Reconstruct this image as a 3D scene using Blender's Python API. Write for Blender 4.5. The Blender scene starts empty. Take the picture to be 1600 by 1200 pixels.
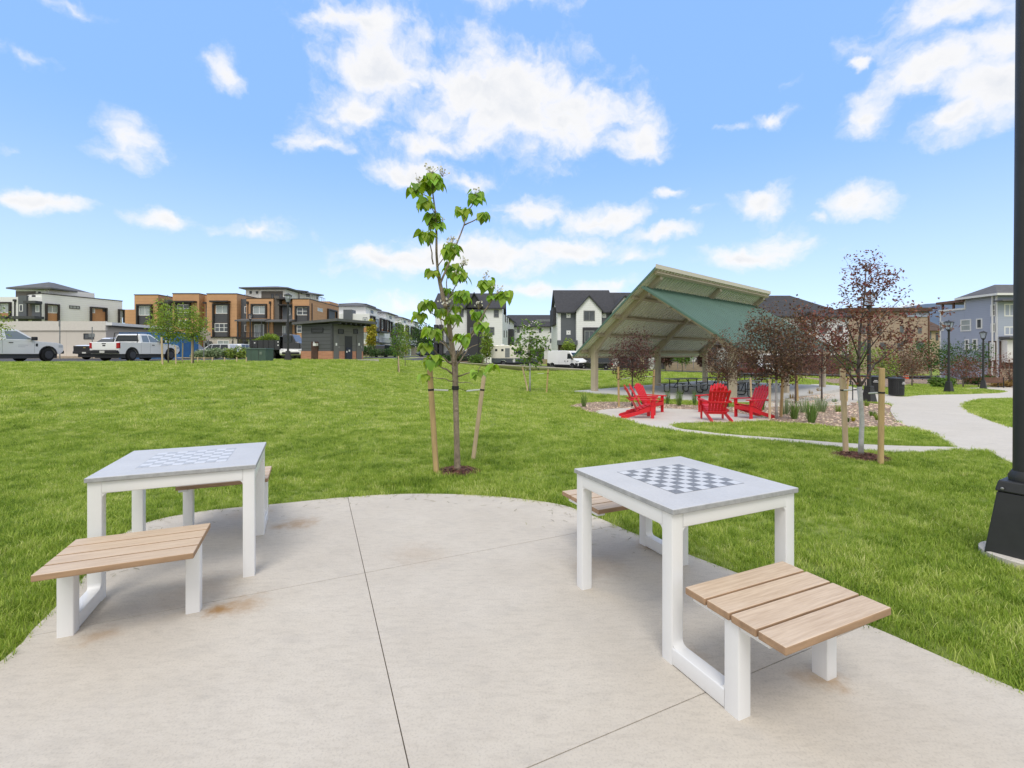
import bpy, bmesh, math, random
import numpy as np
from mathutils import Vector, Matrix, geometry, noise as mnoise
R = math.radians
random.seed(7)
scene = bpy.context.scene
COL = scene.collection

# ---------------------------------------------------------------- camera
F, YH, H = 734.5, 553.0, 1.514          # focal length and horizon (photo pixels), eye height (m)
cam = bpy.data.cameras.new("camera")
camo = bpy.data.objects.new("camera", cam)
COL.objects.link(camo)
camo.location = (0, 0, H)
camo.rotation_euler = (R(90), 0, 0)
cam.sensor_width = 36
cam.lens = F / 1600 * 36
cam.shift_y = -(600 - YH) / 1600
cam.clip_start = 0.05
cam.clip_end = 6000
scene.camera = camo

def PX(px, py, Y):
    """world point at depth Y on the line of sight of a photo pixel"""
    return Vector(((px - 800) / F * Y, Y, H - (py - YH) / F * Y))
def XA(px, Y): return (px - 800) / F * Y
def ZA(py, Y): return H - (py - YH) / F * Y

# ---------------------------------------------------------------- terrain
_gx = [-60, -13, -7, 1, 14, 28, 41, 60]
_gz = [1.05, 1.05, .45, -.55, -.55, -.95, -1.4, -1.6]
_gy = [5.5, 8, 14, 20, 24]
_gf = [0, .08, .5, .9, 1.0]
def _g(X, Y):
    return np.interp(X, _gx, _gz) * np.interp(Y, _gy, _gf) - .022
def gz(X, Y):
    return float(_g(X, Y))
def gpix(px, py):
    """ground point seen at a photo pixel"""
    dx, dz = (px - 800) / F, -(py - YH) / F
    Ys = np.arange(1.2, 140, .01)
    zs = H + dz * Ys
    hit = np.nonzero(zs <= _g(dx * Ys, Ys))[0]
    Y = Ys[hit[0]] if len(hit) else 140.0
    return Vector((dx * Y, Y, gz(dx * Y, Y)))

# ---------------------------------------------------------------- objects
def tag(o, label=None, cat=None, group=None, kind=None):
    if label: o['label'] = label
    if cat: o['category'] = cat
    if group: o['group'] = group
    if kind: o['kind'] = kind
    return o
def thing(name, label, cat, loc=(0, 0, 0), rz=0, group=None):
    o = bpy.data.objects.new(name, None)
    COL.objects.link(o)
    o.location = loc
    o.rotation_euler = (0, 0, rz)
    o.empty_display_size = .2
    return tag(o, label, cat, group)
def children_of(o): return [c for c in bpy.data.objects if c.parent == o]
def copy_tree(o, kids, parent=None):
    c = o.copy()
    COL.objects.link(c)
    if parent is not None: c.parent = parent
    for ch in kids.get(o.name, []): copy_tree(ch, kids, c)
    return c
def kid_map():
    d = {}
    for o in bpy.data.objects:
        if o.parent: d.setdefault(o.parent.name, []).append(o)
    return d
def dup(src, kids, loc, rz, label, group=None):
    c = copy_tree(src, kids)
    c.location = loc
    c.rotation_euler = (0, 0, rz)
    c['label'] = label
    if group: c['group'] = group
    return c

class MB:
    """collects shapes and links them as one mesh object"""
    def __init__(s): s.v, s.f, s.m = [], [], []
    def add(s, vs, fs, mi=0):
        o = len(s.v)
        s.v += [tuple(p) for p in vs]
        s.f += [tuple(i + o for i in f) for f in fs]
        s.m += [mi] * len(fs)
    def face(s, pts, mi=0): s.add(pts, [tuple(range(len(pts)))], mi)
    def hexa(s, b, t, mi=0):
        s.add(list(b) + list(t), [(3, 2, 1, 0), (4, 5, 6, 7), (0, 1, 5, 4), (1, 2, 6, 5), (2, 3, 7, 6), (3, 0, 4, 7)], mi)
    def box(s, x0, x1, y0, y1, z0, z1, mi=0):
        s.hexa([(x0, y0, z0), (x1, y0, z0), (x1, y1, z0), (x0, y1, z0)], [(x0, y0, z1), (x1, y0, z1), (x1, y1, z1), (x0, y1, z1)], mi)
    def bar(s, a, b, w, h, mi=0, up=(0, 0, 1)):
        """square bar from a to b, w wide sideways, h along up"""
        a, b = Vector(a), Vector(b)
        d = (b - a).normalized(); u = Vector(up)
        sd = d.cross(u)
        if sd.length < 1e-4: sd = d.cross(Vector((1, 0, 0)))
        sd.normalize(); u = sd.cross(d).normalized()
        q = lambda p: [p - sd * w / 2 - u * h / 2, p + sd * w / 2 - u * h / 2, p + sd * w / 2 + u * h / 2, p - sd * w / 2 + u * h / 2]
        s.hexa(q(a), q(b), mi)
    def rbar(s, axis, lo, hi, r=.006, mi=0, seg=3):
        """box section with rounded long edges and flush ends; axis is its long axis"""
        i, j = [k for k in range(3) if k != axis]
        a0, a1, b0, b1 = lo[i], hi[i], lo[j], hi[j]
        pr = []
        for cx, cy, st in ((a1 - r, b1 - r, 0), (a0 + r, b1 - r, 1), (a0 + r, b0 + r, 2), (a1 - r, b0 + r, 3)):
            for k in range(seg + 1):
                t = math.pi / 2 * (st + k / seg); pr.append((cx + r * math.cos(t), cy + r * math.sin(t)))
        n = len(pr); vs = []
        for z in (lo[axis], hi[axis]):
            for p in pr:
                v = [0, 0, 0]; v[axis] = z; v[i] = p[0]; v[j] = p[1]; vs.append(v)
        s.add(vs, [tuple(range(n - 1, -1, -1)), tuple(range(n, 2 * n))] + [(k, (k + 1) % n, (k + 1) % n + n, k + n) for k in range(n)], mi)
    def prism(s, pts, axis, a, b, mi=0):
        """2-D outline extruded along an axis; axis 1: pts are (x,z), axis 2: (x,y), axis 0: (y,z)"""
        def P(p, t):
            if axis == 1: return (p[0], t, p[1])
            if axis == 2: return (p[0], p[1], t)
            return (t, p[0], p[1])
        n = len(pts)
        vs = [P(p, a) for p in pts] + [P(p, b) for p in pts]
        fs = [tuple(range(n - 1, -1, -1)), tuple(range(n, 2 * n))] + [(i, (i + 1) % n, (i + 1) % n + n, i + n) for i in range(n)]
        s.add(vs, fs, mi)
    def tube(s, pts, rad, n=8, mi=0, cap=True):
        pts = [Vector(p) for p in pts]
        if not hasattr(rad, '__len__'): rad = [rad] * len(pts)
        vs = []; ref = None
        for i, p in enumerate(pts):
            d = (pts[min(i + 1, len(pts) - 1)] - pts[max(i - 1, 0)])
            d = d.normalized() if d.length > 1e-9 else Vector((0, 0, 1))
            if ref is None:
                ref = d.orthogonal().normalized()
            ref = (ref - d * ref.dot(d))
            ref = ref.normalized() if ref.length > 1e-6 else d.orthogonal().normalized()
            b = d.cross(ref)
            for k in range(n):
                a = 2 * math.pi * k / n
                vs.append(p + (ref * math.cos(a) + b * math.sin(a)) * rad[i])
        fs = []
        for i in range(len(pts) - 1):
            for k in range(n):
                fs.append((i * n + k, i * n + (k + 1) % n, (i + 1) * n + (k + 1) % n, (i + 1) * n + k))
        if cap:
            fs.append(tuple(range(n - 1, -1, -1)))
            fs.append(tuple((len(pts) - 1) * n + k for k in range(n)))
        s.add(vs, fs, mi)
    def lathe(s, prof, n=16, mi=0, c=(0, 0, 0), axis=2):
        """profile of (r, h) turned about an axis through c"""
        vs = []
        for r, h in prof:
            for k in range(n):
                a = 2 * math.pi * k / n
                p = (r * math.cos(a), r * math.sin(a), h)
                if axis == 1: p = (p[0], p[2], p[1])
                if axis == 0: p = (p[2], p[0], p[1])
                vs.append((p[0] + c[0], p[1] + c[1], p[2] + c[2]))
        fs = []
        for i in range(len(prof) - 1):
            for k in range(n):
                fs.append((i * n + k, i * n + (k + 1) % n, (i + 1) * n + (k + 1) % n, (i + 1) * n + k))
        fs += [tuple(range(n - 1, -1, -1)), tuple((len(prof) - 1) * n + k for k in range(n))]
        s.add(vs, fs, mi)
    def sphere(s, c, r, n=10, mi=0, sq=(1, 1, 1)):
        vs, fs = [], []
        m = max(4, n // 2)
        for i in range(m + 1):
            t = math.pi * i / m
            for k in range(n):
                a = 2 * math.pi * k / n
                vs.append((c[0] + r * sq[0] * math.sin(t) * math.cos(a), c[1] + r * sq[1] * math.sin(t) * math.sin(a), c[2] + r * sq[2] * math.cos(t)))
        for i in range(m):
            for k in range(n):
                fs.append((i * n + k, i * n + (k + 1) % n, (i + 1) * n + (k + 1) % n, (i + 1) * n + k))
        s.add(vs, fs, mi)
    def build(s, name, mats, parent=None, loc=(0, 0, 0), rz=0, bevel=0, smooth=False, recalc=True, seg=2):
        me = bpy.data.meshes.new(name)
        me.from_pydata(s.v, [], s.f)
        if not isinstance(mats, (list, tuple)): mats = [mats]
        for m in mats: me.materials.append(m)
        if len(mats) > 1: me.polygons.foreach_set('material_index', s.m)
        if recalc:
            bm = bmesh.new(); bm.from_mesh(me)
            bmesh.ops.recalc_face_normals(bm, faces=bm.faces)
            bm.to_mesh(me); bm.free()
        if smooth:
            if smooth is True: me.polygons.foreach_set('use_smooth', [True] * len(me.polygons))
            else:
                me.polygons.foreach_set('use_smooth', [True] * len(me.polygons))
                me.set_sharp_from_angle(angle=R(smooth))
        me.update()
        o = bpy.data.objects.new(name, me)
        COL.objects.link(o)
        o.location = loc
        o.rotation_euler = (0, 0, rz)
        if parent: o.parent = parent
        if bevel:
            b = o.modifiers.new('bevel', 'BEVEL')
            b.width = bevel; b.segments = seg; b.limit_method = 'ANGLE'; b.angle_limit = R(40)
            b.harden_normals = False
        return o

# ---------------------------------------------------------------- materials
def _nodes(m):
    m.use_nodes = True
    nt = m.node_tree
    return nt, nt.nodes, nt.links
def sock(n, *names):
    for k in names:
        if k in n.inputs: return n.inputs[k]
MATS = {}
def mat(name, col, rough=.6, var=0, scale=6, bump=0, bscale=40, metal=0, spec=.5, island=0, vcol=None, stretch=None, coat=0):
    """principled material with colour noise (var), bump noise and optional per-island variation"""
    if name in MATS: return MATS[name]
    m = bpy.data.materials.new(name)
    nt, N, L = _nodes(m)
    p = N['Principled BSDF']
    p.inputs['Roughness'].default_value = rough
    p.inputs['Metallic'].default_value = metal
    sock(p, 'Specular IOR Level', 'Specular').default_value = spec
    if coat: p.inputs['Coat Weight'].default_value = coat
    c = tuple(col) + (1,)
    p.inputs['Base Color'].default_value = c
    tc = None
    if var or bump:
        tc = N.new('ShaderNodeTexCoord')
        src = tc.outputs['Object']
        if stretch:
            mp = N.new('ShaderNodeMapping'); mp.inputs['Scale'].default_value = stretch
            L.new(src, mp.inputs[0]); src = mp.outputs[0]
    out = None
    if var:
        n = N.new('ShaderNodeTexNoise'); n.inputs['Scale'].default_value = scale; n.inputs['Detail'].default_value = 6; n.inputs['Roughness'].default_value = .65
        L.new(src, n.inputs['Vector'])
        r = N.new('ShaderNodeMapRange'); r.inputs[1].default_value = .3; r.inputs[2].default_value = .7
        L.new(n.outputs['Fac'], r.inputs[0])
        mx = N.new('ShaderNodeMix'); mx.data_type = 'RGBA'
        L.new(r.outputs[0], mx.inputs[0])
        c2 = vcol if vcol else tuple(min(1, x * (1 + var)) for x in col)
        mx.inputs[6].default_value = tuple(x * (1 - var) for x in col) + (1,) if not vcol else c
        mx.inputs[7].default_value = tuple(c2) + (1,)
        out = mx.outputs[2]
    if island:
        g = N.new('ShaderNodeNewGeometry')
        hs = N.new('ShaderNodeHueSaturation')
        r = N.new('ShaderNodeMapRange'); r.inputs[3].default_value = 1 - island; r.inputs[4].default_value = 1 + island
        L.new(g.outputs['Random Per Island'], r.inputs[0])
        L.new(r.outputs[0], hs.inputs['Value'])
        r2 = N.new('ShaderNodeMapRange'); r2.inputs[3].default_value = .5 - island * .06; r2.inputs[4].default_value = .5 + island * .06
        ml = N.new('ShaderNodeMath'); ml.operation = 'MULTIPLY'; ml.inputs[1].default_value = 7.31
        fr = N.new('ShaderNodeMath'); fr.operation = 'FRACT'
        L.new(g.outputs['Random Per Island'], ml.inputs[0]); L.new(ml.outputs[0], fr.inputs[0]); L.new(fr.outputs[0], r2.inputs[0])
        L.new(r2.outputs[0], hs.inputs['Hue'])
        if out: L.new(out, hs.inputs['Color'])
        else: hs.inputs['Color'].default_value = c
        out = hs.outputs[0]
    if out: L.new(out, p.inputs['Base Color'])
    if bump:
        n = N.new('ShaderNodeTexNoise'); n.inputs['Scale'].default_value = bscale; n.inputs['Detail'].default_value = 4
        L.new(src, n.inputs['Vector'])
        b = N.new('ShaderNodeBump'); b.inputs['Strength'].default_value = bump; b.inputs['Distance'].default_value = .02
        L.new(n.outputs['Fac'], b.inputs['Height']); L.new(b.outputs[0], p.inputs['Normal'])
    MATS[name] = m
    return m
def leaf_mat(name, col, island=.35, trans=.35, rough=.5):
    if name in MATS: return MATS[name]
    m = mat(name, col, rough=rough, island=island, spec=.3)
    nt, N, L = _nodes(m)
    p = N['Principled BSDF']
    out = N['Material Output']
    t = N.new('ShaderNodeBsdfTranslucent')
    src = p.inputs['Base Color'].links[0].from_socket
    gm = N.new('ShaderNodeHueSaturation'); gm.inputs['Value'].default_value = 1.3; gm.inputs['Saturation'].default_value = 1.1
    L.new(src, gm.inputs['Color']); L.new(gm.outputs[0], t.inputs['Color'])
    ms = N.new('ShaderNodeMixShader'); ms.inputs[0].default_value = trans
    L.new(p.outputs[0], ms.inputs[1]); L.new(t.outputs[0], ms.inputs[2]); L.new(ms.outputs[0], out.inputs['Surface'])
    return m
def lines_mat(name, col, col2, period, axis=2, width=.08, rough=.7, var=.06, bump=.4):
    """flat colour with thin darker lines every period metres along an axis (board and panel joints)"""
    if name in MATS: return MATS[name]
    m = mat(name, col, rough=rough)
    nt, N, L = _nodes(m); p = N['Principled BSDF']
    tc = N.new('ShaderNodeTexCoord'); sp = N.new('ShaderNodeSeparateXYZ'); L.new(tc.outputs['Object'], sp.inputs[0])
    d = N.new('ShaderNodeMath'); d.operation = 'DIVIDE'; d.inputs[1].default_value = period
    fr = N.new('ShaderNodeMath'); fr.operation = 'FRACT'
    lt = N.new('ShaderNodeMath'); lt.operation = 'LESS_THAN'; lt.inputs[1].default_value = width
    L.new(sp.outputs[axis], d.inputs[0]); L.new(d.outputs[0], fr.inputs[0]); L.new(fr.outputs[0], lt.inputs[0])
    n = N.new('ShaderNodeTexNoise'); n.inputs['Scale'].default_value = 1.5; n.inputs['Detail'].default_value = 6
    L.new(tc.outputs['Object'], n.inputs['Vector'])
    a = N.new('ShaderNodeMix'); a.data_type = 'RGBA'; L.new(n.outputs['Fac'], a.inputs[0])
    a.inputs[6].default_value = tuple(x * (1 - var) for x in col) + (1,); a.inputs[7].default_value = tuple(x * (1 + var) for x in col) + (1,)
    mx = N.new('ShaderNodeMix'); mx.data_type = 'RGBA'; L.new(lt.outputs[0], mx.inputs[0])
    L.new(a.outputs[2], mx.inputs[6]); mx.inputs[7].default_value = tuple(col2) + (1,)
    L.new(mx.outputs[2], p.inputs['Base Color'])
    b = N.new('ShaderNodeBump'); b.inputs['Strength'].default_value = bump; b.inputs['Distance'].default_value = .01; b.invert = True
    L.new(lt.outputs[0], b.inputs['Height']); L.new(b.outputs[0], p.inputs['Normal'])
    return m
def brick_mat(name, c1, c2, mortar, w=.22, h=.075, rough=.85):
    if name in MATS: return MATS[name]
    m = mat(name, c1, rough=rough)
    nt, N, L = _nodes(m); p = N['Principled BSDF']
    tc = N.new('ShaderNodeTexCoord')
    sp = N.new('ShaderNodeSeparateXYZ'); L.new(tc.outputs['Object'], sp.inputs[0])
    ad = N.new('ShaderNodeMath'); L.new(sp.outputs[0], ad.inputs[0]); L.new(sp.outputs[1], ad.inputs[1])
    cb = N.new('ShaderNodeCombineXYZ'); L.new(ad.outputs[0], cb.inputs[0]); L.new(sp.outputs[2], cb.inputs[1])
    b = N.new('ShaderNodeTexBrick'); b.inputs['Scale'].default_value = 1
    b.inputs['Brick Width'].default_value = w; b.inputs['Row Height'].default_value = h; b.inputs['Mortar Size'].default_value = h * .08
    b.inputs['Color1'].default_value = tuple(c1) + (1,); b.inputs['Color2'].default_value = tuple(c2) + (1,); b.inputs['Mortar'].default_value = tuple(mortar) + (1,)
    L.new(cb.outputs[0], b.inputs['Vector']); L.new(b.outputs['Color'], p.inputs['Base Color'])
    return m

# shared paints
M_white = mat('white_powder_coat', (.80, .80, .80), .38, var=.02, scale=3, bump=.03, bscale=300)
M_wood = None
M_dark = mat('charcoal_paint', (.055, .057, .062), .55, var=.1, scale=2)
M_black = mat('black_metal_paint', (.026, .027, .029), .5, var=.15, scale=8, bump=.05, bscale=200)
M_glass = mat('window_glass', (.075, .085, .095), .06, spec=.6, var=.5, scale=.4)
M_blind = mat('window_blind', (.36, .40, .40), .15, var=.12, scale=1.2, spec=.7)
M_trim = mat('white_trim', (.78, .78, .77), .5)
M_trimdark = mat('dark_bronze_trim', (.028, .022, .02), .5)
M_bark = mat('grey_bark', (.22, .185, .155), .9, var=.35, scale=14, bump=.8, bscale=60, stretch=(1, 1, .3))
M_barkdark = mat('plum_bark', (.11, .085, .08), .9, var=.3, scale=14, bump=.5, bscale=60)
M_barkwhite = mat('painted_trunk_wrap', (.46, .46, .46), .8, var=.25, scale=9, bump=.4)
M_stake = mat('raw_stake_wood', (.50, .35, .17), .85, var=.35, scale=5, bump=.4, bscale=40, stretch=(1, 1, .15))
M_stakepale = mat('pale_stake_wood', (.62, .47, .31), .85, var=.3, scale=5, bump=.4, bscale=40, stretch=(1, 1, .15))
M_strap = mat('white_webbing', (.78, .78, .72), .7)
M_rubber = mat('black_rubber', (.02, .02, .02), .8)
# ---------------------------------------------------------------- light, sky and clouds
SUN_EL, SUN_AZ = R(56), R(186)      # azimuth clockwise from +Y (the view direction): behind the camera, to its left
sd = Vector((math.sin(SUN_AZ) * math.cos(SUN_EL), math.cos(SUN_AZ) * math.cos(SUN_EL), math.sin(SUN_EL)))
sun = bpy.data.lights.new('sun', 'SUN')
sun.energy = 1.0; sun.angle = R(26); sun.color = (1, .955, .89)
suno = bpy.data.objects.new('sun', sun); COL.objects.link(suno)
suno.rotation_euler = sd.to_track_quat('Z', 'Y').to_euler()
suno.location = (0, -5, 30)

world = bpy.data.worlds.new('World'); scene.world = world
world.use_nodes = True
nt = world.node_tree; N = nt.nodes; L = nt.links
N.clear()
wo = N.new('ShaderNodeOutputWorld'); bg = N.new('ShaderNodeBackground')
SKY_STRENGTH = .15
bg.inputs['Strength'].default_value = SKY_STRENGTH
sky = N.new('ShaderNodeTexSky'); sky.sky_type = 'NISHITA'; sky.sun_disc = False
sky.sun_elevation = SUN_EL; sky.sun_rotation = SUN_AZ
sky.air_density = 1.0; sky.dust_density = .3; sky.ozone_density = 2.5; sky.altitude = 1600
tc = N.new('ShaderNodeTexCoord')
sp = N.new('ShaderNodeSeparateXYZ'); L.new(tc.outputs['Generated'], sp.inputs[0])
def math_(op, a, b=None, c=None, clamp=False):
    n = N.new('ShaderNodeMath'); n.operation = op; n.use_clamp = clamp
    for i, x in enumerate((a, b, c)):
        if x is None: continue
        if isinstance(x, (int, float)): n.inputs[i].default_value = x
        else: L.new(x, n.inputs[i])
    return n.outputs[0]
# direction -> bearing and elevation (radians): clouds are placed by where they stand in the sky
az = math_('ARCTAN2', sp.outputs[0], sp.outputs[1])
hyp = math_('SQRT', math_('ADD', math_('MULTIPLY', sp.outputs[0], sp.outputs[0]), math_('MULTIPLY', sp.outputs[1], sp.outputs[1])))
el = math_('ARCTAN2', sp.outputs[2], hyp)
cb = N.new('ShaderNodeCombineXYZ'); L.new(az, cb.inputs[0]); L.new(el, cb.inputs[1])
def noise_(scale, detail, rough, vec, off=(0, 0, 0), sc=(1, 1, 1)):
    mp = N.new('ShaderNodeMapping'); mp.inputs['Location'].default_value = off; mp.inputs['Scale'].default_value = sc
    L.new(vec, mp.inputs[0])
    n = N.new('ShaderNodeTexNoise'); n.inputs['Scale'].default_value = scale; n.inputs['Detail'].default_value = detail; n.inputs['Roughness'].default_value = rough
    L.new(mp.outputs[0], n.inputs['Vector'])
    return n
# warp
wn = noise_(9, 5, .6, cb.outputs[0])
wv = N.new('ShaderNodeVectorMath'); wv.operation = 'SUBTRACT'; L.new(wn.outputs['Color'], wv.inputs[0]); wv.inputs[1].default_value = (.5, .5, .5)
ws = N.new('ShaderNodeVectorMath'); ws.operation = 'SCALE'; L.new(wv.outputs[0], ws.inputs[0]); ws.inputs['Scale'].default_value = .085
wa = N.new('ShaderNodeVectorMath'); L.new(cb.outputs[0], wa.inputs[0]); L.new(ws.outputs[0], wa.inputs[1])
# clouds: photo bearing/elevation centre, half sizes (photo pixels), weight
CL = [(590, 110, 80, 60, 1.15), (560, 175, 60, 45, 1.0), (790, 160, 130, 75, 1.35), (885, 185, 105, 52, 1.15), (990, 215, 60, 32, 1.05), (500, 225, 55, 22, .85),
      (680, 222, 120, 26, .8), (640, 268, 70, 22, 1.0), (735, 280, 55, 18, .7), (940, 120, 60, 22, .55), (720, 95, 50, 30, .6),
      (355, 110, 34, 26, .8), (200, 225, 52, 38, .95), (55, 318, 70, 16, .95), (252, 346, 48, 18, .95), (408, 356, 42, 18, 1.0), (340, 356, 26, 12, .6), (30, 80, 60, 14, .45), (15, 235, 25, 12, .4),
      (610, 408, 80, 26, 1.2), (740, 402, 110, 30, 1.25), (885, 392, 95, 20, 1.1), (990, 403, 40, 12, .75), (830, 332, 62, 22, 1.0), (930, 342, 75, 22, 1.05), (1030, 366, 62, 14, .85),
      (860, 456, 150, 16, .8), (640, 480, 120, 16, .65), (970, 442, 60, 10, .6),
      (1045, 300, 30, 13, .9), (1190, 310, 48, 22, 1.05), (1345, 308, 60, 25, 1.05), (1282, 332, 22, 10, .8), (1160, 400, 70, 20, 1.0), (1215, 378, 70, 22, .9), (1095, 330, 20, 9, .5),
      (1345, 185, 52, 32, .95), (1345, 98, 20, 10, .9), (1460, 110, 90, 42, 1.15), (1550, 130, 110, 60, 1.2), (1490, 185, 60, 26, 1.0), (1590, 60, 120, 40, 1.0), (1210, 185, 40, 10, .6), (1150, 200, 30, 8, .5),
      (1230, 130, 30, 10, .45), (860, 270, 30, 14, .5), (495, 372, 20, 10, .45), (1440, 475, 90, 10, .6), (1560, 465, 60, 10, .5),
      (570, 40, 90, 50, .9), (800, -10, 110, 30, .6), (1500, 10, 160, 40, .9), (120, 20, 90, 16, .5), (735, 40, 60, 30, .5)]
base = None; under = None
for (px, py, rx, ry, w) in CL:
    d = Vector(((px - 800) / F, 1, (YH - py) / F))
    a0 = math.atan2(d.x, d.y); hy = math.hypot(d.x, d.y); e0 = math.atan2(d.z, hy)
    ra = rx / F / (1 + d.x * d.x); re = ry / F / hy / (1 + (d.z / hy) ** 2)
    mp = N.new('ShaderNodeMapping'); mp.vector_type = 'TEXTURE'
    mp.inputs['Location'].default_value = (a0, e0, 0); mp.inputs['Scale'].default_value = (ra, re, 1)
    L.new(wa.outputs[0], mp.inputs[0])
    ln = N.new('ShaderNodeVectorMath'); ln.operation = 'LENGTH'; L.new(mp.outputs[0], ln.inputs[0])
    v = math_('MULTIPLY_ADD', ln.outputs['Value'], -w * .62, w)        # w at the centre, falling outward
    base = v if base is None else math_('SMOOTH_MAX', base, v, .25)
# unseen clouds added behind, beside and above the view for neutral fill light
far = noise_(2.2, 3, .5, cb.outputs[0], (3.1, 7.7, 0), (1, 2.4, 1))
fb = math_('MULTIPLY_ADD', far.outputs['Fac'], 5, -1.0)
side = N.new('ShaderNodeMapRange'); side.interpolation_type = 'SMOOTHSTEP'; side.inputs[1].default_value = .92; side.inputs[2].default_value = 1.15; L.new(math_('MAXIMUM', math_('ABSOLUTE', az), math_('MULTIPLY', el, 1.25)), side.inputs[0])
base = math_('MAXIMUM', base, math_('MULTIPLY_ADD', side.outputs[0], 6, math_('ADD', fb, -6)))
dn = noise_(13, 8, .52, wa.outputs[0], (1.3, .4, 0), (1, 1.5, 1))
dn2 = noise_(60, 6, .6, wa.outputs[0], (5.3, 2.4, 0), (1, 1.4, 1))
det = math_('ADD', math_('MULTIPLY_ADD', dn.outputs['Fac'], 1.5, -.75), math_('MULTIPLY_ADD', dn2.outputs['Fac'], .34, -.17))
dens = math_('ADD', base, det)
rp = N.new('ShaderNodeMapRange'); rp.interpolation_type = 'SMOOTHSTEP'; rp.inputs[1].default_value = .14; rp.inputs[2].default_value = .92; L.new(dens, rp.inputs[0])
alpha = math_('MULTIPLY', rp.outputs[0], .97)
# thick parts shade to a soft grey
thick = N.new('ShaderNodeMapRange'); thick.interpolation_type = 'SMOOTHSTEP'; thick.inputs[1].default_value = .62; thick.inputs[2].default_value = 1.35; L.new(dens, thick.inputs[0])
sn = noise_(7, 5, .6, wa.outputs[0], (9.1, 3.3, 0), (1, 2, 1))
gy = math_('MULTIPLY', thick.outputs[0], math_('MULTIPLY_ADD', sn.outputs['Fac'], 1.6, -.3, True))
cc = N.new('ShaderNodeMix'); cc.data_type = 'RGBA'; L.new(gy, cc.inputs[0])
CLOUD = 1.0
CW = N.new('ShaderNodeValue'); CW.outputs[0].default_value = 1
cc.inputs[6].default_value = (3.8 * CLOUD, 3.76 * CLOUD, 3.72 * CLOUD, 1)
cc.inputs[7].default_value = (2.75 * CLOUD, 2.9 * CLOUD, 3.15 * CLOUD, 1)
mx = N.new('ShaderNodeMix'); mx.data_type = 'RGBA'
SKYGAIN = N.new('ShaderNodeMix'); SKYGAIN.data_type = 'RGBA'; SKYGAIN.blend_type = 'MULTIPLY'; SKYGAIN.inputs[0].default_value = 1
SKYGAIN.inputs[7].default_value = (1, 1, 1, 1)
even = N.new('ShaderNodeMix'); even.data_type = 'RGBA'; even.inputs[0].default_value = .8
even.inputs[7].default_value = (1.25, 2.75, 5.6, 1)
hz = N.new('ShaderNodeMapRange'); hz.interpolation_type = 'SMOOTHSTEP'; hz.inputs[1].default_value = .02; hz.inputs[2].default_value = .42; L.new(el, hz.inputs[0])
hc = N.new('ShaderNodeMix'); hc.data_type = 'RGBA'; L.new(hz.outputs[0], hc.inputs[0]); hc.inputs[6].default_value = (2.65, 3.38, 4.55, 1); hc.inputs[7].default_value = (1.2, 2.22, 4.75, 1)
L.new(hc.outputs[2], even.inputs[7])
L.new(sky.outputs[0], even.inputs[6]); L.new(even.outputs[2], SKYGAIN.inputs[6])
L.new(alpha, mx.inputs[0]); L.new(SKYGAIN.outputs[2], mx.inputs[6]); L.new(cc.outputs[2], mx.inputs[7])
L.new(mx.outputs[2], bg.inputs['Color']); L.new(bg.outputs[0], wo.inputs['Surface'])
world.cycles.sampling_method = 'MANUAL'; world.cycles.sample_map_resolution = 512

vs = scene.view_settings
vs.view_transform = 'Standard'; vs.look = 'None'; vs.gamma = 1; vs.use_curve_mapping = False
vs.exposure = .82
scene.render.engine = 'CYCLES'
scene.cycles.use_denoising = True
try: scene.cycles.denoiser = 'OPENIMAGEDENOISE'
except Exception: pass
scene.cycles.max_bounces = 6; scene.cycles.diffuse_bounces = 3; scene.cycles.glossy_bounces = 3; scene.cycles.transmission_bounces = 4; scene.cycles.transparent_max_bounces = 6
scene.cycles.caustics_reflective = False; scene.cycles.caustics_refractive = False
# ---------------------------------------------------------------- ground
def smooth_poly(pts, n=6, closed=True):
    P = [Vector(p[:2]) for p in pts]; out = []
    m = len(P)
    for i in range(m if closed else m - 1):
        a, b, c, d = (P[(i - 1) % m], P[i], P[(i + 1) % m], P[(i + 2) % m]) if closed else (P[max(i - 1, 0)], P[i], P[i + 1], P[min(i + 2, m - 1)])
        for k in range(n):
            t = k / n
            out.append(.5 * ((2 * b) + (c - a) * t + (2 * a - 5 * b + 4 * c - d) * t * t + (3 * b - 3 * c + d - a) * t ** 3))
    if not closed: out.append(P[-1])
    return out
def pip(poly, X, Y):
    """vectorised point in polygon"""
    ins = np.zeros(X.shape, bool)
    n = len(poly)
    for i in range(n):
        x1, y1 = poly[i][0], poly[i][1]; x2, y2 = poly[(i + 1) % n][0], poly[(i + 1) % n][1]
        c = (y1 > Y) != (y2 > Y)
        if y1 == y2: continue
        ins ^= c & (X < (x2 - x1) * (Y - y1) / (y2 - y1) + x1)
    return ins
HARD = []        # outlines without grass
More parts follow.
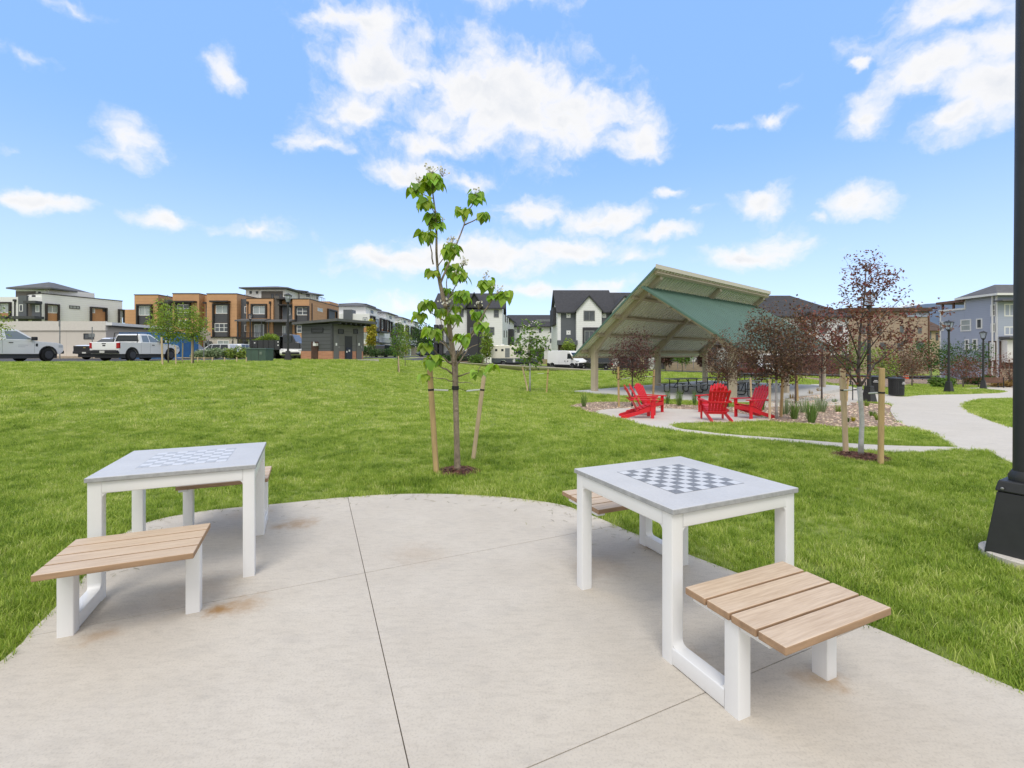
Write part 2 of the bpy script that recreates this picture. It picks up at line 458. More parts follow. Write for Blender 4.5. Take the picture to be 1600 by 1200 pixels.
def sheet(name, poly, dz, m, step=.6, skirt=.0, kind='structure', hard=True, crown=0, margin=0):
    """a paved or planted sheet that follows the terrain, with a real edge"""
    poly = [Vector(p[:2]) for p in poly]
    xs = [p.x for p in poly]; ys = [p.y for p in poly]
    gx, gy_ = np.meshgrid(np.arange(min(xs), max(xs), step), np.arange(min(ys), max(ys), step))
    gx, gy_ = gx.ravel() + .013, gy_.ravel() + .017
    ins = pip(poly, gx, gy_)
    pts = list(poly) + [Vector((x, y)) for x, y in zip(gx[ins], gy_[ins])]
    n = len(poly)
    vo, ed, fa, *_ = geometry.delaunay_2d_cdt(pts, [(i, (i + 1) % n) for i in range(n)], [], 1, 1e-5)
    mb = MB()
    mb.add([(p.x, p.y, gz(p.x, p.y) + dz) for p in vo], fa)
    if skirt:
        mb.add([(p.x, p.y, gz(p.x, p.y) + dz) for p in poly] + [(p.x, p.y, gz(p.x, p.y) + dz - skirt) for p in poly],
               [(i, (i + 1) % n, (i + 1) % n + n, i + n) for i in range(n)])
    o = mb.build(name, m)
    tag(o, kind=kind)
    if hard: HARD.append(poly)
    return o

# materials of the ground
def ground_mat():
    m = bpy.data.materials.new('lawn_soil'); nt, N, L = _nodes(m); p = N['Principled BSDF']
    p.inputs['Roughness'].default_value = .95; sock(p, 'Specular IOR Level').default_value = .1
    g = N.new('ShaderNodeNewGeometry')
    def nz(s, d=6, off=0):
        n = N.new('ShaderNodeTexNoise'); n.inputs['Scale'].default_value = s; n.inputs['Detail'].default_value = d; n.inputs['Roughness'].default_value = .65
        mp = N.new('ShaderNodeMapping'); mp.inputs['Location'].default_value = (off, off * 2, 0); L.new(g.outputs['Position'], mp.inputs[0]); L.new(mp.outputs[0], n.inputs['Vector'])
        return n
    r = N.new('ShaderNodeValToRGB')
    e = r.color_ramp.elements
    e[0].position = .28; e[0].color = (.115, .16, .028, 1); e[1].position = .72; e[1].color = (.47, .525, .17, 1)
    k = r.color_ramp.elements.new(.5); k.color = (.285, .365, .084, 1)
    mixn = N.new('ShaderNodeMix'); mixn.data_type = 'FLOAT'; mixn.inputs[0].default_value = .45
    L.new(nz(1.1, 8).outputs['Fac'], mixn.inputs[2]); L.new(nz(26, 6, 3).outputs['Fac'], mixn.inputs[3])
    L.new(mixn.outputs[0], r.inputs[0]); L.new(r.outputs[0], p.inputs['Base Color'])
    b = N.new('ShaderNodeBump'); b.inputs['Strength'].default_value = .9; b.inputs['Distance'].default_value = .05
    L.new(nz(45, 4, 1).outputs['Fac'], b.inputs['Height']); L.new(b.outputs[0], p.inputs['Normal'])
    return m
def concrete_mat(name, c1, c2, stains=(), streak=True):
    m = bpy.data.materials.new(name); nt, N, L = _nodes(m); p = N['Principled BSDF']
    p.inputs['Roughness'].default_value = .82; sock(p, 'Specular IOR Level').default_value = .25
    g = N.new('ShaderNodeNewGeometry')
    def nz(s, d=6, off=0, sc=(1, 1, 1), rot=0):
        n = N.new('ShaderNodeTexNoise'); n.inputs['Scale'].default_value = s; n.inputs['Detail'].default_value = d; n.inputs['Roughness'].default_value = .62
        mp = N.new('ShaderNodeMapping'); mp.inputs['Location'].default_value = (off, off * 2, 0); mp.inputs['Scale'].default_value = sc; mp.inputs['Rotation'].default_value = (0, 0, rot)
        L.new(g.outputs['Position'], mp.inputs[0]); L.new(mp.outputs[0], n.inputs['Vector']); return n
    def mr(x, a, b):
        r = N.new('ShaderNodeMapRange'); r.inputs[1].default_value = a; r.inputs[2].default_value = b; L.new(x, r.inputs[0]); return r.outputs[0]
    def mix(f, a, b):
        q = N.new('ShaderNodeMix'); q.data_type = 'RGBA'
        L.new(f, q.inputs[0])
        for k, x in ((6, a), (7, b)):
            if isinstance(x, tuple): q.inputs[k].default_value = x + (1,)
            else: L.new(x, q.inputs[k])
        return q.outputs[2]
    col = mix(mr(nz(1.3, 9).outputs['Fac'], .25, .75), c1, c2)
    # broom-finish streaks and mottling
    st = nz(11, 8, 2, (1, 3.2, 1), -.24)
    ms_ = N.new('ShaderNodeMath'); ms_.operation = 'MULTIPLY'; ms_.inputs[1].default_value = .5; L.new(mr(st.outputs['Fac'], .48, .78), ms_.inputs[0])
    col = mix(ms_.outputs[0], col, tuple(x * .74 for x in c1))
    bl = nz(4.5, 8, 7, (1, 1.5, 1), -.2)
    mul = N.new('ShaderNodeMath'); mul.operation = 'MULTIPLY'; mul.inputs[1].default_value = .36; L.new(mr(bl.outputs['Fac'], .5, .74), mul.inputs[0])
    col = mix(mul.outputs[0], col, (c1[0] * .78, c1[1] * .80, c1[2] * .84))
    sp = nz(95, 5, 5)
    mul2 = N.new('ShaderNodeMath'); mul2.operation = 'MULTIPLY'; mul2.inputs[1].default_value = .6; L.new(mr(sp.outputs['Fac'], .5, .8), mul2.inputs[0])
    col = mix(mul2.outputs[0], col, tuple(x * .62 for x in c1))
    for (x, y, r, s) in stains:
        d = N.new('ShaderNodeVectorMath'); d.operation = 'DISTANCE'; L.new(g.outputs['Position'], d.inputs[0]); d.inputs[1].default_value = (x, y, 0)
        nn = nz(14, 5, x)
        ad = N.new('ShaderNodeMath'); ad.operation = 'MULTIPLY_ADD'; ad.inputs[1].default_value = r * 1.6; ad.inputs[2].default_value = -r * .8
        L.new(nn.outputs['Fac'], ad.inputs[0])
        a2 = N.new('ShaderNodeMath'); L.new(ad.outputs[0], a2.inputs[0]); L.new(d.outputs['Value'], a2.inputs[1])
        mm = N.new('ShaderNodeMapRange'); mm.interpolation_type = 'SMOOTHSTEP'; mm.inputs[1].default_value = r; mm.inputs[2].default_value = 0; mm.inputs[4].default_value = s
        L.new(a2.outputs[0], mm.inputs[0])
        col = mix(mm.outputs[0], col, (.36, .19, .055))
    L.new(col, p.inputs['Base Color'])
    b = N.new('ShaderNodeBump'); b.inputs['Strength'].default_value = .35; b.inputs['Distance'].default_value = .004
    hb = N.new('ShaderNodeMix'); hb.data_type = 'FLOAT'; hb.inputs[0].default_value = .5
    L.new(st.outputs['Fac'], hb.inputs[2]); L.new(nz(220, 3, 4).outputs['Fac'], hb.inputs[3])
    L.new(hb.outputs[0], b.inputs['Height']); L.new(b.outputs[0], p.inputs['Normal'])
    return m
def rock_mat():
    m = bpy.data.materials.new('tan_river_rock'); nt, N, L = _nodes(m); p = N['Principled BSDF']
    p.inputs['Roughness'].default_value = .85
    g = N.new('ShaderNodeNewGeometry')
    v = N.new('ShaderNodeTexVoronoi'); v.inputs['Scale'].default_value = 17; L.new(g.outputs['Position'], v.inputs['Vector'])
    sp = N.new('ShaderNodeSeparateColor'); L.new(v.outputs['Color'], sp.inputs[0])
    r = N.new('ShaderNodeValToRGB'); e = r.color_ramp.elements
    e[0].color = (.30, .19, .12, 1); e[1].color = (.78, .64, .51, 1); e[1].position = 1
    for pos, c in ((.3, (.54, .37, .26, 1)), (.6, (.66, .48, .35, 1)), (.8, (.60, .50, .39, 1))):
        k = e.new(pos); k.color = c
    L.new(sp.outputs[0], r.inputs[0])
    d = N.new('ShaderNodeMapRange'); d.inputs[1].default_value = .3; d.inputs[2].default_value = .62; L.new(v.outputs['Distance'], d.inputs[0])
    mx = N.new('ShaderNodeMix'); mx.data_type = 'RGBA'; L.new(d.outputs[0], mx.inputs[0]); L.new(r.outputs[0], mx.inputs[6]); mx.inputs[7].default_value = (.24, .16, .11, 1)
    L.new(mx.outputs[2], p.inputs['Base Color'])
    b = N.new('ShaderNodeBump'); b.inputs['Distance'].default_value = .05; b.invert = True; L.new(v.outputs['Distance'], b.inputs['Height']); L.new(b.outputs[0], p.inputs['Normal'])
    return m
M_lawn = ground_mat()
M_rock = rock_mat()
M_walk = concrete_mat('pale_walk_concrete', (.60, .555, .485), (.68, .63, .56))
M_slab = concrete_mat('grey_slab_concrete', (.56, .55, .53), (.64, .63, .61))
M_asphalt = mat('asphalt', (.075, .075, .078), .9, var=.25, scale=1.2, bump=.3, bscale=80)
M_joint = mat('joint_shadow_gap', (.10, .075, .05), .95)

# the land itself, one sheet to the horizon
xs = sorted(set(list(np.arange(-70, 70.1, 1.0)) + [-2500, -1200, -600, -300, -180, -120, -90, 90, 120, 180, 300, 600, 1200, 2500]))
ys = sorted(set(list(np.arange(-12, 80.1, 1.0)) + [-400, -120, -40, 90, 110, 140, 180, 260, 400, 800, 1600, 3000]))
mb = MB()
mb.v = [(x, y, gz(x, y)) for y in ys for x in xs]
nx = len(xs)
mb.f = [(j * nx + i, j * nx + i + 1, (j + 1) * nx + i + 1, (j + 1) * nx + i) for j in range(len(ys) - 1) for i in range(nx - 1)]
mb.m = [0] * len(mb.f)
tag(mb.build('ground', M_lawn, smooth=True), kind='structure')

# --- the concrete pad with its sawn joints
PAD = smooth_poly([(-1.6, -.6), (-2.15, .8), (-2.50, 2.25), (-2.64, 2.60), (-2.86, 3.10), (-3.22, 3.80), (-3.28, 4.22), (-2.98, 4.53), (-2.40, 4.74), (-1.73, 4.98), (-1.10, 5.09), (-.30, 5.03),
                   (.42, 4.77), (.76, 4.40), (1.03, 3.97), (1.34, 3.54), (1.58, 3.22), (1.98, 2.64), (2.20, 2.26), (2.7, 1.4), (3.6, -.6)], 5)
STAINS = [(-1.74, 2.78, .11, .9), (-1.62, 2.84, .17, .5), (-2.22, 2.52, .13, .4), (-2.0, 3.0, .35, .16), (1.47, 2.19, .12, .5), (1.36, 2.2, .09, .35), (-1.9, 4.2, .22, .5), (-2.05, 4.12, .10, .5),
          (1.08, 3.72, .14, .5), (.62, 3.35, .3, .2), (.9, 2.35, .12, .25), (-.72, 3.55, .3, .14), (-2.5, 4.45, .3, .2)]
M_pad = concrete_mat('pad_concrete', (.55, .495, .42), (.65, .595, .515), STAINS)
def half(poly, p, q, off):
    """keep what lies left of the line p->q, pulled back by off"""
    p, q = Vector(p), Vector(q); d = (q - p).normalized(); nrm = Vector((-d.y, d.x))
    f = lambda a: (a - p).dot(nrm) - off
    out = []
    for i in range(len(poly)):
        a, b = poly[i], poly[(i + 1) % len(poly)]
        fa, fb = f(a), f(b)
        if fa >= 0: out.append(a)
        if (fa >= 0) != (fb >= 0): out.append(a + (b - a) * (fa / (fa - fb)))
    return out
tag(sheet('pad_base', [p * .998 for p in PAD], .006, M_joint, .8), kind='structure')
J1 = ((-1.74, 4.98), (-.46, 1.92)); J2 = ((-2.59, 2.52), (.81, 4.10)); J3 = ((.48, 1.92), (1.96, 2.62))
GAP = .0024
for s1 in (0, 1):
    a = half(PAD, J1[s1], J1[1 - s1], GAP)
    for s2 in (0, 1):
        b = half(a, J2[s2], J2[1 - s2], GAP)
        for s3 in ((0, 1) if not s2 == 0 else (0, 1)):
            c = half(b, J3[s3], J3[1 - s3], GAP)
            if len(c) >= 3 and abs(sum(c[i].x * c[(i + 1) % len(c)].y - c[(i + 1) % len(c)].x * c[i].y for i in range(len(c)))) > .02:
                # drop doubled points
                q = [c[0]]
                for pnt in c[1:]:
                    if (pnt - q[-1]).length > 1e-4: q.append(pnt)
                if (q[0] - q[-1]).length < 1e-4: q.pop()
                sheet('concrete_pad', q, .022, M_pad, .5, .02, hard=False)

def G(*pp): return [gpix(x, y).to_2d() for x, y in pp]
# --- paths, patio, planting beds, slab
PATH = smooth_poly(G((1581, 724), (1545, 706), (1496, 702), (1460, 679), (1421, 667), (1403, 659), (1391, 642), (1386, 631), (1300, 628), (1286, 626.5), (1307, 618), (1290, 611), (1262, 603.5), (1275, 600.5), (1330, 605),
                    (1385, 616), (1413, 620), (1441, 617.6), (1515, 616), (1562, 614), (1570, 611.2), (1536, 608.6), (1500, 607), (1560, 604), (1640, 606), (1700, 609), (1620, 619), (1581, 622), (1536, 623.3), (1511, 628.5), (1504, 634.5), (1515, 644), (1545, 657), (1581, 668.5), (1680, 700), (1720, 760)), 4)
sheet('main_path', PATH, .012, M_walk, .5, .05)
PATIO = smooth_poly(G((931, 644), (945, 640.5), (975, 638.5), (1031, 638.5), (1089, 641), (1150, 646), (1195, 653), (1203, 657), (1189, 658.6), (1128, 660.5), (1075, 661), (1050, 664.5), (1062, 670.5), (1094, 674.5), (1131, 679), (1225, 686.3), (1320, 693.5), (1400, 697.5), (1496, 700),
                     (1494, 703), (1445, 707), (1385, 707), (1324, 700.5), (1225, 691), (1162, 685.5), (1100, 679.5), (1056, 673.5), (1005, 664.5), (979, 656), (947, 650)), 4)
sheet('fire_patio', PATIO, .016, M_walk, .4, .05)
BED = smooth_poly(G((890, 634), (915, 629.5), (960, 628), (1036, 631), (1095, 634), (1140, 636), (1190, 634), (1205, 624), (1225, 617.5), (1255, 613), (1290, 615.5), (1308, 619), (1288, 626), (1300, 628.5), (1384, 632), (1391, 643), (1403, 660), (1421, 667.2), (1373, 667), (1324, 669), (1262, 662.5), (1203, 658.5), (1190, 651), (1120, 645), (1031, 640.5), (975, 640.5), (945, 642), (925, 645), (905, 638)), 4)
sheet('planting_bed', BED, .009, M_rock, .4, .03)
# pavilion frame of reference: a runs along the ridge (away), s across it
PA = Vector((.742, .670)); PS = Vector((.670, -.742)); P0 = Vector((4.53, 25.8)); SLABZ = -.53
def PV(a, s, z=0): 
    p = P0 + PA * a + PS * s
    return Vector((p.x, p.y, z))
slab = [PV(-.9, -.7), PV(-.9, 3), PV(-1.6, 8.6), PV(14.6, 8.6), PV(14.6, -.7)]
HARD.append([p.to_2d() for p in slab])
mb = MB(); mb.prism([(p.x, p.y) for p in slab], 2, SLABZ - .4, SLABZ + .02)
tag(mb.build('pavilion_slab', M_slab), kind='structure')
sheet('slab_walk', [PV(-.9, 8.6).to_2d(), PV(-2.5, 9.6).to_2d(), PV(1, 11.5).to_2d(), PV(14.6, 10.2).to_2d(), PV(14.6, 8.6).to_2d()], .010, M_walk, .6, .05)
# far right: gravel bed, road and walks in front of the houses
sheet('gravel_bed', G((1300, 599), (1330, 602), (1400, 607), (1425, 600), (1500, 601), (1581, 606), (1720, 606), (1720, 592), (1540, 591), (1380, 589), (1290, 592), (1240, 588)), .008, M_rock, 1.5, .03)
sheet('side_road', G((1380, 592), (1545, 594), (1740, 599), (1740, 590), (1545, 587.5), (1380, 586.5)), .02, M_asphalt, 2)
sheet('far_road', [(-9, 61), (12, 65.2), (60, 64), (60, 58), (12, 59.5), (-9, 57)], .02, M_asphalt, 2)
sheet('far_sidewalk', [(-9, 56.9), (12, 59.4), (40, 58.4), (40, 57.4), (12, 58.2), (-9, 55.8)], .03, M_walk, 2, .05)
sheet('left_road', [(-62, 29.5), (-30, 26.2), (-22, 28.5), (-20, 40), (-13, 46), (-8, 56), (-8, 160), (-22, 160), (-24, 62), (-62, 62)], .02, M_asphalt, 2)

# loose stones lying on the bed (far too many to count)
mb = MB(); rng = np.random.default_rng(4)
bx = [p.x for p in BED]; by = [p.y for p in BED]
n = 9000
X = rng.uniform(min(bx), max(bx), n); Y = rng.uniform(min(by), max(by), n)
k = pip(BED, X, Y) & ~pip(PATH, X, Y) & ~pip(PATIO, X, Y); X, Y = X[k], Y[k]
ico = [(1, 0, 0), (-1, 0, 0), (0, 1, 0), (0, -1, 0), (0, 0, 1), (.2, .1, -.4)]
icf = [(0, 2, 4), (2, 1, 4), (1, 3, 4), (3, 0, 4)]
for x, y in zip(X, Y):
    s = rng.uniform(.018, .044); a = rng.uniform(0, 6.28); sq = rng.uniform(.35, .7); st = rng.uniform(.8, 1.5); z = gz(x, y) + .012
    mb.add([(x + s * (st * px * math.cos(a) - py * math.sin(a)), y + s * (st * px * math.sin(a) + py * math.cos(a)), z + s * sq * pz) for px, py, pz in ico], icf)
tag(mb.build('river_rock', mat('loose_river_rock', (.60, .46, .34), .85, island=.5), recalc=False), 'tan river rock covering the planting beds', 'rocks', kind='stuff')

# --- lawn grass: tufts of real blades set on the land
def tuft(name, nb, h, w, spread, seed, segs=3):
    rg = random.Random(seed); mb = MB()
    for i in range(nb):
        a = rg.uniform(0, 6.283); r = spread * math.sqrt(rg.random()); x, y = r * math.cos(a), r * math.sin(a)
        t = rg.uniform(0, 6.283); hh = h * rg.uniform(.55, 1.15); lean = rg.uniform(.08, .75) * hh; ww = w * rg.uniform(.7, 1.2)
        dx, dy = math.cos(t), math.sin(t); sx, sy = -dy, dx
        vs = []
        for k in range(segs):
            f = k / segs
            cx, cy, cz = x + dx * lean * f * f, y + dy * lean * f * f, hh * (f - .25 * f * f)
            wk = ww * (1 - .55 * f)
            vs += [(cx - sx * wk, cy - sy * wk, cz), (cx + sx * wk, cy + sy * wk, cz)]
        vs.append((x + dx * lean, y + dy * lean, hh * .75))
        fs = [(2 * k, 2 * k + 1, 2 * k + 3, 2 * k + 2) for k in range(segs - 1)] + [(2 * segs - 2, 2 * segs - 1, 2 * segs)]
        mb.add(vs, fs)
    me = bpy.data.meshes.new(name); me.from_pydata(mb.v, [], mb.f); me.materials.append(M_blade)
    return bpy.data.objects.new(name, me)
def blade_mat():
    m = bpy.data.materials.new('grass_blade'); nt, N, L = _nodes(m); p = N['Principled BSDF']
    p.inputs['Roughness'].default_value = .5; sock(p, 'Specular IOR Level').default_value = .25
    g = N.new('ShaderNodeNewGeometry'); oi = N.new('ShaderNodeObjectInfo')
    n = N.new('ShaderNodeTexNoise'); n.inputs['Scale'].default_value = 1.3; n.inputs['Detail'].default_value = 7; n.inputs['Roughness'].default_value = .75; L.new(oi.outputs['Location'], n.inputs['Vector'])
    a = N.new('ShaderNodeMath'); a.operation = 'MULTIPLY_ADD'; a.inputs[1].default_value = .34; L.new(oi.outputs['Random'], a.inputs[0])
    b = N.new('ShaderNodeMath'); b.operation = 'MULTIPLY_ADD'; b.inputs[1].default_value = .22; b.inputs[2].default_value = -.28; L.new(g.outputs['Random Per Island'], b.inputs[0]); L.new(b.outputs[0], a.inputs[2])
    s = N.new('ShaderNodeMath'); L.new(a.outputs[0], s.inputs[0]); L.new(n.outputs['Fac'], s.inputs[1])
    r = N.new('ShaderNodeValToRGB'); e = r.color_ramp.elements
    e[0].position = .2; e[0].color = (.095, .165, .018, 1); e[1].position = .80; e[1].color = (.75, .74, .33, 1)
    for pos, c in ((.38, (.225, .34, .035, 1)), (.56, (.395, .51, .074, 1)), (.68, (.545, .61, .15, 1))):
        k = e.new(pos); k.color = c
    L.new(s.outputs[0], r.inputs[0]); L.new(r.outputs[0], p.inputs['Base Color'])
    t = N.new('ShaderNodeBsdfTranslucent'); hs = N.new('ShaderNodeHueSaturation'); hs.inputs['Value'].default_value = 1.25
    L.new(r.outputs[0], hs.inputs['Color']); L.new(hs.outputs[0], t.inputs['Color'])
    ms = N.new('ShaderNodeMixShader'); ms.inputs[0].default_value = .35
    L.new(p.outputs[0], ms.inputs[1]); L.new(t.outputs[0], ms.inputs[2]); L.new(ms.outputs[0], N['Material Output'].inputs['Surface'])
    return m
M_blade = blade_mat()
tc_near = bpy.data.collections.new('near_tufts'); tc_far = bpy.data.collections.new('far_tufts')
for i in range(8): tc_near.objects.link(tuft('near_tuft', 24, .066, .0019, .055, i))
for i in range(6): tc_far.objects.link(tuft('far_tuft', 16, .065, .0042, .10, 50 + i, 2))
def scatter(name, coll, pts, scl, rot):
    me = bpy.data.meshes.new(name); me.from_pydata([tuple(p) for p in pts], [], [])
    at = me.attributes.new('scl', 'FLOAT', 'POINT'); at.data.foreach_set('value', np.array(scl, np.float32))
    ar = me.attributes.new('rot', 'FLOAT_VECTOR', 'POINT'); ar.data.foreach_set('vector', np.array(rot, np.float32).ravel())
    o = bpy.data.objects.new(name, me); COL.objects.link(o)
    ng = bpy.data.node_groups.new(name, 'GeometryNodeTree')
    ng.interface.new_socket('Geometry', in_out='INPUT', socket_type='NodeSocketGeometry'); ng.interface.new_socket('Geometry', in_out='OUTPUT', socket_type='NodeSocketGeometry')
    n = ng.nodes; l = ng.links
    gi = n.new('NodeGroupInput'); go = n.new('NodeGroupOutput')
    ci = n.new('GeometryNodeCollectionInfo'); ci.inputs['Collection'].default_value = coll; ci.inputs['Separate Children'].default_value = True; ci.inputs['Reset Children'].default_value = True
    ip = n.new('GeometryNodeInstanceOnPoints'); ip.inputs['Pick Instance'].default_value = True
    a1 = n.new('GeometryNodeInputNamedAttribute'); a1.data_type = 'FLOAT'; a1.inputs['Name'].default_value = 'scl'
    a2 = n.new('GeometryNodeInputNamedAttribute'); a2.data_type = 'FLOAT_VECTOR'; a2.inputs['Name'].default_value = 'rot'
    l.new(gi.outputs[0], ip.inputs['Points']); l.new(ci.outputs[0], ip.inputs['Instance'])
    l.new(a1.outputs['Attribute'], ip.inputs['Scale']); l.new(a2.outputs['Attribute'], ip.inputs['Rotation'])
    l.new(ip.outputs[0], go.inputs[0])
    md = o.modifiers.new('tufts', 'NODES'); md.node_group = ng
    return o
MULCH = []       # (x, y, r) rings without grass, filled in by the trees below
def clippings():
    rg = random.Random(77); mb = MB()
    n = len(PAD)
    for i in range(150):
        k = rg.randrange(20, n - 30); p = PAD[k].lerp(PAD[k + 1], rg.random()); c = Vector((-.4, 3.0)); q = p.lerp(c, abs(rg.gauss(0, .09)))
        if q.y < 1.7: continue
        t = rg.uniform(0, 3.14); l = rg.uniform(.008, .03); w = rg.uniform(.0012, .0025); dx, dy = math.cos(t) * l, math.sin(t) * l; sx, sy = -math.sin(t) * w, math.cos(t) * w
        mb.face([(q.x - dx - sx, q.y - dy - sy, .003), (q.x + dx - sx, q.y + dy - sy, .006), (q.x + dx + sx, q.y + dy + sy, .006), (q.x - dx + sx, q.y - dy + sy, .003)])
    tag(mb.build('grass_clippings', mat('dry_clipping', (.24, .21, .08), .9, island=.5), recalc=False), 'loose dry clippings along the edge of the pad', 'clippings', kind='stuff')
clippings()
def grow_grass():
    rg = np.random.default_rng(11)
    for name, coll, y0, y1, d0, yr, pw, lab in (('lawn_grass', tc_near, .2, 9.0, 560, 5.0, 1.1, 'bright green lawn grass with visible blades around the pad'),
                                                ('far_lawn_grass', tc_far, 9.0, 60.0, 190, 9.0, 1.45, 'mown green lawn rolling away to the road')):
        P = []
        yy = y0
        while yy < y1:
            dy = max(.25, yy * .06)
            wx = 1.22 * yy + 2.4
            n = int(d0 * min(1, (yr / yy) ** pw) * dy * 2 * wx)
            P.append(np.stack([rg.uniform(-wx, wx, n), rg.uniform(yy, yy + dy, n)], 1)); yy += dy
        P = np.concatenate(P); X, Y = P[:, 0], P[:, 1]
        ok = np.ones(len(X), bool)
        for poly in HARD: ok &= ~pip(poly, X, Y)
        for (x, y, r) in MULCH: ok &= (X - x) ** 2 + (Y - y) ** 2 > (r * (.8 + .3 * rg.random(len(X)))) ** 2
        X, Y = X[ok], Y[ok]
        Z = _g(X, Y)
        # tall and short patches
        hn = np.array([mnoise.noise(Vector((x * 1.1, y * 1.1, 0))) for x, y in zip(X, Y)])
        sc = (1 + .38 * hn) * rg.uniform(.75, 1.2, len(X)) * (1 if coll is tc_near else np.clip((Y / 10) ** .45, 1, 2.2))
        rot = np.stack([rg.normal(0, .12, len(X)), rg.normal(0, .12, len(X)), rg.uniform(0, 6.28, len(X))], 1)
        o = scatter(name, coll, np.stack([X, Y, Z - .004], 1), sc, rot)
        tag(o, lab, 'grass', kind='stuff')
# ---------------------------------------------------------------- the two chess tables with their plank seats
def stone_mat():
    m = bpy.data.materials.new('chess_stone'); nt, N, L = _nodes(m); p = N['Principled BSDF']
    p.inputs['Roughness'].default_value = .35
    tc = N.new('ShaderNodeTexCoord')
    n = N.new('ShaderNodeTexNoise'); n.inputs['Scale'].default_value = 90; n.inputs['Detail'].default_value = 5; L.new(tc.outputs['Object'], n.inputs['Vector'])
    n2 = N.new('ShaderNodeTexNoise'); n2.inputs['Scale'].default_value = 4; n2.inputs['Detail'].default_value = 5; L.new(tc.outputs['Object'], n2.inputs['Vector'])
    a = N.new('ShaderNodeMath'); a.operation = 'MULTIPLY_ADD'; a.inputs[1].default_value = .5; L.new(n2.outputs['Fac'], a.inputs[0]); 
    h = N.new('ShaderNodeMath'); h.operation = 'MULTIPLY'; h.inputs[1].default_value = .5; L.new(n.outputs['Fac'], h.inputs[0]); L.new(h.outputs[0], a.inputs[2])
    r = N.new('ShaderNodeValToRGB'); e = r.color_ramp.elements
    e[0].position = .3; e[0].color = (.53, .52, .505, 1); e[1].position = .7; e[1].color = (.655, .64, .62, 1)
    L.new(a.outputs[0], r.inputs[0]); L.new(r.outputs[0], p.inputs['Base Color'])
    return m
M_stone = stone_mat()
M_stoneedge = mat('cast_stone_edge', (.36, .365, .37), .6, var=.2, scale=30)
M_sqd = mat('dark_chess_square', (.22, .22, .22), .4, var=.35, scale=60)
M_sql = mat('pale_chess_square', (.66, .66, .66), .35, var=.06, scale=60)
M_sqd2 = mat('worn_grey_chess_square', (.48, .485, .49), .4, var=.2, scale=60)
M_sql2 = mat('white_chess_square', (.70, .70, .71), .35, var=.05, scale=60)
def wood_mat(name, c1, c2):
    m = bpy.data.materials.new(name); nt, N, L = _nodes(m); p = N['Principled BSDF']
    p.inputs['Roughness'].default_value = .62
    tc = N.new('ShaderNodeTexCoord'); g = N.new('ShaderNodeNewGeometry')
    mp = N.new('ShaderNodeMapping'); mp.inputs['Scale'].default_value = (2.2, 44, 44)
    of = N.new('ShaderNodeVectorMath'); of.operation = 'SCALE'; of.inputs['Scale'].default_value = 3
    cb = N.new('ShaderNodeCombineXYZ'); L.new(g.outputs['Random Per Island'], cb.inputs[0]); L.new(g.outputs['Random Per Island'], cb.inputs[2]); L.new(cb.outputs[0], of.inputs[0])
    ad = N.new('ShaderNodeVectorMath'); L.new(tc.outputs['Object'], ad.inputs[0]); L.new(of.outputs[0], ad.inputs[1]); L.new(ad.outputs[0], mp.inputs[0])
    n = N.new('ShaderNodeTexNoise'); n.inputs['Scale'].default_value = 2.2; n.inputs['Detail'].default_value = 8; n.inputs['Distortion'].default_value = .25; L.new(mp.outputs[0], n.inputs['Vector'])
    n2 = N.new('ShaderNodeTexNoise'); n2.inputs['Scale'].default_value = 9; n2.inputs['Detail'].default_value = 3; L.new(mp.outputs[0], n2.inputs['Vector'])
    md = N.new('ShaderNodeMath'); md.operation = 'MULTIPLY_ADD'; md.inputs[1].default_value = .35; L.new(n2.outputs['Fac'], md.inputs[0])
    m7 = N.new('ShaderNodeMath'); m7.operation = 'MULTIPLY'; m7.inputs[1].default_value = .75; L.new(n.outputs['Fac'], m7.inputs[0]); L.new(m7.outputs[0], md.inputs[2])
    r = N.new('ShaderNodeValToRGB'); e = r.color_ramp.elements
    e[0].position = .36; e[0].color = c1 + (1,); e[1].position = .68; e[1].color = c2 + (1,)
    L.new(md.outputs[0], r.inputs[0])
    hs = N.new('ShaderNodeHueSaturation'); mr = N.new('ShaderNodeMapRange'); mr.inputs[3].default_value = .82; mr.inputs[4].default_value = 1.12
    L.new(g.outputs['Random Per Island'], mr.inputs[0]); L.new(mr.outputs[0], hs.inputs['Value']); L.new(r.outputs[0], hs.inputs['Color'])
    L.new(hs.outputs[0], p.inputs['Base Color'])
    b = N.new('ShaderNodeBump'); b.inputs['Strength'].default_value = .25; b.inputs['Distance'].default_value = .003; L.new(md.outputs[0], b.inputs['Height']); L.new(b.outputs[0], p.inputs['Normal'])
    return m
M_wood = wood_mat('weathered_hardwood', (.555, .41, .285), (.74, .585, .435))

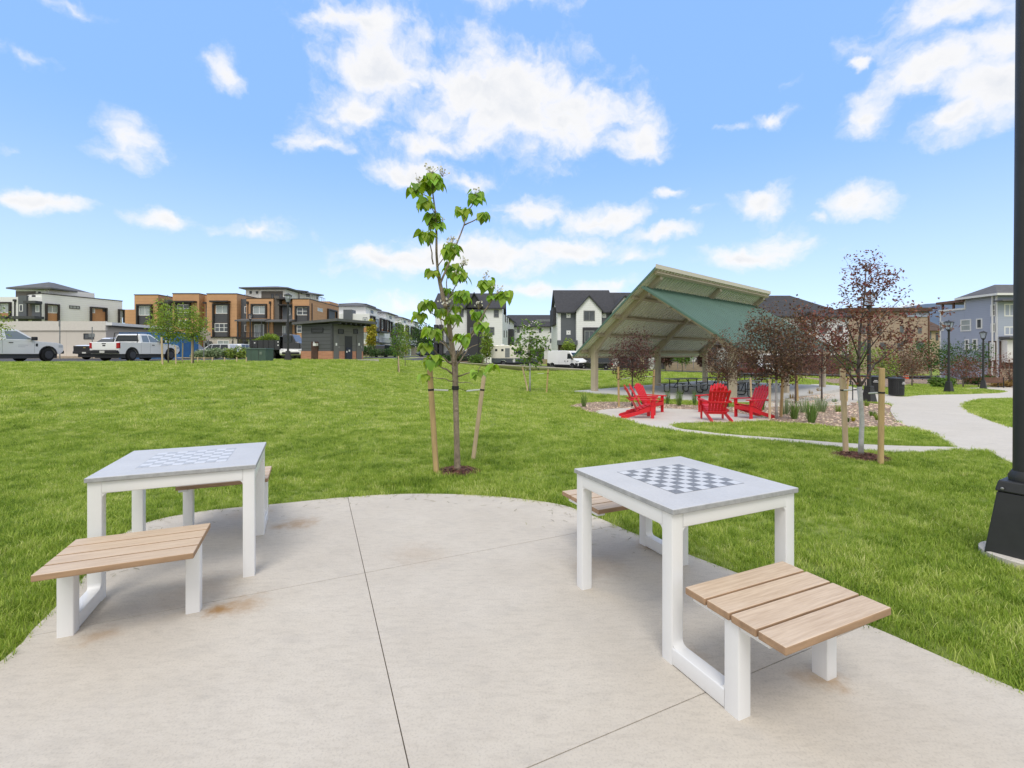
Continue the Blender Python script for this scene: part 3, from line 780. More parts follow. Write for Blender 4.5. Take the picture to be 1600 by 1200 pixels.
M_woodedge = mat('brown_plank_edge', (.37, .235, .14), .75, var=.25, scale=20, stretch=(.2, 1, 1))  # edges browner by nature, darkened too so the plank gaps look shaded
TW, TL, TQ = .915, .901, .509           # top width, length, chessboard
LU, LV, LEG, P2, PL, PU = .448, .433, .072, .814, .075, .1986
SW, SO, S1, S2, SZ = .672, -.128, .533, 1.0315, .4304
TH = .762; TT = .028
def chess_table(name, label, loc, yaw, dark, pale):
    """local x runs along the near seat (left to right for its sitter), local -y points out to the near seat"""
    t = thing(name, label, 'chess table', loc, yaw, 'chess tables on the concrete pad')
    y = lambda v: -v
    # stone top
    mb = MB(); mb.box(-TW / 2, TW / 2, -TL / 2, TL / 2, TH - TT, TH)
    # only the upper face is polished
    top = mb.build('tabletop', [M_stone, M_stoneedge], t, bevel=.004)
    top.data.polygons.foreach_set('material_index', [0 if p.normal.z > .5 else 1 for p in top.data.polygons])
    q = TQ / 8; md, ml, ln = MB(), MB(), MB()
    for i in range(8):
        for j in range(8):
            x0, y0 = -TQ / 2 + i * q, -TQ / 2 + j * q
            (md if (i + j) % 2 == 0 else ml).box(x0 + .0006, x0 + q - .0006, y0 + .0006, y0 + q - .0006, TH - .002, TH + .0012)
    b = .004
    for (x0, x1, y0, y1) in ((-TQ / 2 - b, TQ / 2 + b, -TQ / 2 - b, -TQ / 2), (-TQ / 2 - b, TQ / 2 + b, TQ / 2, TQ / 2 + b), (-TQ / 2 - b, -TQ / 2, -TQ / 2, TQ / 2), (TQ / 2, TQ / 2 + b, -TQ / 2, TQ / 2)):
        ln.box(x0, x1, y0, y1, TH - .002, TH + .0009)
    cbd = md.build('chessboard', dark, top); ml.build('pale_squares', pale, cbd); ln.build('board_border', dark, cbd)
    # apron under the top, with the small welded fillets in its corners
    za = TH - TT; zb = za - .075
    def fillet(mb, axis, x, z, sx, sz, d0, d1, r=.028):
        """concave corner filler in the plane across axis (0: y-z, 1: x-z)"""
        pts = [(x, z)] + [(x + sx * (r - r * math.sin(math.pi / 2 * k / 5)), z + sz * (r - r * math.cos(math.pi / 2 * k / 5))) for k in range(6)]
        mb.prism(pts, axis, d0, d1)
    for s in (-1, 1):
        mb = MB(); y0, y1 = sorted((s * LV, s * (LV - LEG)))
        mb.rbar(0, (-LU + LEG, y0, zb), (LU - LEG, y1, za))
        for q in (-1, 1): fillet(mb, 1, q * (LU - LEG), zb, -q, -1, y0 + .004, y1 - .004)
        mb.build('apron', M_white, t, smooth=30)
        mb = MB(); x0, x1 = sorted((s * LU, s * (LU - LEG)))
        mb.rbar(1, (x0, -LV + LEG, zb), (x1, LV - LEG, za))
        for q in (-1, 1): fillet(mb, 0, q * (LV - LEG), zb, -q, -1, x0 + .004, x1 - .004)
        mb.build('apron', M_white, t, smooth=30)
    zr = .085
    for sg in (1, -1):                       # the frame repeats by a half turn
        def ends(u0, u1, v0, v1, z0, z1):
            a, b_ = sorted((sg * u0, sg * u1)); c, d = sorted((-sg * v0, -sg * v1)); return (a, c, z0), (b_, d, z1)
        def rb(name, axis, *e, fil=()):
            mb = MB(); mb.rbar(axis, *ends(*e))
            for f in fil: fillet(mb, *f)
            return mb.build(name, M_white, t, smooth=30)
        rb('leg', 2, -LU, -LU + LEG, LV - LEG, LV, 0, za); rb('leg', 2, LU - LEG, LU, LV - LEG, LV, 0, za)
        x0, x1 = sorted((-sg * LU, -sg * (LU - LEG)))
        rb('runner', 1, -LU, -LU + LEG, LV - .0, P2 - PL, .003, zr, fil=((0, -sg * LV, zr, -sg, 1, x0 + .004, x1 - .004), (0, -sg * (P2 - PL), zr, sg, 1, x0 + .004, x1 - .004)))
        rb('seat_post', 2, -LU, -LU + LEG, P2 - PL, P2, 0, SZ - .034); rb('seat_post', 2, PU - LEG, PU, P2 - PL, P2, 0, SZ - .034)
        mb = MB()
        def bx(u0, u1, v0, v1, z0, z1):
            lo, hi = ends(u0, u1, v0, v1, z0, z1); mb.box(lo[0], hi[0], lo[1], hi[1], lo[2], hi[2])
        bx(-LU + LEG, PU - LEG, P2 - PL + .012, P2 - .012, SZ - .07, SZ - .034)
        for k in (-LU + .004, PU - LEG + .004): bx(k, k + LEG - .008, S1 + .03, P2 - PL - .002, SZ - .056, SZ - .035); bx(k, k + LEG - .008, P2 + .002, S2 - .08, SZ - .056, SZ - .035)
        mb.build('seat_bracket', M_white, t, bevel=.002)
        n = 4; gap = .010; pw = (S2 - S1 - gap * (n - 1)) / n
        for k in range(n):
            mb = MB(); v0 = S1 + k * (pw + gap)
            lo, hi = ends(SO - SW / 2, SO + SW / 2, v0, v0 + pw, SZ - .033, SZ); mb.box(lo[0], hi[0], lo[1], hi[1], lo[2], hi[2])
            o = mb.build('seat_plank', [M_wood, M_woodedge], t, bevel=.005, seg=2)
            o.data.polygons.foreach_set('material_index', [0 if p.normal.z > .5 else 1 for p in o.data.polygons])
            # screw heads
    # shim marks: dark levelling feet under the frame
    return t
chess_table('chess_table', 'white chess table with a strong black and white board, nearer the black lamp base', (1.0088, 2.8639, 0), .4237, M_sqd, M_sql)
chess_table('chess_table', 'white chess table with a faint grey board, on the left side of the pad', (-2.3395, 3.4245, 0), .4123, M_sqd2, M_sql2)
# ---------------------------------------------------------------- trees, stakes, plants
M_catleaf = leaf_mat('catalpa_leaf', (.27, .41, .05), .4, .38, .42)
M_petal = mat('white_blossom', (.80, .78, .70), .6)
M_bud = mat('catalpa_bud_stalk', (.20, .17, .08), .7)
M_catbark = mat('catalpa_bark', (.27, .215, .16), .9, var=.4, scale=16, bump=.9, bscale=70, stretch=(1, 1, .4))
M_plum = leaf_mat('plum_leaf', (.13, .066, .054), .55, .2)
M_plumred = leaf_mat('copper_leaf', (.20, .085, .058), .55, .28)
M_plumolive = leaf_mat('olive_plum_leaf', (.15, .092, .055), .55, .25)
M_green = leaf_mat('green_leaf', (.14, .235, .042), .45, .3)
M_yellowgreen = leaf_mat('yellow_green_leaf', (.27, .36, .07), .45, .35)
M_deep = leaf_mat('deep_green_leaf', (.06, .125, .025), .5, .2)
M_gold = leaf_mat('golden_leaf', (.48, .44, .06), .4, .35)
M_mulch = mat('bark_mulch', (.13, .062, .038), .95, var=.5, scale=40, island=.5)

def mulch_ring(x, y, r, label):
    MULCH.append((x, y, r * .96))
    rg = random.Random(int(x * 100)); mb = MB()
    n = 26; z = gz(x, y)
    ring = [(x + r * (.88 + .16 * rg.random()) * math.cos(6.283 * k / n), y + r * (.88 + .16 * rg.random()) * math.sin(6.283 * k / n)) for k in range(n)]
    mb.add([(x, y, z + .045)] + [(a, b, gz(a, b) + .006) for a, b in ring], [(0, k + 1, (k + 1) % n + 1) for k in range(n)])
    for i in range(int(1400 * r)):
        a, d = rg.uniform(0, 6.283), r * math.sqrt(rg.random()) * 1.05
        cx, cy = x + d * math.cos(a), y + d * math.sin(a); cz = z + .05 * (1 - d / r) + .012
        t = rg.uniform(0, 6.283); l = rg.uniform(.012, .035); w = rg.uniform(.004, .011); dz = rg.uniform(-.008, .012)
        ux, uy = math.cos(t) * l, math.sin(t) * l; vx, vy = -math.sin(t) * w, math.cos(t) * w
        mb.face([(cx - ux - vx, cy - uy - vy, cz - dz), (cx + ux - vx, cy + uy - vy, cz + dz), (cx + ux + vx, cy + uy + vy, cz + dz + .004), (cx - ux + vx, cy - uy + vy, cz - dz + .004)])
    return tag(mb.build('mulch_ring', M_mulch, recalc=False), label, 'mulch', 'mulch rings under staked trees')

def heart_leaf(mb, base, d, nrm, l, w, mi=0, fold=.18, droop=.35):
    """broad heart-shaped leaf: base point, direction of the tip, face normal"""
    d = d.normalized(); nrm = (nrm - d * nrm.dot(d)); nrm = nrm.normalized() if nrm.length > 1e-4 else d.orthogonal().normalized()
    s = d.cross(nrm)
    rows = [(-.06, .22), (.10, .50), (.35, .48), (.62, .33), (.84, .14)]
    L_, R_, C_ = [], [], []
    for t, hw in rows:
        dr = -droop * l * t * t
        c = base + d * (l * max(t, 0)) + nrm * dr
        C_.append(c)
        o = d * (l * (t if t < 0 else 0))
        L_.append(c + o - s * (w * hw) + nrm * (fold * w * hw)); R_.append(c + o + s * (w * hw) + nrm * (fold * w * hw))
    tip = base + d * l - nrm * (droop * l)
    n = len(rows)
    vs = C_ + L_ + R_ + [tip]
    fs = []
    for i in range(n - 1):
        fs.append((i, i + 1, n + i + 1, n + i)); fs.append((i, 2 * n + i, 2 * n + i + 1, i + 1))
    fs.append((n - 1, 3 * n, 2 * n - 1)); fs.append((n - 1, 3 * n - 1, 3 * n))
    mb.add(vs, fs, mi)

def rhomb(mb, p, d, n, l, w, mi=0):
    d = d.normalized(); s = d.cross(n); s = s.normalized() if s.length > 1e-4 else d.orthogonal().normalized()
    up = s.cross(d)
    mb.add([p, p + d * l * .5 - s * w * .5 + up * w * .2, p + d * l, p + d * l * .5 + s * w * .5 + up * w * .2, p + d * l * .5], [(0, 1, 4), (1, 2, 4), (0, 4, 3), (4, 2, 3)], mi)

# --- the young catalpa in the middle, limb by limb
def catalpa():
    rg = random.Random(5)
    Y0 = 6.14
    base = Vector((XA(715, Y0), Y0, gz(XA(715, Y0), Y0)))
    t = thing('catalpa_tree', 'young catalpa with big heart-shaped leaves and white blossom, tied between two stakes mid-lawn', 'tree', base)
    W = lambda px, py, dy=0: PX(px, py, Y0 + dy) - base
    # trunk: a curving leader
    tr = [(715, 738, 0), (714.5, 728, 0), (714, 700, 0), (713, 660, 0), (712, 620, 0), (711.5, 592, 0), (710.5, 570, 0), (707, 545, 0), (704, 525, .01), (700, 495, .03), (694, 472, .04), (688, 445, .05), (684, 425, .05), (682, 395, .04), (682, 365, .02), (680, 330, 0), (676, 300, -.03), (673, 284, -.05)]
    rr = [6.6, 5.2, 4.5, 4.4, 4.4, 4.7, 5.0, 4.0, 3.8, 3.6, 3.3, 3.0, 2.2, 1.9, 1.7, 1.4, 1.0, .7]
    mb = MB(); mb.tube([W(*p) for p in tr], [r * Y0 / F for r in rr], 12)
    # pruning knots
    for (px, py) in ((696, 478), (711, 566), (713, 640)): mb.sphere(W(px, py, -.02), .032 if py < 500 else .03, 8)
    mb.build('trunk', M_catbark, t, smooth=True)
    br = [([(677, 413, .05), (675, 395, .0), (672, 365, -.05), (671, 345, -.08)], 1.2), ([(688, 443, .05), (697, 422, .15), (706, 400, .22), (714, 380, .28), (725, 352, .35), (729, 336, .38), (740, 318, .4)], 1.9), ([(725, 352, .35), (738, 346, .3), (747, 339, .25), (755, 337, .22)], 1.2), ([(725, 352, .35), (726, 342, .42), (722, 332, .5)], .9),
          ([(713, 560, 0), (722, 545, -.12), (732, 527, -.22), (742, 512, -.3), (752, 497, -.34), (759, 484, -.36), (768, 470, -.36), (775, 464, -.36), (785, 464, -.36)], 1.9), ([(768, 470, -.36), (764, 458, -.3), (761, 446, -.26)], 1.0), ([(775, 464, -.36), (778, 456, -.38)], .8),
          ([(714, 570, 0), (724, 556, .15), (731, 545, .25), (747, 538, .35)], 1.5), ([(716, 556, 0), (730, 540, .3), (740, 522, .45), (748, 508, .5), (751, 495, .5)], 1.3), ([(724, 556, .15), (722, 542, .2), (724, 530, .25)], 1.0),
          ([(708, 570, 0), (694, 560, -.15), (683, 553, -.25), (672, 545, -.3), (664, 541, -.35)], 1.7), ([(707, 548, 0), (694, 538, .1), (680, 528, .2), (668, 512, .28), (660, 500, .3)], 1.4), ([(700, 505, .03), (692, 500, -.1), (682, 494, -.2), (668, 482, -.3), (658, 480, -.3)], 1.2),
          ([(708, 585, 0), (698, 577, -.15), (687, 572, -.3), (675, 566, -.4)], 1.6), ([(710, 596, 0), (696, 592, -.2), (676, 590, -.35), (664, 589, -.4)], .9), ([(716, 588, 0), (728, 584, -.2), (740, 581, -.35), (747, 584, -.4)], 1.2), ([(716, 597, 0), (728, 597, .2), (739, 599, .3)], .8), ([(747, 584, -.4), (753, 570, -.4), (757, 555, -.42), (768, 570, -.45)], .6),
          ([(696, 475, .04), (704, 462, -.1), (711, 448, -.2), (718, 438, -.25)], 1.3), ([(694, 472, .04), (698, 450, .2), (699, 432, .3), (708, 424, .35)], 1.1), ([(700, 495, .03), (706, 480, -.15), (713, 468, -.25), (721, 463, -.3)], 1.2), ([(703, 520, .01), (716, 500, .3), (722, 480, .4)], 1.0), ([(682, 372, .03), (676, 368, -.08), (668, 366, -.14)], .8), ([(683, 418, .05), (692, 405, -.1), (702, 396, -.18)], 1.0), ([(680, 335, 0), (673, 322, -.1), (668, 312, -.16)], .8), ([(677, 310, 0), (662, 304, .1), (650, 296, .18)], .8), ([(710, 575, 0), (715, 548, -.2), (722, 530, -.3)], 1.1), ([(708, 560, 0), (698, 540, -.2), (687, 525, -.35), (676, 520, -.4)], 1.2), ([(706, 535, 0), (690, 510, -.2), (686, 490, -.25)], 1.0)]
    mb = MB()
    for pts, r in br:
        P = [W(*p) for p in pts]
        # slight natural kinks
        Q = [P[0]]
        for a, b in zip(P, P[1:]):
            Q += [(a + b) / 2 + Vector((rg.gauss(0, .006), rg.gauss(0, .01), rg.gauss(0, .006))), b]
        mb.tube(Q, [r * Y0 / F * (1 - .6 * i / (len(Q) - 1)) for i in range(len(Q))], 7)
    mb.build('limbs', M_catbark, t, smooth=True)
    # leaf clusters: px, py, depth offset, radius px, leaves
    cl = [(676, 288, -.05, 26, 30), (650, 297, .18, 17, 13), (664, 318, -.16, 18, 13), (676, 340, -.05, 15, 10), (682, 352, 0, 11, 8), (667, 368, -.14, 15, 12), (704, 394, -.18, 19, 17), (709, 424, .3, 24, 20), (678, 428, 0, 13, 6), (719, 436, -.25, 16, 12), (722, 464, -.3, 17, 13), (742, 310, .4, 19, 16), (720, 331, .5, 13, 9), (756, 337, .22, 11, 7), (731, 330, .38, 10, 6), (761, 446, -.26, 17, 14), (788, 464, -.36, 14, 10), (768, 466, -.36, 9, 5), (666, 478, -.3, 16, 10), (656, 494, -.3, 12, 7), (687, 489, -.25, 10, 7), (706, 500, -.1, 13, 9), (698, 516, .1, 9, 5), (746, 492, .5, 15, 11), (676, 520, -.4, 15, 10), (724, 529, -.3, 14, 10), (752, 512, -.3, 13, 9), (664, 541, -.35, 13, 7), (677, 564, -.4, 15, 10), (663, 588, -.4, 8, 4), (746, 583, -.4, 9, 6), (769, 573, -.45, 7, 4), (700, 455, .1, 10, 5), (713, 480, .3, 9, 5)]
    mb = MB()
    for (px, py, dy, rp, n) in cl:
        n = int(n * 1.6)
        c = W(px, py, dy); r = rp * Y0 / F
        for i in range(n):
            a = 6.283 * (i + rg.random() * .8) / n; e = rg.uniform(-.15, .9)
            out = Vector((math.cos(a) * math.cos(e), math.sin(a) * math.cos(e), math.sin(e)))
            tip0 = c + Vector((out.x * r * .55, out.y * r * .55, out.z * r * .7 + .01)) * rg.uniform(.5, 1.1)
            mb.tube([c - Vector((0, 0, r * .45)), (c + tip0) / 2 + Vector((0, 0, .012)), tip0], [.0022, .0018, .0015], 4, 1)
            d = Vector((out.x * rg.uniform(.4, 1), out.y * rg.uniform(.4, 1), rg.uniform(-1.25, -.25)))
            nr = Vector((out.x * .8 + rg.gauss(0, .3), out.y * .8 + rg.gauss(0, .3), .75))
            l = rg.uniform(.075, .15) * (1 if rp > 10 else .85)
            heart_leaf(mb, tip0, d, nr, l, l * rg.uniform(.78, .98), 0, rg.uniform(.1, .45), rg.uniform(.1, .5))
    mb.build('foliage', [M_catleaf, mat('catalpa_stalk', (.16, .22, .06), .6)], t, recalc=False, smooth=True)
    # blossom panicles
    for (px, py, dy, n, s) in ((673, 266, -.05, 26, 1), (655, 279, .15, 12, .8), (691, 268, 0, 14, .9), (705, 377, -.2, 26, 1), (723, 408, .25, 18, 1), (701, 472, .02, 22, 1), (744, 299, .4, 10, .8), (757, 431, -.26, 8, .8), (779, 452, -.36, 14, .9), (748, 476, .45, 12, .8), (690, 343, .0, 12, .7), (716, 428, -.25, 12, .8)):
        fl, bd = MB(), MB(); c = W(px, py, dy)
        for i in range(n):
            o = c + Vector((rg.gauss(0, .04), rg.gauss(0, .04), rg.uniform(-.05, .06))) * s
            bd.tube([c - Vector((0, 0, .07)), o], [.0025, .0012], 4)
            if rg.random() < .78:
                ax = Vector((rg.gauss(0, 1), rg.gauss(0, 1) - .6, rg.gauss(.2, .6))).normalized(); u = ax.orthogonal().normalized(); v = ax.cross(u); rad = rg.uniform(.014, .024) * s
                vs = [o - ax * .012]
                for k in range(10):
                    q = 6.283 * k / 10; rr_ = rad * (1 if k % 2 else .7)
                    vs.append(o + u * math.cos(q) * rr_ + v * math.sin(q) * rr_ + ax * rg.uniform(0, .006))
                fl.add(vs, [(0, k + 1, (k + 1) % 10 + 1) for k in range(10)])
            else: bd.sphere(o, .005, 6)
        p = bd.build('flower_stalk', M_bud, t, recalc=False)
        fl.build('blossom', M_petal, p, recalc=False)
    mulch_ring(base.x, base.y, .27, 'ring of brown bark mulch around the foot of the young catalpa')
    return base
CAT = catalpa()

def stake(top, bot, Y, wpx, m, label, strap=None, n=10, group='wooden stakes holding young trees'):
    """a round stake from photo points; strap = (photo points, depth) of its webbing tie"""
    B = PX(bot[0], bot[1], Y)
    t = thing('tree_stake', label, 'stake', B, 0, group)
    T = PX(top[0], top[1], Y) - B; r = wpx * Y / F / 2
    mb = MB()
    k = 9
    mb.tube([Vector((0, 0, -.12))] + [T * (i / k) for i in range(k)] + [T * .995, T], [r * 1.02] * (k + 1) + [r, r * .8], n)
    mb.build('post', m, t, smooth=40)
    if strap:
        pts, dys = strap
        P = [PX(a, b, d) - B for (a, b), d in zip(pts, dys)]
        f = (pts[0][1] - top[1]) / (bot[1] - top[1])
        c = T * (1 - f)
        mb = MB(); mb.tube([c - T.normalized() * .012, c + T.normalized() * .012], r * 1.12, n); mb.tube([c, P[0]], .004, 5)
        q = mb.build('tie_wire', M_rubber, t)
        mb = MB(); mb.tube([P[1], P[2]], .004, 5); mb.build('tie_wire', M_rubber, t)
        sl = MB(); sl.tube([P[0], P[1]], .0115, 8); sl.build('strap', M_strap, t)
    return t
YC = 6.05
stake((671.5, 578), (682, 741), YC, 8.6, M_stake, 'golden round stake leaning left of the young catalpa', ([(678, 609), (700, 610), (711, 605)], [YC, 6.1, 6.14]))
stake((756.5, 586), (739.5, 716), 6.85, 6.6, M_stakepale, 'pale stake leaning to the right behind the young catalpa', ([(749, 609), (729, 611), (715, 606)], [6.8, 6.3, 6.14]))
# black collar of the ties
mb = MB(); mb.tube([PX(711.5, 609, 6.14), PX(711.7, 603, 6.14)], .046, 12)
tag(mb.build('tie_collar', M_rubber), 'black rubber collar tied round the trunk of the young catalpa', 'tree tie')

def tree(name, label, group, x, y, fork, crown, rad, leafm, bark, r0=.035, nlimb=16, nleaf=2600, leaf=(.055, .034), seed=1, lean=0, trunkmat=None, sparse=.16, cat='tree', multi=False, base_z=None, shape=1.0, open_=0):
    """small tree: fork height, crown (bottom, top), crown radius; foliage gathers along the twigs"""
    rg = random.Random(seed); z0 = gz(x, y) if base_z is None else base_z
    t = thing(name, label, cat, (x, y, z0), 0, group)
    cb, ct = crown; cm = (cb + ct) / 2; ch = (ct - cb) / 2
    top = Vector((lean, rg.gauss(0, .05), ct * .93))
    mb = MB()
    tp = [Vector((0, 0, -.05)), Vector((lean * .1, 0, fork * .5)), Vector((lean * .3, 0, fork))]
    mb.tube(tp, [r0 * 1.25, r0, r0 * .9], 9)
    trunk = mb.build('trunk', trunkmat or bark, t, smooth=True)
    lim = MB(); tips = []
    up = [Vector((lean * .3, 0, fork)), Vector((lean * .6 + rg.gauss(0, .04), rg.gauss(0, .04), (fork + ct) / 2)), top]
    lim.tube(up, [r0 * .85, r0 * .5, r0 * .12], 7); 
    tips += [top, up[1] * .35 + top * .65]
    for i in range(nlimb):
        f = (i + .5) / nlimb
        a = i * 2.4 + rg.uniform(-.4, .4)
        zz = cb + (ct - cb) * (.08 + .86 * f ** shape)
        prof = math.sqrt(max(.05, 1 - ((zz - cm) / ch) ** 2))
        rr = rad * prof * rg.uniform(.65, 1.05)
        zs = fork + (min(zz, ct * .85) - fork) * rg.uniform(.05, .45)
        s = Vector((lean * .3, 0, fork)).lerp(top, max(0, (zs - fork) / max(.1, ct - fork)))
        e = Vector((math.cos(a) * rr + lean * .5, math.sin(a) * rr, zz))
        m = s.lerp(e, .5) + Vector((math.cos(a) * rr * .12, math.sin(a) * rr * .12, -.06 * ch))
        r1 = r0 * rg.uniform(.3, .5)
        lim.tube([s, m, e], [r1, r1 * .6, r1 * .15], 5)
        tips += [e, m.lerp(e, .6), m]
        for k in range(3):
            b = m.lerp(e, rg.uniform(.1, .9)); v = Vector((rg.gauss(0, 1), rg.gauss(0, 1), rg.gauss(.35, .7))) * rad * .3
            lim.tube([b, b + v], [r1 * .3, r1 * .1], 4); tips += [b + v, b + v * .5]
    lim.build('limbs', bark, t, smooth=True, recalc=False)
    lf = MB()
    for i in range(nleaf):
        c = rg.choice(tips); g = sparse * rad / .8
        p = c + Vector((rg.gauss(0, g), rg.gauss(0, g), rg.gauss(0, g * .8)))
        q = ((p.x - lean * .5) / rad) ** 2 + (p.y / rad) ** 2 + ((p.z - cm) / ch) ** 2
        if q > 1.25 + rg.random() * .25: continue
        d = Vector((rg.gauss(0, 1), rg.gauss(0, 1), rg.gauss(.1, .8))); n = Vector((rg.gauss(0, .6), rg.gauss(0, .6), 1))
        l = leaf[0] * rg.uniform(.6, 1.25)
        rhomb(lf, p, d, n, l, leaf[1] * l / leaf[0])
    lf.build('foliage', leafm, t, recalc=False)
    return t
PLG = 'young purple-leaf trees around the patio'
def at(px, Y): return XA(px, Y), Y
# plum trees round the patio
x, y = at(988, 17.2); tree('purple_plum_tree', 'round plum-leaved tree standing behind the red chairs on the left, in front of the pavilion', PLG, x, y, 1.05, (.95, 2.95), .82, M_plum, M_barkdark, .03, 22, 4300, (.068, .046), 21)
x, y = at(1137, 17.0); tree('purple_plum_tree', 'plum-leaved tree beside a pavilion post, behind the right-hand red chairs', PLG, x, y, .95, (.85, 2.85), .78, M_plumolive, M_barkdark, .03, 20, 4000, (.068, .046), 22)
x, y = at(1213, 12.7); tree('purple_plum_tree', 'dense dark plum tree with a white-wrapped trunk at the right edge of the chair patio', PLG, x, y, 1.05, (1.0, 3.25), .84, M_plumolive, M_barkdark, .032, 28, 7200, (.066, .045), 23, trunkmat=M_barkwhite)
x, y = at(1243, 18.6); tree('purple_plum_tree', 'bronze plum tree behind the ornamental grasses, its crown merging with the dense dark one', PLG, x, y, 1.15, (1.1, 3.5), .9, M_plum, M_barkdark, .032, 22, 4600, (.075, .05), 24)
x, y = at(1284, 20.0); tree('purple_plum_tree', 'reddish plum tree rising from the rock bed beside the path junction', PLG, x, y, 1.2, (1.1, 3.7), 1.05, M_plumred, M_barkdark, .032, 20, 3600, (.075, .05), 25)

# the taller, sparse copper tree at the right with its painted trunk
def copper_tree():
    rg = random.Random(12); Y0 = 7.14; B = PX(1345, 714, Y0); B.z = gz(B.x, B.y)
    t = thing('copper_leaf_tree', 'sparse copper-leaved young tree with a grey-white trunk tied between two square-topped stakes', 'tree', B)
    W = lambda px, py, dy=0: PX(px, py, Y0 + dy) - B
    mb = MB(); mb.tube([W(1345, 716), W(1345.5, 690), W(1347, 660), W(1345, 630), W(1343, 604)], [.042, .034, .031, .031, .034], 10); mb.build('trunk', M_barkwhite, t, smooth=True)
    lim = MB(); tips = []
    lead = [(1343, 604, 0), (1341, 585, 0), (1342, 560, 0), (1343, 530, .05), (1346, 500, .1), (1350, 470, .1), (1352, 440, .05), (1354, 412, 0)]
    lim.tube([W(*p) for p in lead], [.03, .024, .02, .017, .014, .011, .008, .003], 8)
    LB = [([(1342, 604, 0), (1330, 588, -.1), (1318, 570, -.25), (1300, 552, -.4), (1285, 535, -.5)], .016), ([(1344, 604, 0), (1355, 588, .05), (1366, 570, .1), (1382, 555, .2), (1400, 535, .3), (1420, 515, .35)], .017), ([(1341, 585, 0), (1325, 560, .3), (1308, 530, .45), (1290, 505, .5), (1278, 490, .5)], .013), ([(1341, 575, 0), (1358, 545, -.35), (1378, 520, -.5), (1395, 500, -.55)], .013), ([(1342, 560, 0), (1332, 530, -.3), (1320, 500, -.45), (1305, 478, -.5)], .012), ([(1343, 545, 0), (1365, 515, .35), (1385, 490, .45), (1405, 470, .5)], .012), ([(1344, 520, 0), (1335, 490, .35), (1325, 465, .4)], .009), ([(1346, 500, .1), (1362, 475, -.25), (1375, 458, -.3), (1385, 450, -.3)], .009), ([(1350, 470, .1), (1342, 450, -.15), (1336, 436, -.2)], .006), ([(1352, 450, .1), (1362, 436, .25), (1372, 428, .3)], .005), ([(1342, 565, 0), (1355, 540, .5), (1360, 500, .6)], .011), ([(1341, 570, 0), (1310, 555, -.1), (1280, 520, -.1), (1262, 500, -.1)], .011), ([(1366, 570, .1), (1395, 550, .1), (1425, 520, 0), (1442, 490, 0)], .009)]
    for pts, r in LB:
        P = [W(*p) for p in pts]; lim.tube(P, [r * (1 - .8 * i / (len(P) - 1)) for i in range(len(P))], 6)
        for i in range(len(P) - 1):
            for k in range(5):
                b = P[i].lerp(P[i + 1], rg.random()); f = (i + 1) / len(P)
                if f < .35: continue
                v = Vector((rg.gauss(0, .16), rg.gauss(0, .16), rg.gauss(.09, .13))); lim.tube([b, b + v], [.003, .001], 4); tips += [b + v, b + v * .6]
        tips += [P[-1], P[-2].lerp(P[-1], .5)]
    for f in (.72, .8, .88, .94, 1):
        p = Vector((0, 0, 0)).lerp(W(1354, 412), 1); 
    for (px, py) in ((1346, 500), (1350, 470), (1352, 440), (1353, 425), (1354, 412)):
        for k in range(7): tips.append(W(px, py, .05) + Vector((rg.gauss(0, .1), rg.gauss(0, .1), rg.gauss(0, .08))))
    lim.build('limbs', M_barkdark, t, smooth=True, recalc=False)
    lf = MB()
    for i in range(3600):
        c = rg.choice(tips); p = c + Vector((rg.gauss(0, .06), rg.gauss(0, .045), rg.gauss(0, .045)))
        rhomb(lf, p, Vector((rg.gauss(0, 1), rg.gauss(0, 1), rg.gauss(0, .7))), Vector((rg.gauss(0, .7), rg.gauss(0, .7), 1)), rg.uniform(.035, .07), rg.uniform(.02, .036))
    lf.build('foliage', M_plumred, t, recalc=False)
    mulch_ring(B.x, B.y, .36, 'ring of brown bark mulch around the foot of the copper-leaved tree')
    return B
copper_tree()
stake((1316.5, 576), (1321.5, 706), 7.45, 7.6, M_stakepale, 'pale stake on the left of the copper-leaved tree', ([(1319, 609.5), (1331, 609.5), (1342, 607)], [7.4, 7.25, 7.14]))
stake((1378, 575), (1376, 724), 6.66, 8.2, M_stake, 'thick golden stake on the right of the copper-leaved tree', ([(1372, 613.5), (1358, 614.5), (1346, 607)], [6.7, 6.95, 7.14]))

# stakes of the plum trees
for (tp, bt, Y, w, m, lab, st) in (
    ((966, 573), (967, 635), 17.0, 3.2, M_stake, 'thin golden stake left of the plum tree behind the left-hand chairs', ([(970, 592.5), (985, 590), (988, 588)], [17.1, 17.2, 17.2])),
    ((1022, 578), (1020, 634), 18.0, 3.2, M_stake, 'thin golden stake between the left-hand plum tree and a pavilion post', ([(1019, 588.5), (1006, 588.5), (990, 588)], [17.9, 17.5, 17.2])),
    ((1122.5, 580), (1122, 636), 17.6, 2.8, M_stake, 'thin stake behind the backs of the right-hand red chairs', None),
    ((1203, 592), (1202.5, 664), 12.5, 3.6, M_stakepale, 'mossy stake left of the white-wrapped plum trunk', None),
    ((1223, 588), (1220, 658), 13.3, 4.2, M_stake, 'tan stake leaning right of the white-wrapped plum trunk', None),
    ((1244.5, 586), (1246, 622), 19.0, 3.6, M_stake, 'tan stake against the trunk of the bronze plum tree', None),
    ((1172.5, 590), (1174, 626), 18.4, 3.0, M_stakepale, 'pale stub of a stake under the pavilion edge', None),
    ((1325.5, 588), (1322.5, 628), 20.0, 2.8, M_stake, 'golden stake leaning beside the bike rack', None),
    ((1313, 590), (1314, 628), 20.6, 2.6, M_stakepale, 'slim stake behind the pale copper-tree stake', None)):
    stake(tp, bt, Y, w, m, lab, st, 8)

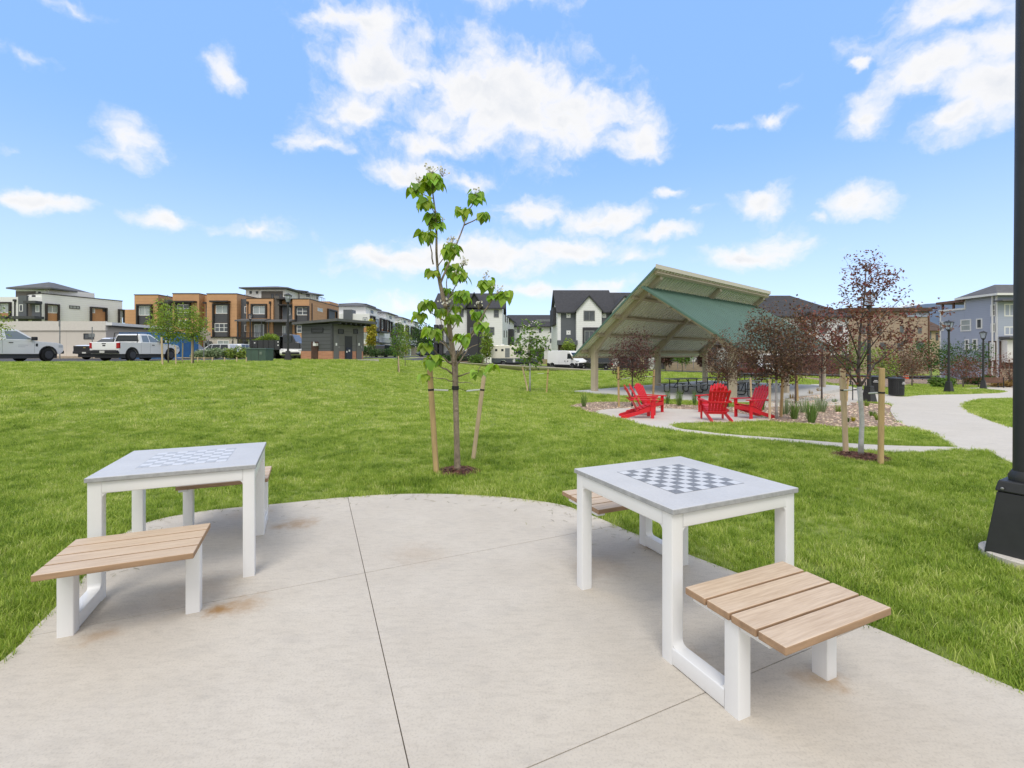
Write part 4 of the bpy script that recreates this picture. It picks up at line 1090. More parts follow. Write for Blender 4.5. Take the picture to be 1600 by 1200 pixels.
# young trees out on the lawn
x, y = at(828, 25.7); SC = tree('small_catalpa_tree', 'small white-flowering catalpa far out on the lawn in front of the camper', None, x, y, 1.6, (1.35, 3.95), .95, M_green, M_bark, .045, 14, 620, (.2, .16), 31, sparse=.2, trunkmat=M_barkwhite)
rg = random.Random(2); mb = MB()
for i in range(46):
    a = rg.uniform(0, 6.28); r = .85 * math.sqrt(rg.random()); z = 1.4 + 2.4 * rg.random(); r *= math.sqrt(max(.1, 1 - ((z - 2.6) / 1.35) ** 2)) 
    for k in range(4): rhomb(mb, Vector((r * math.cos(a), r * math.sin(a), z)) + Vector((rg.gauss(0, .05), rg.gauss(0, .05), rg.gauss(0, .06))), Vector((rg.gauss(0, 1), rg.gauss(0, 1), rg.gauss(0, 1))), Vector((0, -1, .5)), .065, .055)
mb.build('blossom', M_petal, SC, recalc=False)
stake((816, 572), (824, 607), 25.6, 2.6, M_stakepale, 'pale crooked stake left of the small catalpa', ([(823, 584.5), (822, 584.5), (827, 584)], [25.6, 25.6, 25.7]), 7)
stake((856.5, 577), (854, 613), 25.2, 2.4, M_stake, 'brown stake right of the small catalpa', ([(850, 583.5), (840, 583.8), (830, 584)], [25.3, 25.5, 25.7]), 7)
YG = 'young trees along the upper edge of the lawn'
x, y = at(263, 23.5); tree('young_street_tree', 'bushy young green tree in front of the orange building, its stem behind the second pickup', YG, x, y, 1.2, (1.0, 3.3), .8, M_yellowgreen, M_bark, .03, 18, 2600, (.11, .07), 33, sparse=.2)
x, y = at(302, 23.5); tree('young_street_tree', 'slender yellow-green young tree right of the blue container', YG, x, y, 1.3, (1.0, 2.9), .66, M_yellowgreen, M_bark, .03, 16, 2200, (.11, .07), 34, sparse=.2)
x, y = at(-22, 25.5); tree('young_street_tree', 'leafy young tree at the very left edge, its twigs reaching over the cut-off pickup', YG, x, y, 1.3, (1.2, 3.2), 1.05, M_yellowgreen, M_bark, .035, 16, 900, (.13, .085), 37, sparse=.2)
x, y = at(622, 28.5); tree('young_street_tree', 'thin upright young tree tied to a pale stake, left of the middle', YG, x, y, .9, (.7, 3.3), .42, M_green, M_bark, .025, 14, 1300, (.11, .07), 35, sparse=.22)
x, y = at(633, 36); tree('young_street_tree', 'thin olive sapling just behind the upright young tree', YG, x, y, 1.0, (.8, 3.3), .45, M_yellowgreen, M_bark, .025, 14, 1100, (.12, .075), 36, sparse=.22)
for (tp, bt, Y, w, lab) in (((252.5, 527), (254, 571), 22.5, 2.6, 'pale stake in front of the front wing of the second pickup'), ((274, 540), (275, 570), 22.5, 1.8, 'thin grey stake by the nose of the second pickup'), ((300.5, 528), (300, 567), 23.6, 2.6, 'pale stake in the crown of the yellow-green young tree'), ((285.5, 536), (285, 565), 24.5, 1.6, 'thin pale stake by the right end of the blue container'), ((622.5, 556), (624, 583), 28.2, 1.8, 'short pale stake at the thin upright young tree')):
    stake(tp, bt, Y, w, M_stakepale, lab, None, 6)
SG = 'street trees along the white townhouse row'
for (px, Y, cb, ct, rad, m, lab, sd) in ((580, 62, 1.6, 5.2, .62, M_gold, 'yellow-leaved slim street tree in front of the first white townhouse', 41), (657, 72, 1.2, 5.6, 1.7, M_deep, 'dark green bushy street tree beyond the white townhouses', 42), (668, 80, 1.2, 4.6, 1.4, M_deep, 'low dark green tree next to the far blue car', 43), (760, 60, 1.2, 5.0, .8, M_yellowgreen, 'thin pale sapling in front of the dark-roofed house', 44)):
    x, y = at(px, Y); tree('street_tree', lab, SG, x, y, cb, (cb * .8, ct), rad, m, M_bark, .06, 18, 1500, (.3, .2), sd, sparse=.2)
RG = 'trees in front of the blue and tan houses'
for (px, Y, cb, ct, rad, m, lab, sd, nl, ls) in ((1455, 44, 1.4, 4.3, 1.6, M_deep, 'dark green spreading tree left of the far lamp posts, before the blue house', 51, 1800, .16), (1510, 46, 1.5, 4.3, 1.9, M_deep, 'green tree directly before the blue house wall', 52, 1800, .16), (1505, 40, .7, 2.6, 1.5, M_plumred, 'low russet tree under the green tree by the blue house', 53, 1600, .11), (1400, 34, .9, 3.3, 1.4, M_plumolive, 'olive-brown tree behind the litter bins', 54, 1800, .11), (1425, 38, .9, 3.4, 1.3, M_plumred, 'rusty red tree between the bins and the tan house', 55, 1500, .11), (1329, 36, 1.2, 3.7, 1.2, M_green, 'fresh green tree seen through the copper-leaved tree', 56, 1400, .13), (1578, 42, .4, 3.1, 1.4, M_plumred, 'russet shrub-like tree at the foot of the blue house beside the black pole', 57, 1400, .11), (1378, 33, 1.0, 3.0, 1.0, M_yellowgreen, 'yellowish small tree behind the thick golden stake', 58, 1100, .11)):
    x, y = at(px, Y); tree('garden_tree', lab, RG, x, y, cb, (cb * .75, ct), rad, m, M_bark, .05, 20, int(nl * 1.1), (ls * 1.25, ls * .8), sd, sparse=.2)
FG = 'trees in front of the porches behind the pavilion'
for (px, Y, cb, ct, rad, m, lab, sd) in ((941, 63, .6, 3.3, 1.1, M_deep, 'green shrubby tree beside the first porch, left of the plum tree', 61), (1066, 58, 1.2, 3.9, 1.35, M_green, 'round green tree in front of the porches, under the pavilion roof', 62), (1040, 60, 1.0, 3.6, 1.0, M_plum, 'dark plum tree against the porches beyond the second pavilion post', 63), (1100, 60, 1.0, 3.6, 1.0, M_plum, 'dark plum tree against the porches beyond the third pavilion post', 64), (1165, 50, .9, 3.2, 1.2, M_plum, 'dark plum tree behind the maroon car', 65), (888, 67.5, 1.6, 4.4, .9, M_yellowgreen, 'pale sapling rising behind the white van', 66)):
    x, y = at(px, Y); tree('porch_tree', lab, FG, x, y, cb, (cb * .8, ct), rad, m, M_bark, .05, 18, 1500, (.27, .18), sd, sparse=.2)

# ornamental grasses and low plants
def grass_clump(px, py, hpx, wpx, m, label, seed, n=170, name='ornamental_grass', group='ornamental grasses in the planting beds', upright=.5):
    n = int(n * .6); hpx *= 1.08; wpx *= 1.15
    g = gpix(px, py); Y = g.y; h = hpx * Y / F; w = wpx * Y / F / 2
    rg = random.Random(seed); mb = MB()
    for i in range(n):
        a = rg.uniform(0, 6.283); r0 = w * .28 * math.sqrt(rg.random()); q = rg.random(); hh = h * (1.05 - .55 * q * q) * rg.uniform(.75, 1.05); ln = w * (.15 + 1.05 * q)
        dx, dy = math.cos(a), math.sin(a); ww = rg.uniform(.003, .006)
        t = rg.uniform(0, 3.14); sx, sy = math.cos(t) * ww, math.sin(t) * ww
        b = Vector((dx * r0, dy * r0, 0)); m1 = b + Vector((dx * ln * .38, dy * ln * .38, hh * .68)); e = b + Vector((dx * ln, dy * ln, hh * rg.uniform(.7, 1)))
        s = Vector((sx, sy, 0))
        mb.add([b - s, b + s, m1 + s * .8, m1 - s * .8, e], [(0, 1, 2, 3), (3, 2, 4)])
    o = mb.build(name, m, None, (g.x, g.y, g.z), recalc=False)
    return tag(o, label, 'plant', group)
M_orn = leaf_mat('ornamental_grass_leaf', (.19, .30, .08), .5, .3)
M_orn2 = leaf_mat('blue_grey_grass_leaf', (.30, .38, .2), .4, .3)
M_straw = leaf_mat('dry_grass', (.36, .25, .10), .35, .3)
for i, (px, py, h, w, m, lab, n) in enumerate((
    (912.5, 636, 27, 15, M_orn, 'dark green grass clump at the left tip of the rock bed', 170), (1043, 631.5, 26, 12, M_orn, 'narrow grass clump nearest the left-hand chairs', 130), (1061, 634, 29, 17, M_orn, 'middle one of the grass clumps between the two chair groups', 190), (1085, 632, 26, 12, M_orn, 'grass clump just left of the right-hand chairs', 130),
    (1190, 641, 40, 24, M_orn, 'tall airy grass clump behind the right-hand red chair', 240), (1241, 655, 34, 22, M_orn, 'dark green grass clump right of the leaning tan stake', 240), (1268, 661, 37, 26, M_orn, 'biggest dark grass clump at the front edge of the rock bed', 320), (1226, 648, 30, 24, M_orn2, 'pale green grass clump behind the leaning tan stake', 220), (1256, 645, 26, 26, M_orn2, 'grey-green grass between the two dark clumps', 220), (1283, 644, 27, 30, M_orn2, 'wide grey-green clump at the right of the grass row', 260),
    (1237, 623, 10, 12, M_straw, 'straw-coloured dry tuft beside the bronze plum trunk', 90), (1266, 618, 11, 12, M_straw, 'dry tuft in the rock by the slab corner', 90), (1279, 615, 13, 10, M_straw, 'upright dry tuft next to the reddish plum trunk', 90))):
    grass_clump(px, py, h, w, m, lab, 100 + i, n)
LG = 'low plants in the rock bed'
for i, (px, py, h, w, m, lab) in enumerate(((1304, 628.5, 7, 14, M_orn2, 'low grey plant at the path edge of the rock bed'), (1310, 644, 13, 18, M_yellowgreen, 'yellow-green low plant left of the pale copper-tree stake'), (1354, 635, 11, 12, M_yellowgreen, 'small bright plant in front of the lamp base'), (1363, 651, 11, 16, M_green, 'low green plant between copper trunk and golden stake'), (1371, 657, 12, 14, M_yellowgreen, 'yellowish low plant beside the golden stake'), (1324, 660, 9, 8, M_deep, 'small dark plant next to the yellow flowers'), (1333, 659, 9, 9, M_gold, 'little plant of yellow flowers in the rock bed'), (1005, 632, 6, 12, M_deep, 'low dark plant under the left-hand chairs'), (1032, 627, 8, 8, M_gold, 'small yellow-flowered plant at the slab edge behind the chairs'))):
    grass_clump(px, py, h, w, m, lab, 200 + i, 150, 'bed_plant', LG, .1)

def shrub(name, label, group, x, y, rx, ry, h, m, n, leaf, seed):
    rg = random.Random(seed); mb = MB(); z = gz(x, y)
    for k in range(7): 
        a = rg.uniform(0, 6.28); mb.tube([Vector((0, 0, 0)), Vector((math.cos(a) * rx * .5, math.sin(a) * ry * .5, h * .7))], [.015, .005], 4, 1)
    lob = [(Vector((rg.uniform(-.6, .6) * rx, rg.uniform(-.6, .6) * ry, h * rg.uniform(.3, .6))), rg.uniform(.3, .45)) for _ in range(9)]
    for i in range(n):
        c, r = rg.choice(lob); v = Vector((rg.gauss(0, 1), rg.gauss(0, 1), rg.gauss(0, 1))).normalized()
        p = c + Vector((v.x * rx * r, v.y * ry * r, v.z * h * r)) * rg.uniform(.7, 1.05)
        if p.z < .02: p.z = .02 + rg.random() * .1
        rhomb(mb, p, Vector((rg.gauss(0, 1), rg.gauss(0, 1), rg.gauss(.3, .7))), Vector((v.x, v.y, 1)), leaf * rg.uniform(.6, 1.2), leaf * .55)
    return tag(mb.build(name, [m, M_bark], None, (x, y, z), recalc=False), label, 'shrub', group)
for i, (px, Y, rx, ry, h, m, lab) in enumerate(((572, 58, 1.6, 1, 1.7, M_deep, 'rounded green shrub at the right side of the toilet block'), (598, 60, 2.2, 1, 1.2, M_deep, 'low green hedge plant before the townhouse porch'), (705, 60, 2.0, .8, 1.0, M_deep, 'dark low shrub along the kerb before the dark-roofed house'), (745, 57, 1.2, .8, 1.4, M_green, 'upright green shrub left of the camper'), (862, 66, .9, .9, 1.6, M_gold, 'orange-tinged bush at the rear of the white van'), (340, 45, 1.3, .7, 1.1, M_orn2, 'pale bush in the planting strip before the white hatchback'), (370, 45, 1.6, .7, 1.3, M_yellowgreen, 'yellow-green bush in the planting strip left of the green utility box'), (318, 45, 1.0, .6, .9, M_orn2, 'small grey-green bush in the strip below the diamond sign'), (1546, 49.5, 1.2, .6, .9, M_deep, 'clipped dark shrub at the brown foot of the blue house'), (1475, 38, 1.4, .7, .9, M_green, 'low shrub right of the far lamp post'), (1520, 46, 1.2, .6, .8, M_deep, 'dark low shrub below the blue wall'), (1575, 42, 1.8, .8, .6, M_straw, 'dry ground shrub behind the brown bench'))):
    shrub('shrub', lab, 'shrubs along the far roads', XA(px, Y), Y, rx, ry, h, m, 1300, .2, 300 + i)
# ---------------------------------------------------------------- pavilion
M_post = mat('tan_steel_paint', (.47, .40, .30), .55, var=.06, scale=2)
M_under = mat('pale_roof_underside', (.72, .71, .61), .55, var=.07, scale=1.5)
M_roofgreen = mat('green_metal_roof', (.085, .165, .128), .5, var=.10, scale=.8, metal=.0)
M_fascia = mat('light_roof_edge', (.62, .58, .48), .5)
def pavilion():
    o = Vector((P0.x, P0.y, SLABZ + .02))
    t = thing('picnic_pavilion', 'open picnic pavilion with tan posts and a split green ribbed metal roof', 'pavilion', o)
    def V(a, s, z): p = PV(a, s, z); return p - o
    zl = lambda s: 2.09 + .831 * s
    zr = lambda s: 4.6 - .66 * (s - 3.7)
    up = Vector((0, 0, 1))
    for a in (0, 6.5, 13):
        for s, zt in ((0, zl(0) - .12), (7.43, zr(7.43) - .12)):
            mb = MB(); mb.bar(V(a, s, SLABZ), V(a, s, zt), .30, .30, up=(PS.x, PS.y, 0))
            mb.build('post', M_post, t, bevel=.02)
    def rafter(a, s0, s1, f, knee, ks):
        """welded rafter with a haunch that thickens towards the post"""
        mb = MB(); pts = []
        n = 9
        topl, botl = [], []
        for i in range(n + 1):
            s = s0 + (s1 - s0) * i / n
            d = .30 + .34 * max(0, 1 - abs(s - knee) / 1.1) ** 1.6
            topl.append((s, f(s) - .03)); botl.append((s, f(s) - .03 - d))
        pl = topl + botl[::-1]
        w = .11
        vs = [V(a - w, s, z) for s, z in pl] + [V(a + w, s, z) for s, z in pl]; m = len(pl)
        mb.add(vs, [tuple(range(m)), tuple(range(2 * m - 1, m - 1, -1))] + [(i, (i + 1) % m, (i + 1) % m + m, i + m) for i in range(m)])
        mb.build('rafter', M_post, t)
    for a in (0, 6.5, 13):
        rafter(a, -.35, 4.05, zl, 0, 1)
        rafter(a, 3.55, 7.85, zr, 7.43, -1)
    for s in (-.42, .66, 1.74, 2.82, 4.1):
        mb = MB(); nrm = Vector((-.831 * PS.x, -.831 * PS.y, 1)).normalized()
        mb.bar(V(-.62, s, zl(s) - .11), V(13.45, s, zl(s) - .11), .14, .17, up=nrm); mb.build('purlin', M_post, t)
    for s in (3.78, 4.8, 5.82, 6.84, 7.86):
        mb = MB(); nrm = Vector((.66 * PS.x, .66 * PS.y, 1)).normalized()
        mb.bar(V(-.62, s, zr(s) - .11), V(13.45, s, zr(s) - .11), .14, .17, up=nrm); mb.build('purlin', M_post, t)
    def panel(s0, s1, f, name, a0=-.75, a1=13.55):
        """ribbed sheet: ribs run down the slope"""
        mb = MB(); pr = []; a = a0; per = .305
        while a < a1 - 1e-6:
            for da, h in ((0, 0), (.115, 0), (.145, .075), (.215, .075), (.245, 0)):
                if a + da < a1: pr.append((a + da, h))
            a += per
        pr.append((a1, 0)); n = len(pr)
        T0 = [V(q, s0, f(s0) + h) for q, h in pr]; T1 = [V(q, s1, f(s1) + h) for q, h in pr]
        B0 = [v - Vector((0, 0, .02)) for v in T0]; B1 = [v - Vector((0, 0, .02)) for v in T1]
        vs = T0 + T1 + B0 + B1
        top = [(i, i + 1, n + i + 1, n + i) for i in range(n - 1)]; bot = [(2 * n + i, 3 * n + i, 3 * n + i + 1, 2 * n + i + 1) for i in range(n - 1)]
        e = [(i, 2 * n + i, 2 * n + i + 1, i + 1) for i in range(n - 1)] + [(n + i, n + i + 1, 3 * n + i + 1, 3 * n + i) for i in range(n - 1)] + [(0, n, 3 * n, 2 * n), (n - 1, 3 * n - 1, 4 * n - 1, 2 * n - 1)]
        mb.add(vs, top, 0); k = len(mb.f)
        mb.f += bot; mb.m += [1] * len(bot); mb.f += e; mb.m += [0] * len(e)
        return mb.build(name, [M_roofgreen, M_under], t, recalc=False)
    panel(-.85, 4.2, zl, 'roof_panel')
    panel(3.45, 8.2, zr, 'roof_panel')
    mb = MB(); mb.bar(V(-.8, 4.24, zl(4.24) + .03), V(13.6, 4.24, zl(4.24) + .03), .05, .20); mb.build('ridge_fascia', M_fascia, t)
    mb = MB(); mb.bar(V(-.8, -.9, zl(-.9)), V(13.6, -.9, zl(-.9)), .06, .14); mb.build('gutter', M_post, t)
    mb = MB(); mb.bar(V(-.8, 8.25, zr(8.25)), V(13.6, 8.25, zr(8.25)), .06, .14); mb.build('gutter', M_post, t)
    for a in (-.78, 13.58):
        mb = MB(); mb.bar(V(a, -.88, zl(-.88) + .0), V(a, 4.22, zl(4.22) + .0), .03, .09); mb.build('gable_trim', M_roofgreen if a < 0 else M_fascia, t)
        mb = MB(); mb.bar(V(a, 3.45, zr(3.45)), V(a, 8.22, zr(8.22)), .03, .09); mb.build('gable_trim', M_roofgreen, t)
pavilion()

# --- picnic tables on the slab
M_slate = mat('grey_coated_steel', (.20, .215, .215), .5, var=.2, scale=4)
M_picnic = mat('grey_picnic_coating', (.33, .35, .35), .5, var=.15, scale=4)
def picnic(label, loc, yaw):
    t = thing('picnic_table', label, 'picnic table', loc, yaw, 'picnic tables under the pavilion')
    mb = MB()
    for i in range(5): mb.box(-.93, .93, -.38 + i * .154, -.38 + i * .154 + .146, .72, .755)
    mb.build('tabletop', M_picnic, t, bevel=.006)
    for s in (-1, 1):
        mb = MB()
        for k in range(2): mb.box(-.93, .93, s * .73 - .14 + k * .145, s * .73 - .005 + k * .145, .425, .455)
        mb.build('bench', M_picnic, t, bevel=.006)
    for x in (-.62, .62):
        mb = MB()
        for s in (-1, 1):
            mb.tube([(x, s * .30, .72), (x, s * .30, .12), (x, s * .36, .045), (x, s * .45, .03), (x, s * .62, .03), (x, s * .70, .06), (x, s * .73, .14), (x, s * .73, .42)], .026, 8)
            mb.bar((x, s * .58, .405), (x, s * .88, .405), .05, .03)
        mb.bar((x, -.36, .70), (x, .36, .70), .05, .03); mb.bar((x, -.30, .30), (x, .30, .30), .04, .04)
        mb.tube([(x, 0, .30), (x * .35, 0, .70)], .02, 6)
        mb.build('frame', M_black, t, smooth=40)
    return t
yw = math.atan2(PA.y, PA.x); zs = SLABZ + .021
def pv(a, s): p = PV(a, s); return (p.x, p.y, zs)
t1 = picnic('grey picnic table nearest the left-hand red chairs, left of the others', pv(2.4, 3.9), yw - .35)
km = kid_map()
dup(t1, km, pv(5.1, 4.6), yw - .2, 'grey picnic table partly hidden behind the red chair backs')
dup(t1, km, pv(2.6, 7.0), yw, 'grey picnic table at the near right post, beside the plum tree')
dup(t1, km, pv(12.0, 3.9), yw - .45, 'far grey picnic table standing alone at the back of the slab')

# --- red lawn chairs
M_red = mat('red_chair_plastic', (.66, .014, .026), .42, var=.06, scale=5, spec=.45)
def red_chair(label, loc, face):
    """faces local -y"""
    t = thing('lawn_chair', label, 'chair', loc, math.atan2(face[0], -face[1]), 'red slatted lawn chairs on the round patio')
    P = lambda y, z: (y, z)
    for s in (-1, 1):
        mb = MB(); x0 = s * .255
        pr = [(-.37, .25), (-.37, .385), (-.30, .39), (.10, .215), (.56, .085), (.60, .03), (.56, .0), (.44, .0)]
        mb.prism(pr, 0, min(x0, x0 + s * .03), max(x0, x0 + s * .03)); mb.build('side_rail', M_red, t, bevel=.006)
        mb = MB(); mb.box(min(s * .287, s * .325), max(s * .287, s * .325), -.385, -.285, 0, .555); mb.box(min(s * .33, s * .355), max(s * .33, s * .355), -.375, -.30, .40, .555); mb.build('leg', M_red, t, bevel=.006)
        mb = MB()
        pr = [(s * .24, -.47), (s * .385, -.47), (s * .40, -.44), (s * .395, -.10), (s * .36, .25), (s * .31, .36), (s * .27, .36), (s * .27, -.0)]
        mb.prism(pr, 2, .557, .585); mb.build('armrest', M_red, t, bevel=.006)
    for i in range(5):
        mb = MB(); y = -.375 + i * .105; z = .392 - max(0, (y + .30)) * .437
        mb.bar((-.285, y + .045, z + .012), (.285, y + .045, z + .012), .094, .022, up=(0, .4, 1)); mb.build('seat_slat', M_red, t, bevel=.005)
    mb = MB(); mb.box(-.285, .285, -.395, -.371, .255, .375); mb.build('front_apron', M_red, t, bevel=.004)
    n = 6
    dn = Vector((0, .40, .80)).normalized(); nb = Vector((0, -.80, .40)).normalized()
    bot = Vector((0, .075, .235))
    for i in range(n):
        u = (i - 2.5) / 2.5
        xb, xt = u * .205, u * .262; L_ = .86 - .10 * u * u
        w0, w1 = .060, .080
        a = bot + Vector((xb, 0, 0)); b = bot + dn * L_ + Vector((xt, 0, 0))
        vs = []
        for off in (-.011, .011):
            for (pnt, hw, k) in ((a, w0 / 2, 0), (bot + dn * (L_ - .05) + Vector((xb + (xt - xb) * .94, 0, 0)), w1 / 2, 0)):
                vs += [pnt - Vector((hw, 0, 0)) + nb * off, pnt + Vector((hw, 0, 0)) + nb * off]
            vs.append(b + nb * off)
        # order: a-,a+,c-,c+,tip
        f = [(0, 1, 3, 4, 2), (5, 7, 9, 8, 6), (0, 5, 6, 1), (1, 6, 8, 3), (3, 8, 9, 4), (4, 9, 7, 2), (2, 7, 5, 0)]
        mb = MB(); mb.add(vs, f); mb.build('back_slat', M_red, t, bevel=.004)
    mb = MB(); mb.box(-.345, .345, .285, .312, .528, .568); mb.build('back_rail', M_red, t, bevel=.005)
    mb = MB(); mb.box(-.255, .255, .085, .112, .185, .265); mb.build('back_rail', M_red, t, bevel=.005)
    mb = MB(); mb.bar(bot + dn * .70 - nb * .026 + Vector((-.29, 0, 0)), bot + dn * .70 - nb * .026 + Vector((.29, 0, 0)), .022, .06, up=dn); mb.build('back_rail', M_red, t, bevel=.005)
    return t
def pz(x, y): return (x, y, gz(x, y) + .017)
c1 = red_chair('red lawn chair in profile at the left edge of the patio, facing right', pz(3.52, 13.0), (1, -.10))
c1.scale = (.9, .9, .9)
km = kid_map()
for (x, y, f, lab) in ((3.90, 13.95, (.94, -.3), 'red lawn chair in the middle of the left-hand three, behind the profile one'), (4.30, 14.75, (.72, -.7), 'rearmost red lawn chair of the left-hand three, its slatted back turned to the lawn'),
                       (5.33, 12.3, (.10, 1), 'red lawn chair seen from behind at the front of the patio'), (6.30, 14.75, (-.78, -.62), 'red lawn chair mostly hidden behind the one seen from behind'), (6.62, 12.95, (-.96, -.28), 'red lawn chair on the right, leaning back and facing left')):
    dup(c1, km, pz(x, y), math.atan2(f[0], -f[1]), lab)

# --- lamp posts
M_lampglass = mat('frosted_lamp_glass', (.55, .60, .66), .15)
M_lampglass.node_tree.nodes['Principled BSDF'].inputs['Alpha'].default_value = .32
def lamp(label, x, y, h=4.6, z=None, s=1.0, group='black lantern lamp posts'):
    t = thing('street_lamp', label, 'street lamp', (x, y, gz(x, y) if z is None else z), R(20), group)
    mb = MB()
    mb.hexa([(-.21, -.21, 0), (.21, -.21, 0), (.21, .21, 0), (-.21, .21, 0)], [(-.125, -.125, .62), (.125, -.125, .62), (.125, .125, .62), (-.125, .125, .62)])
    mb.hexa([(-.135, -.135, .622), (.135, -.135, .622), (.135, .135, .622), (-.135, .135, .622)], [(-.12, -.12, .70), (.12, -.12, .70), (.12, .12, .70), (-.12, .12, .70)])
    mb.build('base', M_black, t, bevel=.012)
    mb = MB(); mb.lathe([(.075, .70), (.068, h * .5), (.058, h - .72)], 20); mb.lathe([(.085, h - .74), (.10, h - .70), (.085, h - .66), (.06, h - .62)], 16)
    mb.build('pole', M_black, t, smooth=40)
    zb, zt = h - .62, h - .16
    mb = MB()
    b0, b1 = .105, .19
    for i in range(4):
        q = [(b0, b0), (-b0, b0), (-b0, -b0), (b0, -b0)][i]; p = [(b1, b1), (-b1, b1), (-b1, -b1), (b1, -b1)][i]
        mb.bar((q[0], q[1], zb), (p[0], p[1], zt), .022, .022)
    mb.hexa([(-.12, -.12, zb - .05), (.12, -.12, zb - .05), (.12, .12, zb - .05), (-.12, .12, zb - .05)], [(-.115, -.115, zb + .01), (.115, -.115, zb + .01), (.115, .115, zb + .01), (-.115, .115, zb + .01)])
    mb.hexa([(-.24, -.24, zt), (.24, -.24, zt), (.24, .24, zt), (-.24, .24, zt)], [(-.10, -.10, zt + .11), (.10, -.10, zt + .11), (.10, .10, zt + .11), (-.10, .10, zt + .11)])
    mb.lathe([(.05, zt + .11), (.035, zt + .14), (.012, zt + .17)], 10)
    lan = mb.build('lantern', M_black, t)
    mb = MB(); mb.hexa([(-.095, -.095, zb + .01), (.095, -.095, zb + .01), (.095, .095, zb + .01), (-.095, .095, zb + .01)], [(-.175, -.175, zt), (.175, -.175, zt), (.175, .175, zt), (-.175, .175, zt)])
    mb.build('glass', M_lampglass, lan)
    return t
# the near post at the right edge: a squat tapered square base on a round footing
def near_post():
    x, y = 3.84, 3.50
    t = thing('street_lamp', 'big black lamp post with tapered square base on a concrete footing, at right edge', 'street lamp', (x, y, -.02), R(31))
    mb = MB()
    mb.hexa([(-.192, -.192, .03), (.192, -.192, .03), (.192, .192, .03), (-.192, .192, .03)], [(-.135, -.135, .50), (.135, -.135, .50), (.135, .135, .50), (-.135, .135, .50)])
    mb.hexa([(-.145, -.145, .503), (.145, -.145, .503), (.145, .145, .503), (-.145, .145, .503)], [(-.128, -.128, .585), (.128, -.128, .585), (.128, .128, .585), (-.128, .128, .585)])
    b = mb.build('base', M_black, t, bevel=.010)
    sc = MB()
    for s in (-1, 1):
        for k in (-1, 1): sc.lathe([(.010, -.149), (.010, -.155), (.004, -.158)], 8, c=(k * .10, 0, .53), axis=1) if s < 0 else sc.lathe([(.010, -.149), (.010, -.155), (.004, -.158)], 8, c=(0, k * .10, .53), axis=0)
    sc.build('bolt', mat('steel_bolt', (.35, .35, .35), .4, metal=.8), b)
    mb = MB(); mb.lathe([(.079, .585), (.074, 2.0), (.062, 4.3), (.060, 5.3)], 28); mb.lathe([(.10, .585), (.105, .62), (.085, .66)], 24); mb.build('pole', M_black, t, smooth=40)
    h = 6.1; zb, zt = 5.4, 5.95
    mb = MB(); mb.hexa([(-.24, -.24, zt), (.24, -.24, zt), (.24, .24, zt), (-.24, .24, zt)], [(-.1, -.1, zt + .11), (.1, -.1, zt + .11), (.1, .1, zt + .11), (-.1, .1, zt + .11)])
    for sx in (-1, 1):
        for sy in (-1, 1): mb.bar((sx * .10, sy * .10, zb), (sx * .19, sy * .19, zt), .022, .022)
    mb.box(-.12, .12, -.12, .12, 5.29, 5.41); lan = mb.build('lantern', M_black, t)
    mb = MB(); mb.hexa([(-.09, -.09, zb + .01), (.09, -.09, zb + .01), (.09, .09, zb + .01), (-.09, .09, zb + .01)], [(-.17, -.17, zt), (.17, -.17, zt), (.17, .17, zt), (-.17, .17, zt)]); mb.build('glass', M_lampglass, lan)
    mb = MB(); mb.lathe([(.262, 0), (.262, .04), (.245, .048)], 40); mb.build('footing', M_walk, t, smooth=40)
    MULCH.append((x, y, .2))
near_post()
LAB = ['black lamp post rising behind the copper-leaved tree, by the path', 'tall black lamp post on the far lawn left of the other, before the blue house', 'farther, shorter-looking black lamp post before the blue house']
l1 = lamp(LAB[0], 15.16, 19.96, 4.75)
km = kid_map()
dup(l1, km, (28.9, 31.1, gz(28.9, 31.1)), R(20), LAB[1]); dup(l1, km, (38.6, 38.5, gz(38.6, 38.5)), R(35), LAB[2])
dup(l1, km, (XA(450, 33), 33, gz(XA(450, 33), 33)), R(10), 'black lamp post standing in front of the orange building, next to the black dump truck')
dup(l1, km, (XA(391, 52), 52, gz(XA(391, 52), 52) + .2), R(40), 'distant small lamp post in front of the balcony of the orange building')
dup(l1, km, (XA(748, 62), 62, gz(XA(748, 62), 62) + .2), R(40), 'distant slim lamp post before the dark-roofed house')

# --- litter bins, bike rack, bench and small things
def bin_(label, x, y, rz):
    t = thing('litter_bin', label, 'litter bin', (x, y, gz(x, y) + .012), rz, 'black litter bins by the path')
    mb = MB(); n = 30
    for k in range(n):
        a = 6.283 * k / n; r = .33
        c0 = Vector((r * math.cos(a), r * math.sin(a), .05)); c1 = Vector((r * 1.04 * math.cos(a), r * 1.04 * math.sin(a), .86))
        mb.bar(c0, c1, .045, .012, up=(math.cos(a), math.sin(a), 0))
    for z, r in ((.06, .335), (.45, .35), (.86, .36)): mb.lathe([(r - .03, z), (r, z), (r, z + .05), (r - .03, z + .05)], 30)
    mb.build('slatted_body', M_black, t)
    mb = MB(); mb.lathe([(.02, .04), (.29, .04), (.30, .84), (.27, .84)], 24); mb.build('liner', M_dark, t)
    mb = MB(); mb.lathe([(.16, 1.0), (.37, .975), (.385, .955), (.385, .935), (.30, .93)], 28)
    for k in range(4): a = 1.57 * k + .4; mb.bar((.29 * math.cos(a), .29 * math.sin(a), .84), (.29 * math.cos(a), .29 * math.sin(a), .95), .03, .03)
    mb.build('lid', M_black, t, smooth=40)
    mb = MB()
    for k, (w, z) in enumerate(((.16, .74), (.24, .66))): mb.box(-w / 2, w / 2, -.366, -.362, z, z + .035)
    mb.build('label_plate', mat('white_sign_paint', (.7, .7, .7), .5), t)
    return t
